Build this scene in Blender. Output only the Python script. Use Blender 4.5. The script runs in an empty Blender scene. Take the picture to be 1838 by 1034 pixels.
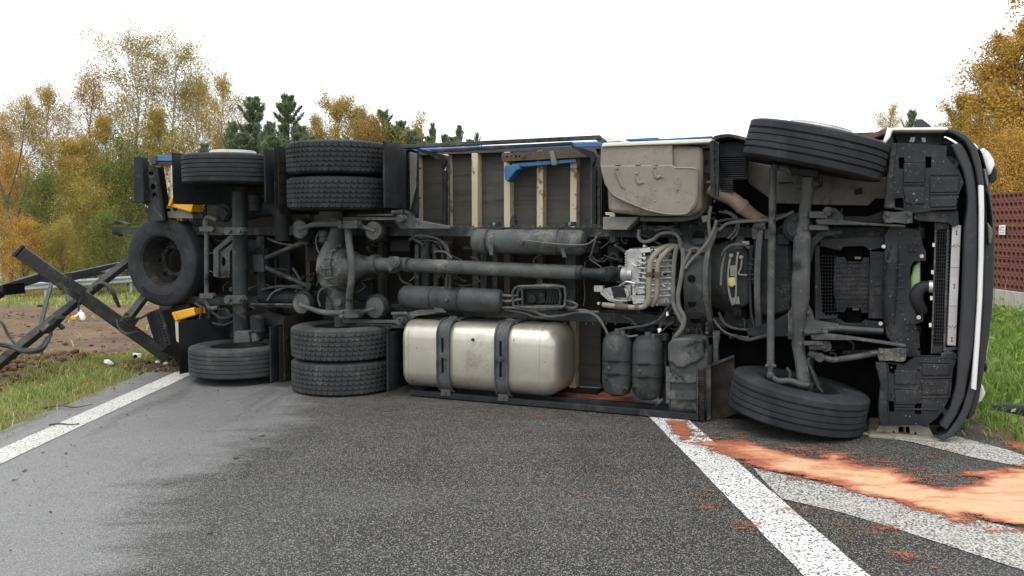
import bpy, bmesh, math, random
import numpy as np
from mathutils import Vector, Matrix, noise
from mathutils.geometry import tessellate_polygon

scene = bpy.context.scene
COL = scene.collection
rad = math.radians

# ------------------------------------------------------------------ camera
F_PX, W_PX, H_PX, HORIZON, CAM_H = 1530.0, 1838.0, 1034.0, 405.0, 1.65
PITCH = math.atan((H_PX / 2 - HORIZON) / F_PX)
cam_d = bpy.data.cameras.new('camera')
cam = bpy.data.objects.new('camera', cam_d)
COL.objects.link(cam)
cam.location = (0, 0, CAM_H)
cam.rotation_euler = (math.pi / 2 - PITCH, 0, 0)
cam_d.sensor_width = 36.0
cam_d.lens = 36.0 * F_PX / W_PX
cam_d.clip_start, cam_d.clip_end = 0.05, 3000
scene.camera = cam

# ------------------------------------------------------------------ overcast daylight
SUN_EL, SUN_AZ = rad(66), rad(200)
world = bpy.data.worlds.new('World')
scene.world = world
world.use_nodes = True
wn = world.node_tree
for n in list(wn.nodes):
    wn.nodes.remove(n)
w_out = wn.nodes.new('ShaderNodeOutputWorld')
w_bg = wn.nodes.new('ShaderNodeBackground')
w_sky = wn.nodes.new('ShaderNodeTexSky')
w_sky.sky_type = 'NISHITA'
w_sky.sun_disc = False
w_sky.sun_elevation = SUN_EL
w_sky.sun_rotation = SUN_AZ
w_sky.dust_density = 6.0
w_mix = wn.nodes.new('ShaderNodeMix')
w_mix.data_type = 'RGBA'
w_mix.inputs[0].default_value = 0.9
w_mix.inputs[7].default_value = (8.6, 8.85, 9.1, 1)      # the closed cloud deck
wn.links.new(w_sky.outputs[0], w_mix.inputs[6])
wn.links.new(w_mix.outputs[2], w_bg.inputs[0])
w_bg.inputs[1].default_value = 0.12
wn.links.new(w_bg.outputs[0], w_out.inputs[0])

sun_d = bpy.data.lights.new('sun', 'SUN')
sun_d.energy = 1.2
sun_d.angle = rad(60)
sun_d.color = (1.0, 0.97, 0.93)
sun = bpy.data.objects.new('sun', sun_d)
COL.objects.link(sun)
# behind and left of the camera, high
_sd = Vector((math.sin(SUN_AZ) * math.cos(SUN_EL), math.cos(SUN_AZ) * math.cos(SUN_EL), math.sin(SUN_EL)))
sun.rotation_euler = (-_sd).to_track_quat('-Z', 'Y').to_euler()

vs = scene.view_settings
vs.view_transform, vs.look = 'Standard', 'None'
vs.exposure, vs.gamma = 0.75, 1.0
vs.use_curve_mapping = False
scene.cycles.max_bounces = 6
scene.cycles.transparent_max_bounces = 6

# ------------------------------------------------------------------ materials
def ramp_mix(nt, fac, a, b):
    m = nt.nodes.new('ShaderNodeMix'); m.data_type = 'RGBA'
    if fac is not None: nt.links.new(fac, m.inputs[0])
    for s, v in ((6, a), (7, b)):
        if isinstance(v, tuple): m.inputs[s].default_value = (*v, 1)
        else: nt.links.new(v, m.inputs[s])
    return m.outputs[2]

def nz(nt, co, scale, detail=5, rough=.6, dist=0):
    n = nt.nodes.new('ShaderNodeTexNoise')
    n.inputs['Scale'].default_value = scale; n.inputs['Detail'].default_value = detail
    n.inputs['Roughness'].default_value = rough; n.inputs['Distortion'].default_value = dist
    nt.links.new(co, n.inputs['Vector'])
    return n.outputs[0]

def mrange(nt, v, a, b, c=0., d=1.):
    n = nt.nodes.new('ShaderNodeMapRange')
    for i, x in enumerate((a, b, c, d)): n.inputs[i + 1].default_value = x
    nt.links.new(v, n.inputs[0])
    return n.outputs[0]

def math_n(nt, op, a, b):
    n = nt.nodes.new('ShaderNodeMath'); n.operation = op
    for i, x in enumerate((a, b)):
        if isinstance(x, (int, float)): n.inputs[i].default_value = x
        else: nt.links.new(x, n.inputs[i])
    return n.outputs[0]

def new_mat(name):
    m = bpy.data.materials.new(name); m.use_nodes = True
    nt = m.node_tree
    b = nt.nodes['Principled BSDF']
    tc = nt.nodes.new('ShaderNodeTexCoord')
    return m, nt, b, tc.outputs['Object']

def mat(name, c1, c2, scale=5., rough=(.55, .8), metal=0., dust=None, streak=None, speck=None, bump=.15, bscale=60., spec=.5):
    """two-tone noise colour; dust = (colour, lo, hi, scale); streak = (colour, lo, hi, (sx,sy,sz)); speck = (colour, threshold, scale)"""
    m, nt, b, co = new_mat(name)
    f = nz(nt, co, scale, 6)
    col = ramp_mix(nt, mrange(nt, f, .35, .65), c1, c2)
    if dust:
        dm = math_n(nt, 'ADD', nz(nt, co, dust[3], 8, .7, .4), math_n(nt, 'MULTIPLY', math_n(nt, 'SUBTRACT', nz(nt, co, dust[3] * 11, 4, .7), .5), .35))
        mid = (dust[1] + dust[2]) / 2
        col = ramp_mix(nt, mrange(nt, dm, dust[1] + (mid - dust[1]) * .35, dust[2] - (dust[2] - mid) * .35), col, dust[0])
    if streak:
        mp = nt.nodes.new('ShaderNodeMapping'); mp.inputs['Scale'].default_value = streak[3]
        nt.links.new(co, mp.inputs[0])
        col = ramp_mix(nt, mrange(nt, nz(nt, mp.outputs[0], 1, 6, .7), streak[1], streak[2]), col, streak[0])
    if speck:
        col = ramp_mix(nt, mrange(nt, nz(nt, co, speck[2], 2, .5), speck[1], speck[1] + .04), col, speck[0])
    nt.links.new(col, b.inputs['Base Color'])
    nt.links.new(mrange(nt, nz(nt, co, scale * 2.3, 4), .3, .7, rough[0], rough[1]), b.inputs['Roughness'])
    b.inputs['Metallic'].default_value = metal
    b.inputs['Specular IOR Level'].default_value = spec
    if bump:
        bp = nt.nodes.new('ShaderNodeBump'); bp.inputs['Strength'].default_value = bump; bp.inputs['Distance'].default_value = .004
        nt.links.new(nz(nt, co, bscale, 4), bp.inputs['Height'])
        nt.links.new(bp.outputs[0], b.inputs['Normal'])
    return m

DUST = (.15, .14, .125)
M = {}
M['chassis'] = mat('chassis_paint', (.015, .0185, .0195), (.034, .0385, .039), 4, (.36, .62), dust=((.095, .09, .08), .5, .74, 3.2), streak=((.011, .0115, .012), .565, .66, (2.9, 2.9, 3.6)), speck=((.02, .02, .02), .66, 40))
M['chassis_pale'] = mat('dusty_pale_steel', (.042, .0465, .047), (.080, .084, .082), 5, (.42, .68), dust=((.165, .155, .135), .5, .75, 4), streak=((.011, .0115, .012), .565, .66, (2.9, 2.9, 3.6)), speck=((.05, .05, .05), .68, 45))
M['drawbar'] = mat('scuffed_black_beam', (.016, .016, .0165), (.034, .033, .032), 6, (.4, .65), dust=((.11, .1, .088), .5, .8, 5), speck=((.012, .012, .012), .66, 30))
M['chassis_mid'] = mat('grey_chassis_paint', (.028, .032, .0325), (.053, .058, .0575), 4, (.36, .6), dust=((.14, .132, .115), .5, .76, 3.0), streak=((.011, .0115, .012), .565, .66, (2.9, 2.9, 3.6)), speck=((.02, .02, .02), .68, 40))
M['brass'] = mat('olive_brass', (.30, .26, .10), (.4, .35, .14), 8, (.4, .6))
M['paint_cream_dirty'] = mat('rusty_dirty_beam', (.05, .04, .032), (.09, .075, .058), 4, (.7, .9), dust=((.2, .085, .03), .62, .7, 5))
M['dark'] = mat('black_steel', (.012, .013, .015), (.026, .028, .03), 5, (.45, .7), dust=((.07, .066, .06), .55, .8, 4))
M['plastic'] = mat('black_plastic', (.013, .014, .016), (.027, .029, .033), 3, (.34, .58), dust=((.07, .069, .067), .48, .78, 3.5), speck=((.26, .25, .24), .70, 55))
M['bumper'] = mat('dark_bumper_plastic', (.028, .03, .034), (.04, .042, .047), 3, (.4, .55), dust=((.08, .08, .08), .55, .85, 4), speck=((.2, .2, .2), .74, 60))
M['rubber'] = mat('tyre_rubber', (.019, .021, .024), (.033, .036, .040), 4, (.6, .8), dust=((.06, .06, .058), .5, .8, 5), bump=.2, bscale=90, spec=.3)
M['rubber_dusty'] = mat('dusty_tyre_rubber', (.034, .036, .038), (.056, .058, .058), 4, (.75, .92), dust=((.13, .125, .115), .5, .8, 4), bump=.2, bscale=90, spec=.3)
M['flap'] = mat('mud_flap_rubber', (.018, .016, .014), (.036, .032, .028), 6, (.6, .85), dust=((.085, .068, .05), .5, .78, 6))
M['alu'] = mat('brushed_tank_metal', (.40, .375, .325), (.48, .455, .40), 3, (.28, .42), metal=.68, dust=((.30, .27, .215), .5, .82, 2.2), speck=((.2, .19, .17), .72, 22), bump=.04, bscale=25)
M['cast'] = mat('cast_aluminium', (.30, .30, .29), (.50, .50, .485), 8, (.35, .55), metal=.5, dust=((.17, .15, .13), .5, .72, 9), bump=.4, bscale=50)
M['steel'] = mat('bare_steel', (.42, .42, .42), (.55, .55, .54), 8, (.3, .5), metal=.8, dust=((.25, .22, .18), .55, .8, 9))
M['pipe'] = mat('coolant_pipe_paint', (.16, .148, .12), (.215, .2, .165), 6, (.45, .65), dust=((.24, .2, .15), .5, .8, 8))
M['muffler'] = mat('heat_shield_metal', (.185, .165, .143), (.245, .222, .195), 3, (.5, .72), metal=.2, dust=((.13, .112, .094), .45, .75, 3.), speck=((.12, .1, .08), .72, 18), bump=.3, bscale=6)
M['exhaust'] = mat('rusty_exhaust', (.2, .145, .11), (.28, .2, .15), 7, (.6, .85), metal=.2, dust=((.12, .075, .05), .5, .8, 8))
M['cream'] = mat('cream_paint_rusting', (.43, .375, .27), (.51, .455, .345), 3, (.5, .7), dust=((.2, .085, .035), .56, .62, 4.5), streak=((.1, .05, .025), .62, .68, (14, 14, 3)))
M['rusty_panel'] = mat('badly_rusted_cream_panel', (.5, .43, .31), (.62, .55, .43), 4, (.6, .85), dust=((.11, .05, .025), .44, .54, 3.6), streak=((.24, .1, .04), .5, .6, (20, 20, 5)))
M['rust'] = mat('brown_rusty_steel', (.07, .055, .046), (.105, .083, .068), 9, (.65, .9), dust=((.15, .085, .055), .56, .78, 9), speck=((.03, .03, .03), .66, 30))
M['ply'] = mat('weathered_floor_board', (.066, .061, .052), (.095, .088, .076), 3, (.7, .9), streak=((.036, .033, .03), .5, .75, (1.5, 1.5, 26)), dust=((.03, .028, .025), .6, .85, 2.2), speck=((.03, .028, .026), .71, 20), bump=.25, bscale=30)
M['ply_shaded'] = mat('shaded_floor_board', (.018, .017, .015), (.034, .032, .028), 4, (.8, .95), dust=((.05, .04, .032), .6, .85, 5))  # copy of the floor board with the shade between the rails painted in
M['blue'] = mat('blue_paint', (.02, .10, .24), (.03, .13, .29), 4, (.35, .55), dust=((.16, .17, .17), .6, .85, 6), speck=((.05, .04, .035), .7, 22))
M['white'] = mat('white_cab_paint', (.76, .77, .78), (.82, .82, .82), 3, (.25, .4), dust=((.5, .49, .46), .62, .9, 6), bump=.03)
M['strip'] = mat('white_trim_strip', (.56, .575, .58), (.64, .65, .65), 3, (.3, .45), dust=((.4, .4, .39), .55, .85, 9), bump=.03)
M['offwhite'] = mat('off_white_fairing', (.56, .55, .48), (.64, .63, .56), 4, (.35, .5), dust=((.34, .32, .27), .55, .85, 6), bump=.05)
M['primer'] = mat('dull_light_grey_sheet', (.13, .127, .118), (.19, .186, .172), 3, (.6, .8), dust=((.09, .086, .08), .48, .8, 3.5), streak=((.25, .24, .225), .58, .8, (6, 6, 1.5)))
M['lip'] = mat('dirty_beige_inner_skin', (.17, .155, .13), (.26, .24, .2), 5, (.6, .8), dust=((.05, .047, .042), .48, .75, 6))
M['yellow'] = mat('yellow_chock_plastic', (.62, .30, .01), (.72, .38, .02), 4, (.4, .55), dust=((.25, .14, .03), .6, .85, 12))
M['chrome'] = mat('grey_aluminium_bar', (.42, .41, .4), (.52, .51, .5), 5, (.35, .5), metal=.5, dust=((.4, .37, .36), .5, .8, 6), streak=((.3, .28, .27), .62, .75, (40, 40, 4)))
M['hose'] = mat('cable_sleeve', (.03, .031, .032), (.07, .07, .068), 9, (.55, .8), dust=((.13, .12, .11), .5, .8, 12))
M['hose_grey'] = mat('dusty_grey_hose', (.085, .086, .083), (.13, .13, .124), 9, (.6, .8), dust=((.17, .16, .145), .5, .8, 12))
M['silver_ring'] = mat('wheel_ring_metal', (.36, .36, .34), (.47, .46, .44), 8, (.4, .55), metal=.5, dust=((.22, .2, .18), .5, .8, 12))
M['rim'] = mat('brown_grey_rim', (.018, .0175, .017), (.034, .032, .031), 8, (.45, .65), metal=.2, dust=((.08, .075, .07), .52, .8, 9))
M['coolant'] = mat('green_tank', (.3, .42, .2), (.36, .48, .26), 5, (.35, .5))
M['glass'] = mat('dark_windscreen', (.01, .012, .014), (.014, .016, .018), 3, (.05, .1), bump=0)
M['reflector'] = mat('green_tinted_lens', (.05, .15, .13), (.08, .19, .16), 9, (.1, .2), bump=0)
M['black'] = mat('flat_black', (.004, .004, .004), (.008, .008, .008), 9, (.8, .95), spec=.05)  # flat black, also painted in for the shade of holes and gaps
for _k, _s in (('chassis', .16), ('chassis_mid', .2), ('chassis_pale', .22), ('dark', .14), ('plastic', .2), ('bumper', .3), ('rubber', .12), ('rubber_dusty', .12), ('flap', .1), ('ply', .12), ('ply_shaded', .08), ('hose', .2), ('hose_grey', .2), ('rim', .2), ('rust', .12), ('muffler', .25), ('primer', .2), ('drawbar', .3)):
    M[_k].node_tree.nodes['Principled BSDF'].inputs['Specular IOR Level'].default_value = _s
M['letter'] = mat('black_raised_rubber', (.006, .006, .007), (.01, .01, .011), 9, (.5, .7))

# ------------------------------------------------------------------ picture measurement -> place
def ray(px, py):
    x, y = (px - W_PX / 2) / F_PX, (H_PX / 2 - py) / F_PX
    s, c = math.sin(PITCH), math.cos(PITCH)
    return Vector((x, c + y * s, -s + y * c))

def G(px, py, z=0.):
    """ground point seen at a measured picture position"""
    d = ray(px, py)
    return Vector((0, 0, CAM_H)) + d * ((z - CAM_H) / d.z)

def D(px, py, depth):
    """point at a measured picture position and a known distance along the ground"""
    d = ray(px, py)
    return Vector((0, 0, CAM_H)) + d * (depth / d.y)

T_ANG = rad(22.7)
T_ORG = Vector((-1.913, 8.139, 0))
T_U = Vector((math.cos(T_ANG), -math.sin(T_ANG), 0))
T_W = Vector((math.sin(T_ANG), math.cos(T_ANG), 0))
CAM_L = Vector(((Vector((0, 0, CAM_H)) - T_ORG).dot(T_U), (Vector((0, 0, CAM_H)) - T_ORG).dot(T_W), CAM_H))

def P(px, py, w):
    """truck coordinates (along, height above its tyres, across) of a measured point lying at height w in the truck"""
    d = ray(px, py)
    dl = Vector((d.dot(T_U), d.dot(T_W), d.z))
    return CAM_L + dl * ((w - CAM_L.y) / dl.y)

def S(px, py, w):
    """metres per picture pixel there"""
    a, b = P(px, py - 4, w), P(px, py + 4, w)
    return (a - b).length / 8

def to_world(v):
    return T_ORG + T_U * v.x + T_W * v.y + Vector((0, 0, v.z))

# ------------------------------------------------------------------ mesh builder
class MB:
    def __init__(self): self.v, self.f, self.cuts = [], [], []
    def add(self, vs_, fs):
        o = len(self.v); self.cuts.append((o, len(self.f)))
        self.v += [tuple(x) for x in vs_]
        self.f += [tuple(i + o for i in f) for f in fs]
        return self
    def loops(self, rings, closed=False, cap0=True, cap1=True):
        n = len(rings[0]); vs_ = [p for r in rings for p in r]; fs = []
        m = len(rings)
        for k in range(m if closed else m - 1):
            a, b = k * n, ((k + 1) % m) * n
            for i in range(n):
                j = (i + 1) % n
                fs.append((a + i, a + j, b + j, b + i))
        if not closed:
            if cap0: fs.append(tuple(range(n))[::-1])
            if cap1: fs.append(tuple(range((m - 1) * n, m * n)))
        return self.add(vs_, fs)
    def tube(self, pts, r, n=10, smooth=True, sub=5):
        pts = [Vector(p) for p in pts]
        rs = list(r) if isinstance(r, (list, tuple)) else [r] * len(pts)
        if smooth and len(pts) > 2:
            q, qr = [], []
            for i in range(len(pts) - 1):
                p0, p1, p2, p3 = pts[max(i - 1, 0)], pts[i], pts[i + 1], pts[min(i + 2, len(pts) - 1)]
                for k in range(sub):
                    t = k / sub
                    q.append(.5 * ((2 * p1) + (p2 - p0) * t + (2 * p0 - 5 * p1 + 4 * p2 - p3) * t * t + (3 * p1 - p0 - 3 * p2 + p3) * t ** 3))
                    qr.append(rs[i] * (1 - t) + rs[i + 1] * t)
            pts, rs = q + [pts[-1]], qr + [rs[-1]]
        rings, prev = [], None
        for i, p in enumerate(pts):
            d = (pts[min(i + 1, len(pts) - 1)] - pts[max(i - 1, 0)]).normalized()
            a = (prev - d * prev.dot(d)) if prev is not None else (Vector((0, 0, 1)) if abs(d.z) < .8 else Vector((1, 0, 0))).cross(d)
            if a.length < 1e-6: a = Vector((1, 0, 0)).cross(d)
            a.normalize(); prev = a; b = d.cross(a)
            rings.append([p + (a * math.cos(t) + b * math.sin(t)) * rs[i] for t in [2 * math.pi * k / n for k in range(n)]])
        return self.loops(rings)
    def lathe(self, p0, p1, prof, n=24, closed=False):
        """prof: (t along p0->p1 as a fraction, radius)"""
        p0, p1 = Vector(p0), Vector(p1); d = p1 - p0; e = d.normalized()
        a = (Vector((0, 0, 1)) if abs(e.z) < .8 else Vector((1, 0, 0))).cross(e).normalized(); b = e.cross(a)
        rings = [[p0 + d * t + (a * math.cos(q) + b * math.sin(q)) * max(r, 1e-4) for q in [2 * math.pi * k / n for k in range(n)]] for t, r in prof]
        return self.loops(rings, closed)
    def cyl(self, p0, p1, r, n=20, ch=.0):
        L = (Vector(p1) - Vector(p0)).length
        c = min(ch, r * .5, L * .4)
        if c: return self.lathe(p0, p1, [(0, r - c), (c / L, r), (1 - c / L, r), (1, r - c)], n)
        return self.lathe(p0, p1, [(0, r), (1, r)], n)
    def plate(self, outline, ext, holes=()):
        """flat outline with holes, given depth ext (a vector)"""
        polys = [[Vector(p) for p in outline]] + [[Vector(p) for p in h] for h in holes]
        flat = [p for q in polys for p in q]; n = len(flat); ext = Vector(ext)
        tri = tessellate_polygon(polys)
        fs = [tuple(t) for t in tri] if holes else [tuple(range(n))]
        back = [tuple(i + n for i in reversed(f)) for f in fs]
        side, o = [], 0
        for q in polys:
            m = len(q)
            for i in range(m):
                j = (i + 1) % m
                side.append((o + i, o + j, o + j + n, o + i + n))
            o += m
        return self.add(flat + [p + ext for p in flat], fs + back + side)
    def box(self, a, b):
        (x0, y0, z0), (x1, y1, z1) = a, b
        c = [(x0, y0, z0), (x1, y0, z0), (x1, y1, z0), (x0, y1, z0), (x0, y0, z1), (x1, y0, z1), (x1, y1, z1), (x0, y1, z1)]
        return self.add(c, [(0, 3, 2, 1), (4, 5, 6, 7), (0, 1, 5, 4), (1, 2, 6, 5), (2, 3, 7, 6), (3, 0, 4, 7)])
    def bar(self, a, b, wd, hg, up=(0, 0, 1)):
        a, b = Vector(a), Vector(b); d = (b - a).normalized(); s = d.cross(Vector(up)).normalized(); u = s.cross(d)
        o = [(-.5, -.5), (.5, -.5), (.5, .5), (-.5, .5)]
        return self.loops([[p + s * (x * wd) + u * (y * hg) for x, y in o] for p in (a, b)])
    # measured on the picture, at height w of the truck
    def pp(self, outline, w, depth, holes=(), cuts=()):
        hs = [[P(x + r * math.cos(t), y + (h[3] if len(h) > 3 else r) * math.sin(t), w) for t in [2 * math.pi * k / 10 for k in range(10)]] for h in holes for x, y, r in [h[:3]]]
        hs += [[P(x, y, w) for x, y in c] for c in cuts]
        return self.plate([P(x, y, w) for x, y in outline], (0, depth, 0), hs)
    def pr(self, x0, y0, x1, y1, w, depth):
        return self.pp([(x0, y0), (x1, y0), (x1, y1), (x0, y1)], w, depth)
    def pt(self, pts, w, rpx, n=10, smooth=True):
        """tube through picture points (x, y[, w])"""
        q = [P(p[0], p[1], p[2] if len(p) > 2 else w) for p in pts]
        s = S(pts[0][0], pts[0][1], w)
        r = [x * s for x in rpx] if isinstance(rpx, (list, tuple)) else rpx * s
        return self.tube(q, r, n, smooth)
    def pc(self, x, y, rpx, w, depth, n=18, ch=.004):
        """cylinder with its axis along the truck's height"""
        p = P(x, y, w)
        return self.cyl(p, p + Vector((0, depth, 0)), rpx * S(x, y, w), n, ch)
    def bolts(self, pts, w, rpx=2.2, h=.014):
        for x, y in pts: self.pc(x, y, rpx, w - h, h, 6, .002)
        return self
    def build(self, name, m, parent=None, bevel=0., smooth=True, world=False, base=True, angle=35):
        vs_ = self.v; org = None
        if world:
            pts = [to_world(Vector(p)) for p in vs_]
            vs_, org = centred(pts)
        o = mesh_obj(name, vs_, self.f, m, parent, bevel, smooth, angle)
        if org is not None: o.location = org
        return o

def centred(pts):
    xs = [[p[i] for p in pts] for i in range(3)]
    org = Vector(((min(xs[0]) + max(xs[0])) / 2, (min(xs[1]) + max(xs[1])) / 2, min(xs[2])))
    return [Vector(p) - org for p in pts], org

def mesh_obj(name, vs_, fs, m, parent=None, bevel=0., smooth=True, angle=35):
    me = bpy.data.meshes.new(name)
    me.from_pydata([tuple(p) for p in vs_], [], fs)
    bm = bmesh.new(); bm.from_mesh(me); bmesh.ops.recalc_face_normals(bm, faces=bm.faces); bm.to_mesh(me); bm.free()
    if smooth:
        me.shade_smooth(); me.set_sharp_from_angle(angle=rad(angle))
    for x in (m if isinstance(m, (list, tuple)) else [m]): me.materials.append(M[x] if isinstance(x, str) else x)
    o = bpy.data.objects.new(name, me); COL.objects.link(o)
    if parent is not None: o.parent = parent
    if bevel:
        b = o.modifiers.new('edge', 'BEVEL'); b.width = bevel; b.segments = 2; b.limit_method = 'ANGLE'; b.angle_limit = rad(40); b.harden_normals = False
    return o

def empty(name, loc=(0, 0, 0), parent=None, rz=0.):
    o = bpy.data.objects.new(name, None); COL.objects.link(o)
    o.location = loc; o.rotation_euler = (0, 0, rz); o.empty_display_size = .2
    if parent is not None: o.parent = parent
    return o

def tag(o, label=None, cat=None, group=None, kind=None):
    for k, v in (('label', label), ('category', cat), ('group', group), ('kind', kind)):
        if v: o[k] = v
    return o

def dup(o, parent=None):
    c = o.copy(); COL.objects.link(c); c.parent = parent
    for ch in o.children: dup(ch, c)
    return c

# ------------------------------------------------------------------ numpy helpers
rng = np.random.default_rng(11)

def vnoise(x, y, seed=0):
    xi, yi = np.floor(x).astype(int), np.floor(y).astype(int)
    fx, fy = x - xi, y - yi
    fx, fy = fx * fx * (3 - 2 * fx), fy * fy * (3 - 2 * fy)
    def h(a, b):
        n = (a * 374761393 + b * 668265263 + seed * 1442695041) & 0x7fffffff
        n = ((n ^ (n >> 13)) * 1274126177) & 0x7fffffff
        return ((n ^ (n >> 16)) & 0xffff) / 65535.
    return (h(xi, yi) * (1 - fx) + h(xi + 1, yi) * fx) * (1 - fy) + (h(xi, yi + 1) * (1 - fx) + h(xi + 1, yi + 1) * fx) * fy

def fbm(x, y, seed=0, oct_=4):
    s, a, t = 0, .5, 0
    for k in range(oct_):
        s = s + a * vnoise(x * 2 ** k, y * 2 ** k, seed + k * 17); t += a; a *= .5
    return s / t

def sstep(x, a, b):
    t = np.clip((x - a) / (b - a), 0, 1)
    return t * t * (3 - 2 * t)

def seg_dist(px, py, poly):
    """signed distance to a polygon, positive inside"""
    d = np.full(px.shape, 1e9); ins = np.zeros(px.shape, bool)
    n = len(poly)
    for i in range(n):
        (ax, ay), (bx, by) = poly[i], poly[(i + 1) % n]
        ex, ey = bx - ax, by - ay
        t = np.clip(((px - ax) * ex + (py - ay) * ey) / (ex * ex + ey * ey + 1e-12), 0, 1)
        d = np.minimum(d, np.hypot(px - ax - t * ex, py - ay - t * ey))
        if ay != by:
            c = ((ay > py) != (by > py)) & (px < (bx - ax) * (py - ay) / (by - ay) + ax)
            ins ^= c
    return np.where(ins, d, -d)

def np_mesh(name, verts, faces4, m, tris=None, attr=None):
    """mesh from arrays (faces4: (n,4) quads, tris: (m,3))"""
    me = bpy.data.meshes.new(name)
    me.vertices.add(len(verts)); me.vertices.foreach_set('co', np.asarray(verts, np.float32).ravel())
    parts = [(np.asarray(f, np.int32)) for f in (faces4, tris) if f is not None and len(f)]
    loops = np.concatenate([p.ravel() for p in parts])
    tot = np.concatenate([np.full(len(p), p.shape[1], np.int32) for p in parts])
    me.loops.add(len(loops)); me.loops.foreach_set('vertex_index', loops)
    me.polygons.add(len(tot)); me.polygons.foreach_set('loop_start', np.concatenate([[0], np.cumsum(tot)[:-1]]).astype(np.int32))
    if attr is not None:
        a = me.attributes.new(attr[0], 'FLOAT', 'POINT'); a.data.foreach_set('value', np.asarray(attr[1], np.float32))
    me.update(calc_edges=True); me.validate()
    me.materials.append(M[m] if isinstance(m, str) else m)
    return me

def link(name, me, loc=(0, 0, 0), parent=None):
    o = bpy.data.objects.new(name, me); COL.objects.link(o); o.location = loc
    if parent is not None: o.parent = parent
    return o

# ------------------------------------------------------------------ setting materials
def road_mat():
    m, nt, b, co = new_mat('worn_asphalt')
    def vor(scale, rnd=1.):
        v = nt.nodes.new('ShaderNodeTexVoronoi'); v.inputs['Scale'].default_value = scale; v.inputs['Randomness'].default_value = rnd
        nt.links.new(co, v.inputs['Vector']); return v
    v1 = vor(190); v2 = vor(120)
    big = nz(nt, co, .55, 5, .6, .4)
    base = ramp_mix(nt, mrange(nt, big, .35, .65), (.019, .0182, .0165), (.034, .0328, .030))
    # stones of every grey, some pale
    sep = nt.nodes.new('ShaderNodeSeparateColor'); nt.links.new(v1.outputs['Color'], sep.inputs[0])
    base = ramp_mix(nt, mrange(nt, sep.outputs[0], .5, 1., 0, .85), base, (.115, .112, .104))
    base = ramp_mix(nt, mrange(nt, sep.outputs[1], .89, .94, 0, .85), base, (.42, .405, .35))
    base = ramp_mix(nt, mrange(nt, v1.outputs['Distance'], .35, .6, 0, .8), base, (.018, .018, .018))
    sep2 = nt.nodes.new('ShaderNodeSeparateColor'); nt.links.new(v2.outputs['Color'], sep2.inputs[0])
    base = ramp_mix(nt, mrange(nt, sep2.outputs[0], .96, .98, 0, .6), base, (.33, .31, .27))
    # left part of the lane: finer film with a ragged edge, its sky sheen painted pale
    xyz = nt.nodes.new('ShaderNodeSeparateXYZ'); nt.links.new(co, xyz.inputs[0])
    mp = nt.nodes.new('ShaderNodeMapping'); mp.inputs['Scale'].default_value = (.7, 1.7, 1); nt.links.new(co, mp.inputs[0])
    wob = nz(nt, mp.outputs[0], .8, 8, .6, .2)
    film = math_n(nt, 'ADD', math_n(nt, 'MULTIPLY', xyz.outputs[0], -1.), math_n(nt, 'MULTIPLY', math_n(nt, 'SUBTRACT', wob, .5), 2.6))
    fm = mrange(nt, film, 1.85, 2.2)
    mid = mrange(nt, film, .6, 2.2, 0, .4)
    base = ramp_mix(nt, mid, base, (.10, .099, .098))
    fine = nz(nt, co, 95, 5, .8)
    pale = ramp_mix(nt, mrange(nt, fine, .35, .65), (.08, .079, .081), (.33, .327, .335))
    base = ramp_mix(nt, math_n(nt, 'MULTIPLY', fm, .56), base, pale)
    # paler tracks across the lane
    mp2 = nt.nodes.new('ShaderNodeMapping'); mp2.inputs['Scale'].default_value = (.35, 1.5, 1); mp2.inputs['Rotation'].default_value = (0, 0, .12); nt.links.new(co, mp2.inputs[0])
    base = ramp_mix(nt, mrange(nt, nz(nt, mp2.outputs[0], 1.3, 6, .65, .5), .5, .75, 0, .28), base, (.13, .129, .126))
    # damp dark streaks and old tyre marks along the lane
    mp3 = nt.nodes.new('ShaderNodeMapping'); mp3.inputs['Scale'].default_value = (2.4, .5, 1); nt.links.new(co, mp3.inputs[0])
    base = ramp_mix(nt, mrange(nt, nz(nt, mp3.outputs[0], 1.1, 7, .66, .6), .54, .68, 0, .5), base, (.024, .0235, .022))
    base = ramp_mix(nt, mrange(nt, sep.outputs[2], .88, .93, 0, .5), base, (.34, .33, .30))
    base = ramp_mix(nt, mrange(nt, sep.outputs[2], .22, .12, 0, .65), base, (.028, .027, .026))
    base = ramp_mix(nt, mrange(nt, nz(nt, co, 38, 5, .8), .56, .7, 0, .5), base, (.035, .034, .033))
    nt.links.new(base, b.inputs['Base Color'])
    r = mrange(nt, nz(nt, mp.outputs[0], .9, 5), .35, .65, .42, .62)
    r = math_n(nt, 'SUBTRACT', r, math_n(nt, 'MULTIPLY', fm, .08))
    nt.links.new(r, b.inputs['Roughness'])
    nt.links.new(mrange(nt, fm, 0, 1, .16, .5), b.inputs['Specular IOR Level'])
    bp = nt.nodes.new('ShaderNodeBump'); bp.inputs['Strength'].default_value = .55; bp.inputs['Distance'].default_value = .004; bp.invert = True
    nt.links.new(v1.outputs['Distance'], bp.inputs['Height']); nt.links.new(bp.outputs[0], b.inputs['Normal'])
    return m
M['road'] = road_mat()

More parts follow.
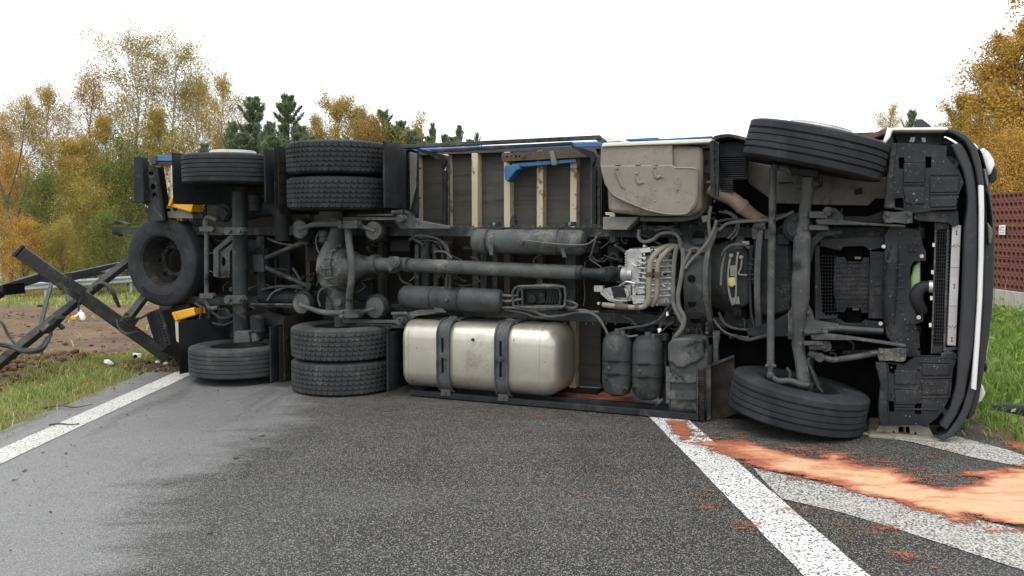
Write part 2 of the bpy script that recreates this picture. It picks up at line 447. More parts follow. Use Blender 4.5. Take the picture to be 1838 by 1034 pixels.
def paint_mat(name, col, wear):
    m, nt, b, co = new_mat(name)
    v = nt.nodes.new('ShaderNodeTexVoronoi'); v.inputs['Scale'].default_value = 75; nt.links.new(co, v.inputs['Vector'])
    base = ramp_mix(nt, nz(nt, co, 9, 5), tuple(c * .88 for c in col), col)
    base = ramp_mix(nt, mrange(nt, v.outputs['Distance'], wear[0], wear[0] + .08), base, (.07, .068, .064))
    base = ramp_mix(nt, mrange(nt, nz(nt, co, 26, 7, .75), wear[1], wear[1] + .06), base, (.075, .074, .07))
    base = ramp_mix(nt, mrange(nt, nz(nt, co, 2.2, 6, .65), .45, .75, 0, .7), base, (.30, .29, .27))
    base = ramp_mix(nt, mrange(nt, nz(nt, co, 6.5, 7, .7, .4), .60, .70, 0, .8), base, (.09, .088, .083))
    nt.links.new(base, b.inputs['Base Color']); b.inputs['Roughness'].default_value = .75
    bp = nt.nodes.new('ShaderNodeBump'); bp.inputs['Strength'].default_value = .4; bp.inputs['Distance'].default_value = .004; bp.invert = True
    nt.links.new(v.outputs['Distance'], bp.inputs['Height']); nt.links.new(bp.outputs[0], b.inputs['Normal'])
    return m
M['paint'] = paint_mat('white_road_paint', (.68, .68, .665), (.57, .57))
M['paint_soft'] = paint_mat('dull_road_paint', (.5, .5, .47), (.66, .62))
M['paint_worn'] = paint_mat('worn_road_paint', (.44, .43, .40), (.54, .54))

def ground_mat():
    m, nt, b, co = new_mat('verge_ground')
    at = nt.nodes.new('ShaderNodeAttribute'); at.attribute_name = 'soil'
    n1 = nz(nt, co, 3.2, 8, .7)
    fm = mrange(nt, math_n(nt, 'ADD', at.outputs['Fac'], math_n(nt, 'MULTIPLY', math_n(nt, 'SUBTRACT', n1, .5), 1.3)), .42, .58)
    soil = ramp_mix(nt, mrange(nt, nz(nt, co, 6, 9, .75), .3, .7), (.055, .036, .024), (.18, .122, .08))
    soil = ramp_mix(nt, mrange(nt, nz(nt, co, .7, 5), .4, .7, 0, .6), soil, (.21, .148, .095))
    gr = ramp_mix(nt, mrange(nt, nz(nt, co, 9, 8, .7), .3, .7), (.075, .09, .03), (.18, .18, .065))
    gr = ramp_mix(nt, mrange(nt, nz(nt, co, 1.3, 6), .48, .7), gr, (.21, .18, .09))
    nt.links.new(ramp_mix(nt, fm, gr, soil), b.inputs['Base Color']); b.inputs['Roughness'].default_value = .95
    b.inputs['Specular IOR Level'].default_value = .15
    bp = nt.nodes.new('ShaderNodeBump'); bp.inputs['Strength'].default_value = .9; bp.inputs['Distance'].default_value = .06
    nt.links.new(nz(nt, co, 7, 9, .7), bp.inputs['Height']); nt.links.new(bp.outputs[0], b.inputs['Normal'])
    return m
M['ground'] = ground_mat()

def leaf_mat(name, stops, trans=.35, rough=.6):
    """each leaf its own tone"""
    m, nt, b, co = new_mat(name)
    g = nt.nodes.new('ShaderNodeNewGeometry')
    r = nt.nodes.new('ShaderNodeValToRGB')
    e = r.color_ramp.elements
    while len(e) > 1: e.remove(e[-1])
    for i, (p, c) in enumerate(stops):
        el = e[0] if i == 0 else e.new(p)
        el.position = p; el.color = (*c, 1)
    f = math_n(nt, 'ADD', math_n(nt, 'MULTIPLY', g.outputs['Random Per Island'], .55), math_n(nt, 'MULTIPLY', nz(nt, co, .55, 3), .55))
    nt.links.new(f, r.inputs[0]); nt.links.new(r.outputs[0], b.inputs['Base Color'])
    b.inputs['Roughness'].default_value = rough; b.inputs['Specular IOR Level'].default_value = .25
    if trans:
        tr = nt.nodes.new('ShaderNodeBsdfTranslucent'); nt.links.new(r.outputs[0], tr.inputs[0])
        mx = nt.nodes.new('ShaderNodeMixShader'); mx.inputs[0].default_value = trans
        nt.links.new(b.outputs[0], mx.inputs[1]); nt.links.new(tr.outputs[0], mx.inputs[2])
        nt.links.new(mx.outputs[0], nt.nodes['Material Output'].inputs[0])
    return m
M['birch_leaf'] = leaf_mat('yellow_birch_leaves', [(.2, (.19, .15, .05)), (.5, (.36, .265, .065)), (.8, (.50, .36, .075))])
M['olive_leaf'] = leaf_mat('yellow_green_leaves', [(.2, (.15, .14, .045)), (.5, (.29, .24, .065)), (.8, (.46, .34, .07))])
M['bronze_leaf'] = leaf_mat('bronze_leaves', [(.2, (.17, .11, .045)), (.5, (.35, .21, .065)), (.8, (.48, .30, .07))])
M['orange_leaf'] = leaf_mat('orange_leaves', [(.2, (.23, .14, .045)), (.5, (.46, .265, .06)), (.8, (.58, .36, .075))])
M['oak_leaf'] = leaf_mat('turning_oak_leaves', [(.2, (.14, .14, .05)), (.42, (.30, .21, .045)), (.6, (.46, .25, .04)), (.85, (.6, .36, .05))])
M['green_leaf'] = leaf_mat('green_shrub_leaves', [(.2, (.055, .085, .025)), (.5, (.12, .165, .045)), (.8, (.26, .25, .06))])
M['needle'] = leaf_mat('pine_needles', [(.2, (.08, .118, .066)), (.5, (.15, .198, .11)), (.85, (.24, .275, .13))], .3)
M['grass_leaf'] = leaf_mat('verge_grass_blades', [(.2, (.10, .17, .03)), (.45, (.21, .29, .07)), (.65, (.32, .35, .10)), (.82, (.48, .42, .22))], .3)
M['lush_leaf'] = leaf_mat('lush_grass_blades', [(.2, (.075, .15, .02)), (.5, (.17, .29, .05)), (.72, (.26, .35, .085)), (.9, (.4, .36, .17))], .35)
M['bark'] = mat('dark_bark', (.05, .042, .034), (.1, .085, .07), 9, (.8, .95), bump=.5, bscale=20)
M['birch_bark'] = mat('white_birch_bark', (.42, .4, .37), (.56, .54, .5), 4, (.7, .9), streak=((.04, .035, .03), .56, .62, (4, 4, 14)), bump=.3, bscale=20)
M['concrete'] = mat('cast_concrete', (.34, .335, .31), (.44, .43, .4), 2, (.8, .95), streak=((.22, .21, .19), .5, .8, (4, 4, .7)), bump=.25, bscale=40)
M['red_panel'] = mat('dark_red_absorber', (.14, .044, .034), (.17, .058, .046), 2, (.75, .9), dust=((.1, .04, .037), .5, .8, 1.5), bump=.3, bscale=60)
M['zinc'] = mat('galvanised_rail', (.36, .38, .40), (.47, .49, .5), 2, (.45, .6), metal=.35, dust=((.28, .28, .27), .5, .8, 3))
M['clod'] = mat('dug_soil', (.075, .044, .027), (.165, .1, .06), 14, (.9, 1.), bump=.9, bscale=45, spec=.1)

# ------------------------------------------------------------------ ground sheet to the horizon
def height(x, y):
    x, y = np.asarray(x, float), np.asarray(y, float)
    left = sstep(-x, 4.1, 6.2)
    h = -.05 * np.clip(y - 9, 0, 25) * left
    h = h - .02 + .05 * sstep(-x, 4.02, 4.4) + (.03 + .26 * sstep(x, 3.9, 7.2)) * sstep(x, 3.55, 4.0)
    rough = np.maximum(sstep(-x, 4.3, 5.4), sstep(x, 3.9, 4.6)) * (1 - sstep(y, 45, 60))
    h = h + rough * (fbm(x * 1.1, y * 1.1, 3) - .5) * .16
    soil = soil_amount(x, y)
    h = h + soil * (fbm(x * 3.3, y * 3.3, 9, 4) - .5) * .11
    for cx, cy, rx, ry, a in ((-5.55, 8.95, .8, .45, .15), (-5.2, 9.9, .45, .35, .10), (-6.3, 9.2, .7, .5, .10)):
        q = ((x - cx) / rx) ** 2 + ((y - cy) / ry) ** 2
        h = h + a * np.exp(-q) * (.5 + fbm(x * 5, y * 5, 21))
    return h

def soil_amount(x, y):
    a = sstep(-x, 4.75, 5.3) * sstep(y, 7.6, 8.4) * (1 - sstep(y, 24, 29)) * sstep(-x, -100, -99)
    b = np.exp(-(((x + 4.0) / .75) ** 2 + ((y - 9.85) / .42) ** 2) * 1.2)            # churned earth at the tail of the truck
    c = np.exp(-(((x + 5.6) / .8) ** 2 + ((y - 8.8) / .45) ** 2))
    d = sstep(x, 3.4, 3.6) * np.exp(-((x - 3.75) / .35) ** 2) * (1 - sstep(y, 7.5, 9)) * .9
    return np.clip(np.maximum.reduce([a, b, c, d]), 0, 1)

def axis(segs):
    out = []
    for a, b, n in segs: out += list(np.linspace(a, b, n, endpoint=False))
    return np.array(out + [segs[-1][1]])
gx = axis([(-900, -120, 10), (-120, -30, 30), (-30, -9, 70), (-9, -3.4, 130), (-3.4, 3.4, 10), (3.4, 8.2, 90), (8.2, 40, 30), (40, 900, 12)])
gy = axis([(-40, 3, 12), (3, 6, 20), (6, 14, 170), (14, 40, 110), (40, 120, 30), (120, 1600, 16)])
XX, YY = np.meshgrid(gx, gy)
ZZ = height(XX, YY)
nx_, ny_ = len(gx), len(gy)
idx = np.arange(nx_ * ny_).reshape(ny_, nx_)
quads = np.stack([idx[:-1, :-1], idx[:-1, 1:], idx[1:, 1:], idx[1:, :-1]], -1).reshape(-1, 4)
me = np_mesh('ground', np.stack([XX, YY, ZZ], -1).reshape(-1, 3), quads, 'ground', attr=('soil', soil_amount(XX, YY).ravel()))
me.shade_smooth()
tag(link('ground', me), kind='structure')

# ------------------------------------------------------------------ road sheet with a ragged left edge, markings
def strip(name, left, right, m, z):
    vs_ = [(x, y, z) for x, y in left] + [(x, y, z) for x, y in right]
    n = len(left)
    return mesh_obj(name, vs_, [(i, n + i, n + i + 1, i + 1) for i in range(n - 1)], m, smooth=False)
ys = np.concatenate([np.linspace(-30, 3, 6), np.arange(3.1, 13, .06), np.linspace(13.5, 140, 30)])
le = [(-4.12 + .10 * (fbm(np.array(y * 1.4), np.array(0.), 5) - .5) + .07 * (fbm(np.array(y * 9.), np.array(3.), 6) - .5), y) for y in ys]
re_ = [(3.95 + .12 * (fbm(np.array(y * 1.6), np.array(7.), 8) - .5), y) for y in ys]
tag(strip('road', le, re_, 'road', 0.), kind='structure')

def edge_line(a, b, w, y0, y1, m, name, wob=.012):
    ys_ = np.arange(y0, y1, .05)
    cx = [a[0] + (b[0] - a[0]) * (y - a[1]) / (b[1] - a[1]) for y in ys_]
    j = lambda y, s: wob * (fbm(np.array(y * 7.), np.array(s), 4) - .5)
    return tag(strip(name, [(c - w / 2 + j(y, 1.), y) for c, y in zip(cx, ys_)], [(c + w / 2 + j(y, 9.), y) for c, y in zip(cx, ys_)], m, .004), kind='structure')
edge_line((-3.665, 5.8), (-3.675, 9.45), .24, -4, 9.62, 'paint_soft', 'road_marking')
edge_line((1.525, 4.01), (1.325, 7.54), .31, -4, 7.62, 'paint', 'road_marking')

def ground_poly(name, px, m, z):
    vs_ = [G(x, y, z) for x, y in px]
    return tag(mesh_obj(name, vs_, [tuple(range(len(vs_)))], m, smooth=False), kind='structure')
ground_poly('road_marking', [(1352, 840), (1480, 868), (1600, 893), (1720, 925), (1838, 952), (2300, 1075), (2300, 1150), (1838, 1024), (1720, 985), (1600, 946), (1500, 917), (1404, 895), (1380, 872)], 'paint_worn', .0045)
ground_poly('road_marking', [(1560, 770), (1717, 783), (1807, 807), (1838, 817), (2100, 880), (2100, 905), (1838, 838), (1751, 822), (1637, 793), (1540, 778)], 'paint_worn', .0045)

# ------------------------------------------------------------------ reddish oil absorbent strewn on the road
def absorb_mat():
    m, nt, b, co = new_mat('oil_absorbent_granules')
    at = nt.nodes.new('ShaderNodeAttribute'); at.attribute_name = 'thick'
    f = math_n(nt, 'ADD', at.outputs['Fac'], math_n(nt, 'MULTIPLY', math_n(nt, 'SUBTRACT', nz(nt, co, 12, 7, .7), .5), .7))
    mp = nt.nodes.new('ShaderNodeMapping'); mp.inputs['Scale'].default_value = (1., 3.2, 1); mp.inputs['Rotation'].default_value = (0, 0, .35); nt.links.new(co, mp.inputs[0])
    f = math_n(nt, 'ADD', f, math_n(nt, 'MULTIPLY', math_n(nt, 'SUBTRACT', nz(nt, mp.outputs[0], 2.2, 7, .68, .5), .52), 2.0))
    c = ramp_mix(nt, mrange(nt, f, .18, .40), (.27, .092, .054), (.45, .205, .122))
    c = ramp_mix(nt, mrange(nt, f, .46, .70), c, (.57, .35, .215))
    c = ramp_mix(nt, mrange(nt, nz(nt, co, 90, 3, .7), .58, .72, 0, .45), c, (.13, .05, .035))
    mps = nt.nodes.new('ShaderNodeMapping'); mps.inputs['Scale'].default_value = (1., 4.5, 1); mps.inputs['Rotation'].default_value = (0, 0, .42); nt.links.new(co, mps.inputs[0])
    c = ramp_mix(nt, mrange(nt, nz(nt, mps.outputs[0], 3.4, 8, .72, .8), .52, .66, 0, .75), c, (.40, .19, .112))
    c = ramp_mix(nt, mrange(nt, nz(nt, co, 34, 6, .8), .56, .68, 0, .5), c, (.30, .12, .07))
    nt.links.new(c, b.inputs['Base Color']); b.inputs['Roughness'].default_value = .95; b.inputs['Specular IOR Level'].default_value = .1
    bp = nt.nodes.new('ShaderNodeBump'); bp.inputs['Strength'].default_value = .5; bp.inputs['Distance'].default_value = .005
    nt.links.new(nz(nt, co, 70, 5, .7), bp.inputs['Height']); nt.links.new(bp.outputs[0], b.inputs['Normal'])
    # thin places: separate grains with the road showing between them
    mpc = nt.nodes.new('ShaderNodeMapping'); mpc.inputs['Scale'].default_value = (1., 2.0, 1); mpc.inputs['Rotation'].default_value = (0, 0, .35); nt.links.new(co, mpc.inputs[0])
    cv = nt.nodes.new('ShaderNodeAttribute'); cv.attribute_name = 'cover'
    g = math_n(nt, 'ADD', cv.outputs['Fac'], math_n(nt, 'MULTIPLY', math_n(nt, 'SUBTRACT', nz(nt, co, 75, 4, .75), .5), 2.2))
    g = math_n(nt, 'ADD', g, math_n(nt, 'MULTIPLY', math_n(nt, 'SUBTRACT', nz(nt, mpc.outputs[0], 5.5, 8, .72, .4), .5), 2.3))
    tr = nt.nodes.new('ShaderNodeBsdfTransparent'); mx = nt.nodes.new('ShaderNodeMixShader')
    nt.links.new(mrange(nt, g, .46, .62), mx.inputs[0]); nt.links.new(tr.outputs[0], mx.inputs[1]); nt.links.new(b.outputs[0], mx.inputs[2])
    nt.links.new(mx.outputs[0], nt.nodes['Material Output'].inputs[0])
    return m
M['absorbent'] = absorb_mat()
ab_v, ab_f, ab_t, ab_c = [], [], [], []
def absorbent(px, edge=.10, core=(.05, .16), thin=1.25, soft=.05, cell=.016, gain=1., z=.010):
    poly = [(p.x, p.y) for p in (G(x, y) for x, y in px)]
    xs, ys_ = [p[0] for p in poly], [p[1] for p in poly]
    X, Y = np.meshgrid(np.arange(min(xs) - .1, max(xs) + .1, cell), np.arange(min(ys_) - .1, max(ys_) + .1, cell))
    d = seg_dist(X, Y, poly) + edge * (fbm(X * 4.5, Y * 9, 31, 5) - .5) * 2 + .05 * (fbm(X * 30, Y * 30, 33, 2) - .5)
    th = sstep(d, *core) * gain * (.35 + .95 * fbm(X * 3.2, Y * 6.5, 41, 4)) * (.25 + .75 * sstep(X, 1.55, 2.0))
    keep = d > -.06
    ab_c.append((sstep(d, -.06, soft) * thin * (.72 + .28 * sstep(X + .5 * (fbm(X * 6, Y * 6, 53) - .5), 1.45, 1.75))).ravel() if thin > 1 else (sstep(d, -.06, soft) * thin).ravel())
    o = sum(len(v) for v in ab_v)
    zz = z + .010 * np.clip(th, 0, 1.3) * fbm(X * 14, Y * 14, 47) + 0 * X
    ab_v.append(np.stack([X, Y, zz], -1).reshape(-1, 3)); ab_t.append(np.clip(th, 0, 1.3).ravel())
    ii = np.arange(X.size).reshape(X.shape)
    k = keep[:-1, :-1]
    ab_f.append(np.stack([ii[:-1, :-1][k], ii[:-1, 1:][k], ii[1:, 1:][k], ii[1:, :-1][k]], -1) + o)
absorbent([(1192, 757), (1230, 757), (1250, 775), (1280, 788), (1340, 792), (1400, 806), (1464, 822), (1480, 812), (1510, 814), (1544, 832), (1619, 840), (1659, 867), (1699, 872), (1759, 862), (1719, 850), (1749, 840), (1838, 835), (2000, 845), (2200, 930), (2000, 990), (1838, 955), (1809, 965), (1789, 950), (1744, 935), (1719, 945), (1669, 927), (1569, 900), (1469, 872), (1409, 860), (1345, 842), (1305, 827), (1262, 812), (1230, 797), (1205, 778)], .10, (.03, .22), 1.6, .26)
absorbent([(1215, 775), (1260, 770), (1400, 788), (1480, 795), (1600, 820), (1700, 845), (1838, 818), (2000, 825), (2200, 960), (2000, 1040), (1838, 985), (1720, 960), (1569, 915), (1469, 885), (1380, 862), (1280, 832), (1222, 800)], .06, (9, 10), .36, .22, gain=.3, z=.0082)
absorbent([(1197, 757), (1232, 757), (1236, 772), (1244, 790), (1222, 792), (1208, 778)], .03, (9, 10), 1.25, .06, gain=.2, z=.0115)
absorbent([(1745, 772), (1790, 781), (1838, 790), (1950, 805), (1950, 835), (1838, 818), (1790, 803)], .10, (.3, .5), .8, .2)
absorbent([(985, 697), (1060, 698), (1140, 704), (1150, 722), (1085, 738), (1020, 736)], .10, (.10, .2), .85, .15)
for x, y, w_, dr in ((1255, 886, 34, .62), (1280, 911, 34, .58), (1306, 899, 22, .62), (1342, 945, 42, .6), (1110, 872, 20, .72), (1050, 890, 36, .8), (1452, 918, 50, .55), (1560, 953, 70, .5), (1515, 968, 36, .6), (1610, 1003, 40, .5), (1585, 1016, 30, .6), (1660, 1024, 24, .55), (1345, 1004, 34, .75), (945, 1028, 26, .8), (1165, 1000, 30, .82), (975, 745, 26, .7), (1215, 745, 20, .7), (1380, 830, 30, .75), (1690, 815, 60, .82)):
    h_ = w_ * .34; w_ *= 1.25
    absorbent([(x - w_, y), (x - w_ * .5, y - h_), (x + w_ * .6, y - h_ * .8), (x + w_, y + h_ * .2), (x + w_ * .3, y + h_), (x - w_ * .7, y + h_ * .7)], .08, (9, 10), .55 * (1 - dr) + .12, .12, z=.0085)
me = np_mesh('absorbent_granules', np.concatenate(ab_v), np.concatenate(ab_f), 'absorbent', attr=('thick', np.concatenate(ab_t)))
at_ = me.attributes.new('cover', 'FLOAT', 'POINT'); at_.data.foreach_set('value', np.concatenate(ab_c).astype(np.float32))
tag(link('absorbent_granules', me), 'reddish oil absorbent powder strewn over the road markings beside the front wheel', 'absorbent', kind='stuff')

# ------------------------------------------------------------------ grass
def blades(name, pos, hgt, wid, lean, m, label):
    n = len(pos); az = rng.random(n) * 2 * np.pi; az2 = rng.random(n) * 2 * np.pi
    s = np.stack([np.cos(az), np.sin(az), 0 * az], -1) * (wid / 2)[:, None]
    l = np.stack([np.cos(az2), np.sin(az2), 0 * az], -1) * (lean * hgt)[:, None]
    up = np.zeros((n, 3)); up[:, 2] = hgt
    v = np.stack([pos - s, pos + s, pos - s * .8 + up * .55 + l * .3, pos + s * .8 + up * .55 + l * .3, pos + up * (1 - .35 * lean[:, None]) + l], 1).reshape(-1, 3)
    b = (np.arange(n) * 5)[:, None]
    me = np_mesh(name, v, b + np.array([[0, 1, 3, 2]]), m, tris=b + np.array([[2, 3, 4]]))
    return tag(link(name, me), label, 'grass', kind='stuff')

def scatter(n, x0, x1, y0, y1, keep):
    x, y = rng.uniform(x0, x1, n), rng.uniform(y0, y1, n)
    k = rng.random(n) < keep(x, y)
    x, y = x[k], y[k]
    return np.stack([x, y, height(x, y) - .01], -1)
def clumps(x, y): return sstep(fbm(x * 2.2, y * 2.2, 61), .32, .62)
a = scatter(80000, -7.2, -3.98, 2.0, 11.2, lambda x, y: (1 - .93 * sstep(soil_amount(x, y), .3, .8)) * (.35 + .65 * clumps(x, y)) * sstep(-x, 3.98 + .0 * x, 4.22))
blades('grass', a, rng.uniform(.03, .13, len(a)) * (.6 + .8 * fbm(a[:, 0] * 2, a[:, 1] * 2, 66)), rng.uniform(.003, .008, len(a)), rng.uniform(.3, 1.2, len(a)), 'grass_leaf', 'green and straw coloured grass along the left edge of the asphalt')
a = scatter(60000, -34, -4.6, 11, 42, lambda x, y: (1 - .97 * sstep(soil_amount(x, y), .25, .7)) * (.25 + .75 * clumps(x * .5, y * .5)))
blades('grass', a, rng.uniform(.06, .2, len(a)), rng.uniform(.02, .045, len(a)), rng.uniform(.2, .8, len(a)), 'grass_leaf', 'short mown grass beyond the bare earth in front of the guardrail')
a = scatter(78000, 3.45, 7.58, 3.2, 16, lambda x, y: (.45 + .55 * clumps(x * 1.4, y * 1.4)) * sstep(x + .5 * (fbm(x * 2, y * 2, 71) - .5), 3.55, 4.2) * (1 - .97 * ((y > 5.9) & (y < 7.6 - .28 * (x - 4)) & (x > 4.2))))
hh = rng.uniform(.07, .26, len(a)) * (.6 + .7 * fbm(a[:, 0] * 1.5, a[:, 1] * 1.5, 77)) * (.55 + .45 * sstep(a[:, 0], 3.6, 4.6))
blades('grass', a, hh, rng.uniform(.006, .014, len(a)), rng.uniform(.3, 1.1, len(a)), 'lush_leaf', 'tall lush green grass on the verge in front of the red noise barrier')
# broad leaved weeds among it
def leaf_cloud(cen, size, nrm=None, flat=0., aspect=.6):
    """diamond leaves of random attitude; flat > 0 turns them towards horizontal"""
    n = len(cen)
    q = rng.normal(size=(n, 3)); q[:, 2] *= (1 - flat)
    q /= np.linalg.norm(q, axis=1)[:, None] + 1e-9
    r = rng.normal(size=(n, 3)); r -= q * (r * q).sum(1)[:, None]; r /= np.linalg.norm(r, axis=1)[:, None] + 1e-9
    sz = (size * rng.uniform(.6, 1.3, n))[:, None]
    v = np.stack([cen - q * sz * .5, cen + r * sz * aspect * .5, cen + q * sz * .5, cen - r * sz * aspect * .5], 1).reshape(-1, 3)
    return v, (np.arange(n) * 4)[:, None] + np.arange(4)[None]
a = scatter(5200, 3.9, 7.55, 6.3, 15, lambda x, y: sstep(fbm(x * 1.3, y * 1.3, 83), .42, .62) * (.3 + .7 * sstep(y, 8.5, 11)))
a[:, 2] += rng.uniform(.04, .26, len(a))
v, f = leaf_cloud(a, .075, flat=.0, aspect=.55)
tag(link('weed_leaves', np_mesh('weed_leaves', v, f, 'lush_leaf')), 'broad leaved green weeds growing in the grass below the red noise barrier', 'weeds', kind='stuff')

# ------------------------------------------------------------------ soil clods
def clods():
    base = bmesh.new(); bmesh.ops.create_icosphere(base, subdivisions=1, radius=1.)
    bv = np.array([v.co for v in base.verts]); bf = np.array([[v.index for v in f_.verts] for f_ in base.faces]); base.free()
    P_ = []
    for n, x0, x1, y0, y1, s0, s1 in ((1500, -6.4, -4.6, 8.2, 10.8, .012, .06), (900, -14, -5.2, 9.5, 22, .012, .05), (420, -4.9, -3.35, 9.5, 10.3, .008, .035)):
        x, y = rng.uniform(x0, x1, n), rng.uniform(y0, y1, n)
        k = soil_amount(x, y) > .35
        x, y = x[k], y[k]
        P_.append(np.stack([x, y, height(x, y), rng.uniform(0, 1, len(x)) ** 3 * (s1 - s0) + s0], -1))
    P_ = np.concatenate(P_); V, Fc = [], []
    for i, (x, y, z, s) in enumerate(P_):
        w = bv * (1 + rng.uniform(-.3, .3, (len(bv), 1))) * s * np.array([rng.uniform(.7, 1.3), rng.uniform(.7, 1.3), rng.uniform(.5, .9)])
        V.append(w + (x, y, max(z, 0.004 if x > -4.1 else -9) + s * .2)); Fc.append(bf + i * len(bv))
    return np_mesh('soil_clods', np.concatenate(V), None, 'clod', tris=np.concatenate(Fc))
tag(link('soil_clods', clods()), 'lumps of dark brown earth churned up beside the road', 'earth', kind='stuff')

# grit on the asphalt, dead leaves in the verge, dry stalks before the barrier
n = 420; gx_ = np.concatenate([rng.uniform(-4.0, -2.2, n), rng.uniform(-2.2, 3.6, 160)]); gy_ = np.concatenate([rng.uniform(4.2, 9.4, n), rng.uniform(4., 8., 160)])
gs = rng.uniform(.003, .010, len(gx_)) * (rng.random(len(gx_)) ** 2 * 1.3 + .5)
v, f = leaf_cloud(np.stack([gx_, gy_, gs * .3 + .002], -1), 1., flat=.4)
v = v.reshape(-1, 4, 3); c_ = np.stack([gx_, gy_, gs * .3 + .003], -1)[:, None]; v = (c_ + (v - v.mean(1, keepdims=True)) * gs[:, None, None] * 1.6).reshape(-1, 3)
tag(link('grit', np_mesh('grit', v, f, 'clod')), 'dark crumbs of soil and bark strewn over the asphalt', 'grit', kind='stuff')
a = scatter(700, -7, -3.9, 5.5, 11, lambda x, y: .35 + .65 * clumps(x * 1.3, y)); a[:, 2] += rng.uniform(.02, .09, len(a))
v, f = leaf_cloud(a, .045, flat=.5, aspect=.6)
tag(link('dead_leaves', np_mesh('dead_leaves', v, f, 'bronze_leaf')), 'brown dead leaves caught in the grass of the left verge', 'leaves', kind='stuff')
a = scatter(160, 6.6, 7.5, 9, 16, lambda x, y: .5 + 0 * x)
blades('dry_stalks', a, rng.uniform(.35, .8, len(a)), rng.uniform(.006, .012, len(a)), rng.uniform(.1, .4, len(a)), 'bronze_leaf', 'thin dry stalks standing in front of the concrete plinth')

# ------------------------------------------------------------------ guardrail beyond the bare earth
gl, gr_ = D(-420, 553, 24.5), D(420, 495, 42)
gdir = (gr_ - gl); gdir.z = 0; glen = gdir.length; gdir.normalize(); gn = Vector((gdir.y, -gdir.x, 0))
rail = empty('guardrail', (gl.x, gl.y, -1.3), rz=math.atan2(gdir.y, gdir.x))
tag(rail, 'galvanised steel guardrail on the grass in front of the autumn trees', 'guardrail')
prof = [(0, -.155), (-.03, -.14), (-.075, -.10), (-.075, -.06), (-.01, -.015), (-.01, .015), (-.075, .06), (-.075, .10), (-.03, .14), (0, .155)]
b_ = MB(); rz_ = .66
b_.loops([[Vector((x, y, z + rz_)) for y, z in prof] + [Vector((x, y + .012, z + rz_)) for y, z in prof[::-1]] for x in (0, glen)])
b_.build('rail_beam', 'zinc', rail, smooth=False)
pm = None
for k in range(int(glen // 2.0)):
    if pm is None:
        pm = MB().box((.9, .02, 0), (1.0, .07, .8)).box((.87, .0, .52), (1.03, .019, .8)).build('post', 'zinc', rail)
    else:
        c = dup(pm, rail); c.location.x = k * 2.0

# ------------------------------------------------------------------ noise barrier on the right
WX, WY0, WY1 = 7.62, 8.6, 32.6
barrier = empty('noise_barrier', (WX, WY0, .0))
tag(barrier, 'dark red noise barrier of perforated panels standing on a concrete plinth', 'noise barrier')
MB().box((.02, 0, -.2), (.26, WY1 - WY0, .652)).build('concrete_plinth', 'concrete', barrier, bevel=.01)
PL, PH, PIT = 4.0, .502, .1176
def panel_mesh():
    b = MB(); nC = int(PL / PIT); p = PL / nC
    rows, z = [], .014
    for k in range(4):
        rows.append((z, .084, .037, 0)); z += .084
        if k < 3: rows.append((z, .044, .015, 1)); z += .044
    rows = [(a, h, r, o) for a, h, r, o in rows]
    def cell(y0, y1, z0, z1, r, dep):
        cy, cz = (y0 + y1) / 2, (z0 + z1) / 2
        sq, n = [], 8
        for k in range(n):
            t = 2 * math.pi * (k + .5) / n
            c, s = math.cos(t), math.sin(t); q = max(abs(c), abs(s)); q = 1 / q
            sq.append((0, cy + c * q * (y1 - y0) / 2, cz + s * q * (z1 - z0) / 2))
        # square corners exactly on the cell
        sq = [(0, y1, z0 + (z1 - z0) * .72), (0, y1, z1), (0, y0, z1), (0, y0, z0 + (z1 - z0) * .72), (0, y0, z0 + (z1 - z0) * .28), (0, y0, z0), (0, y1, z0), (0, y1, z0 + (z1 - z0) * .28)]
        ts = [22, 60, 120, 158, 202, 240, 300, 338]
        rim = [(0, cy + r * 1.2 * math.cos(rad(t)), cz + r * 1.06 * math.sin(rad(t))) for t in ts]
        bot = [(dep, cy + r * .6 * math.cos(rad(t)), cz + r * .66 * math.sin(rad(t))) for t in ts]
        fs = [(i, (i + 1) % n, 8 + (i + 1) % n, 8 + i) for i in range(n)] + [(8 + i, 8 + (i + 1) % n, 16 + (i + 1) % n, 16 + i) for i in range(n)] + [tuple(range(16, 24))]
        b.add(sq + rim + bot, fs)
    for z0, h, r, off in rows:
        for c in range(nC - off):
            y0 = c * p + off * p / 2
            cell(y0, y0 + p, z0, z0 + h, r, .078 if r > .02 else .05)
        if off:
            for y0 in (0, PL - p / 2): b.add([(0, y0, z0), (0, y0 + p / 2, z0), (0, y0 + p / 2, z0 + h), (0, y0, z0 + h)], [(0, 1, 2, 3)])
    for z0, z1 in ((.004, .014), (rows[-1][0] + rows[-1][1], PH - .004)):
        b.add([(0, 0, z0), (0, PL, z0), (0, PL, z1), (0, 0, z1)], [(0, 1, 2, 3)])
        zz = z0 if z0 < .1 else z1
        b.add([(0, 0, zz), (0, PL, zz), (.1, PL, zz), (.1, 0, zz)], [(0, 1, 2, 3)])
    b.box((.08, 0, .004), (.16, PL, PH - .004))
    for y in (0, PL): b.add([(0, y, .004), (.08, y, .004), (.08, y, PH - .004), (0, y, PH - .004)], [(0, 1, 2, 3)])
    return b
p0 = None
for j in range(6):
    for k in range(3):
        if p0 is None: p0 = panel_mesh().build('panel', 'red_panel', barrier, smooth=False); c = p0
        else: c = dup(p0, barrier)
        c.location = (.03, j * PL, .655 + k * PH)
sp = D(1822, 413, 13.15)
sign = MB().box((0, 0, 0), (.012, .165, .15))
sgn = mesh_obj('sign', sign.v, sign.f, 'white', bevel=.004)
sgn.location = (WX - .0, sp.y + .06, sp.z - .075)
tag(sgn, 'small white sign with faint grey printed lines on the red barrier', 'sign')
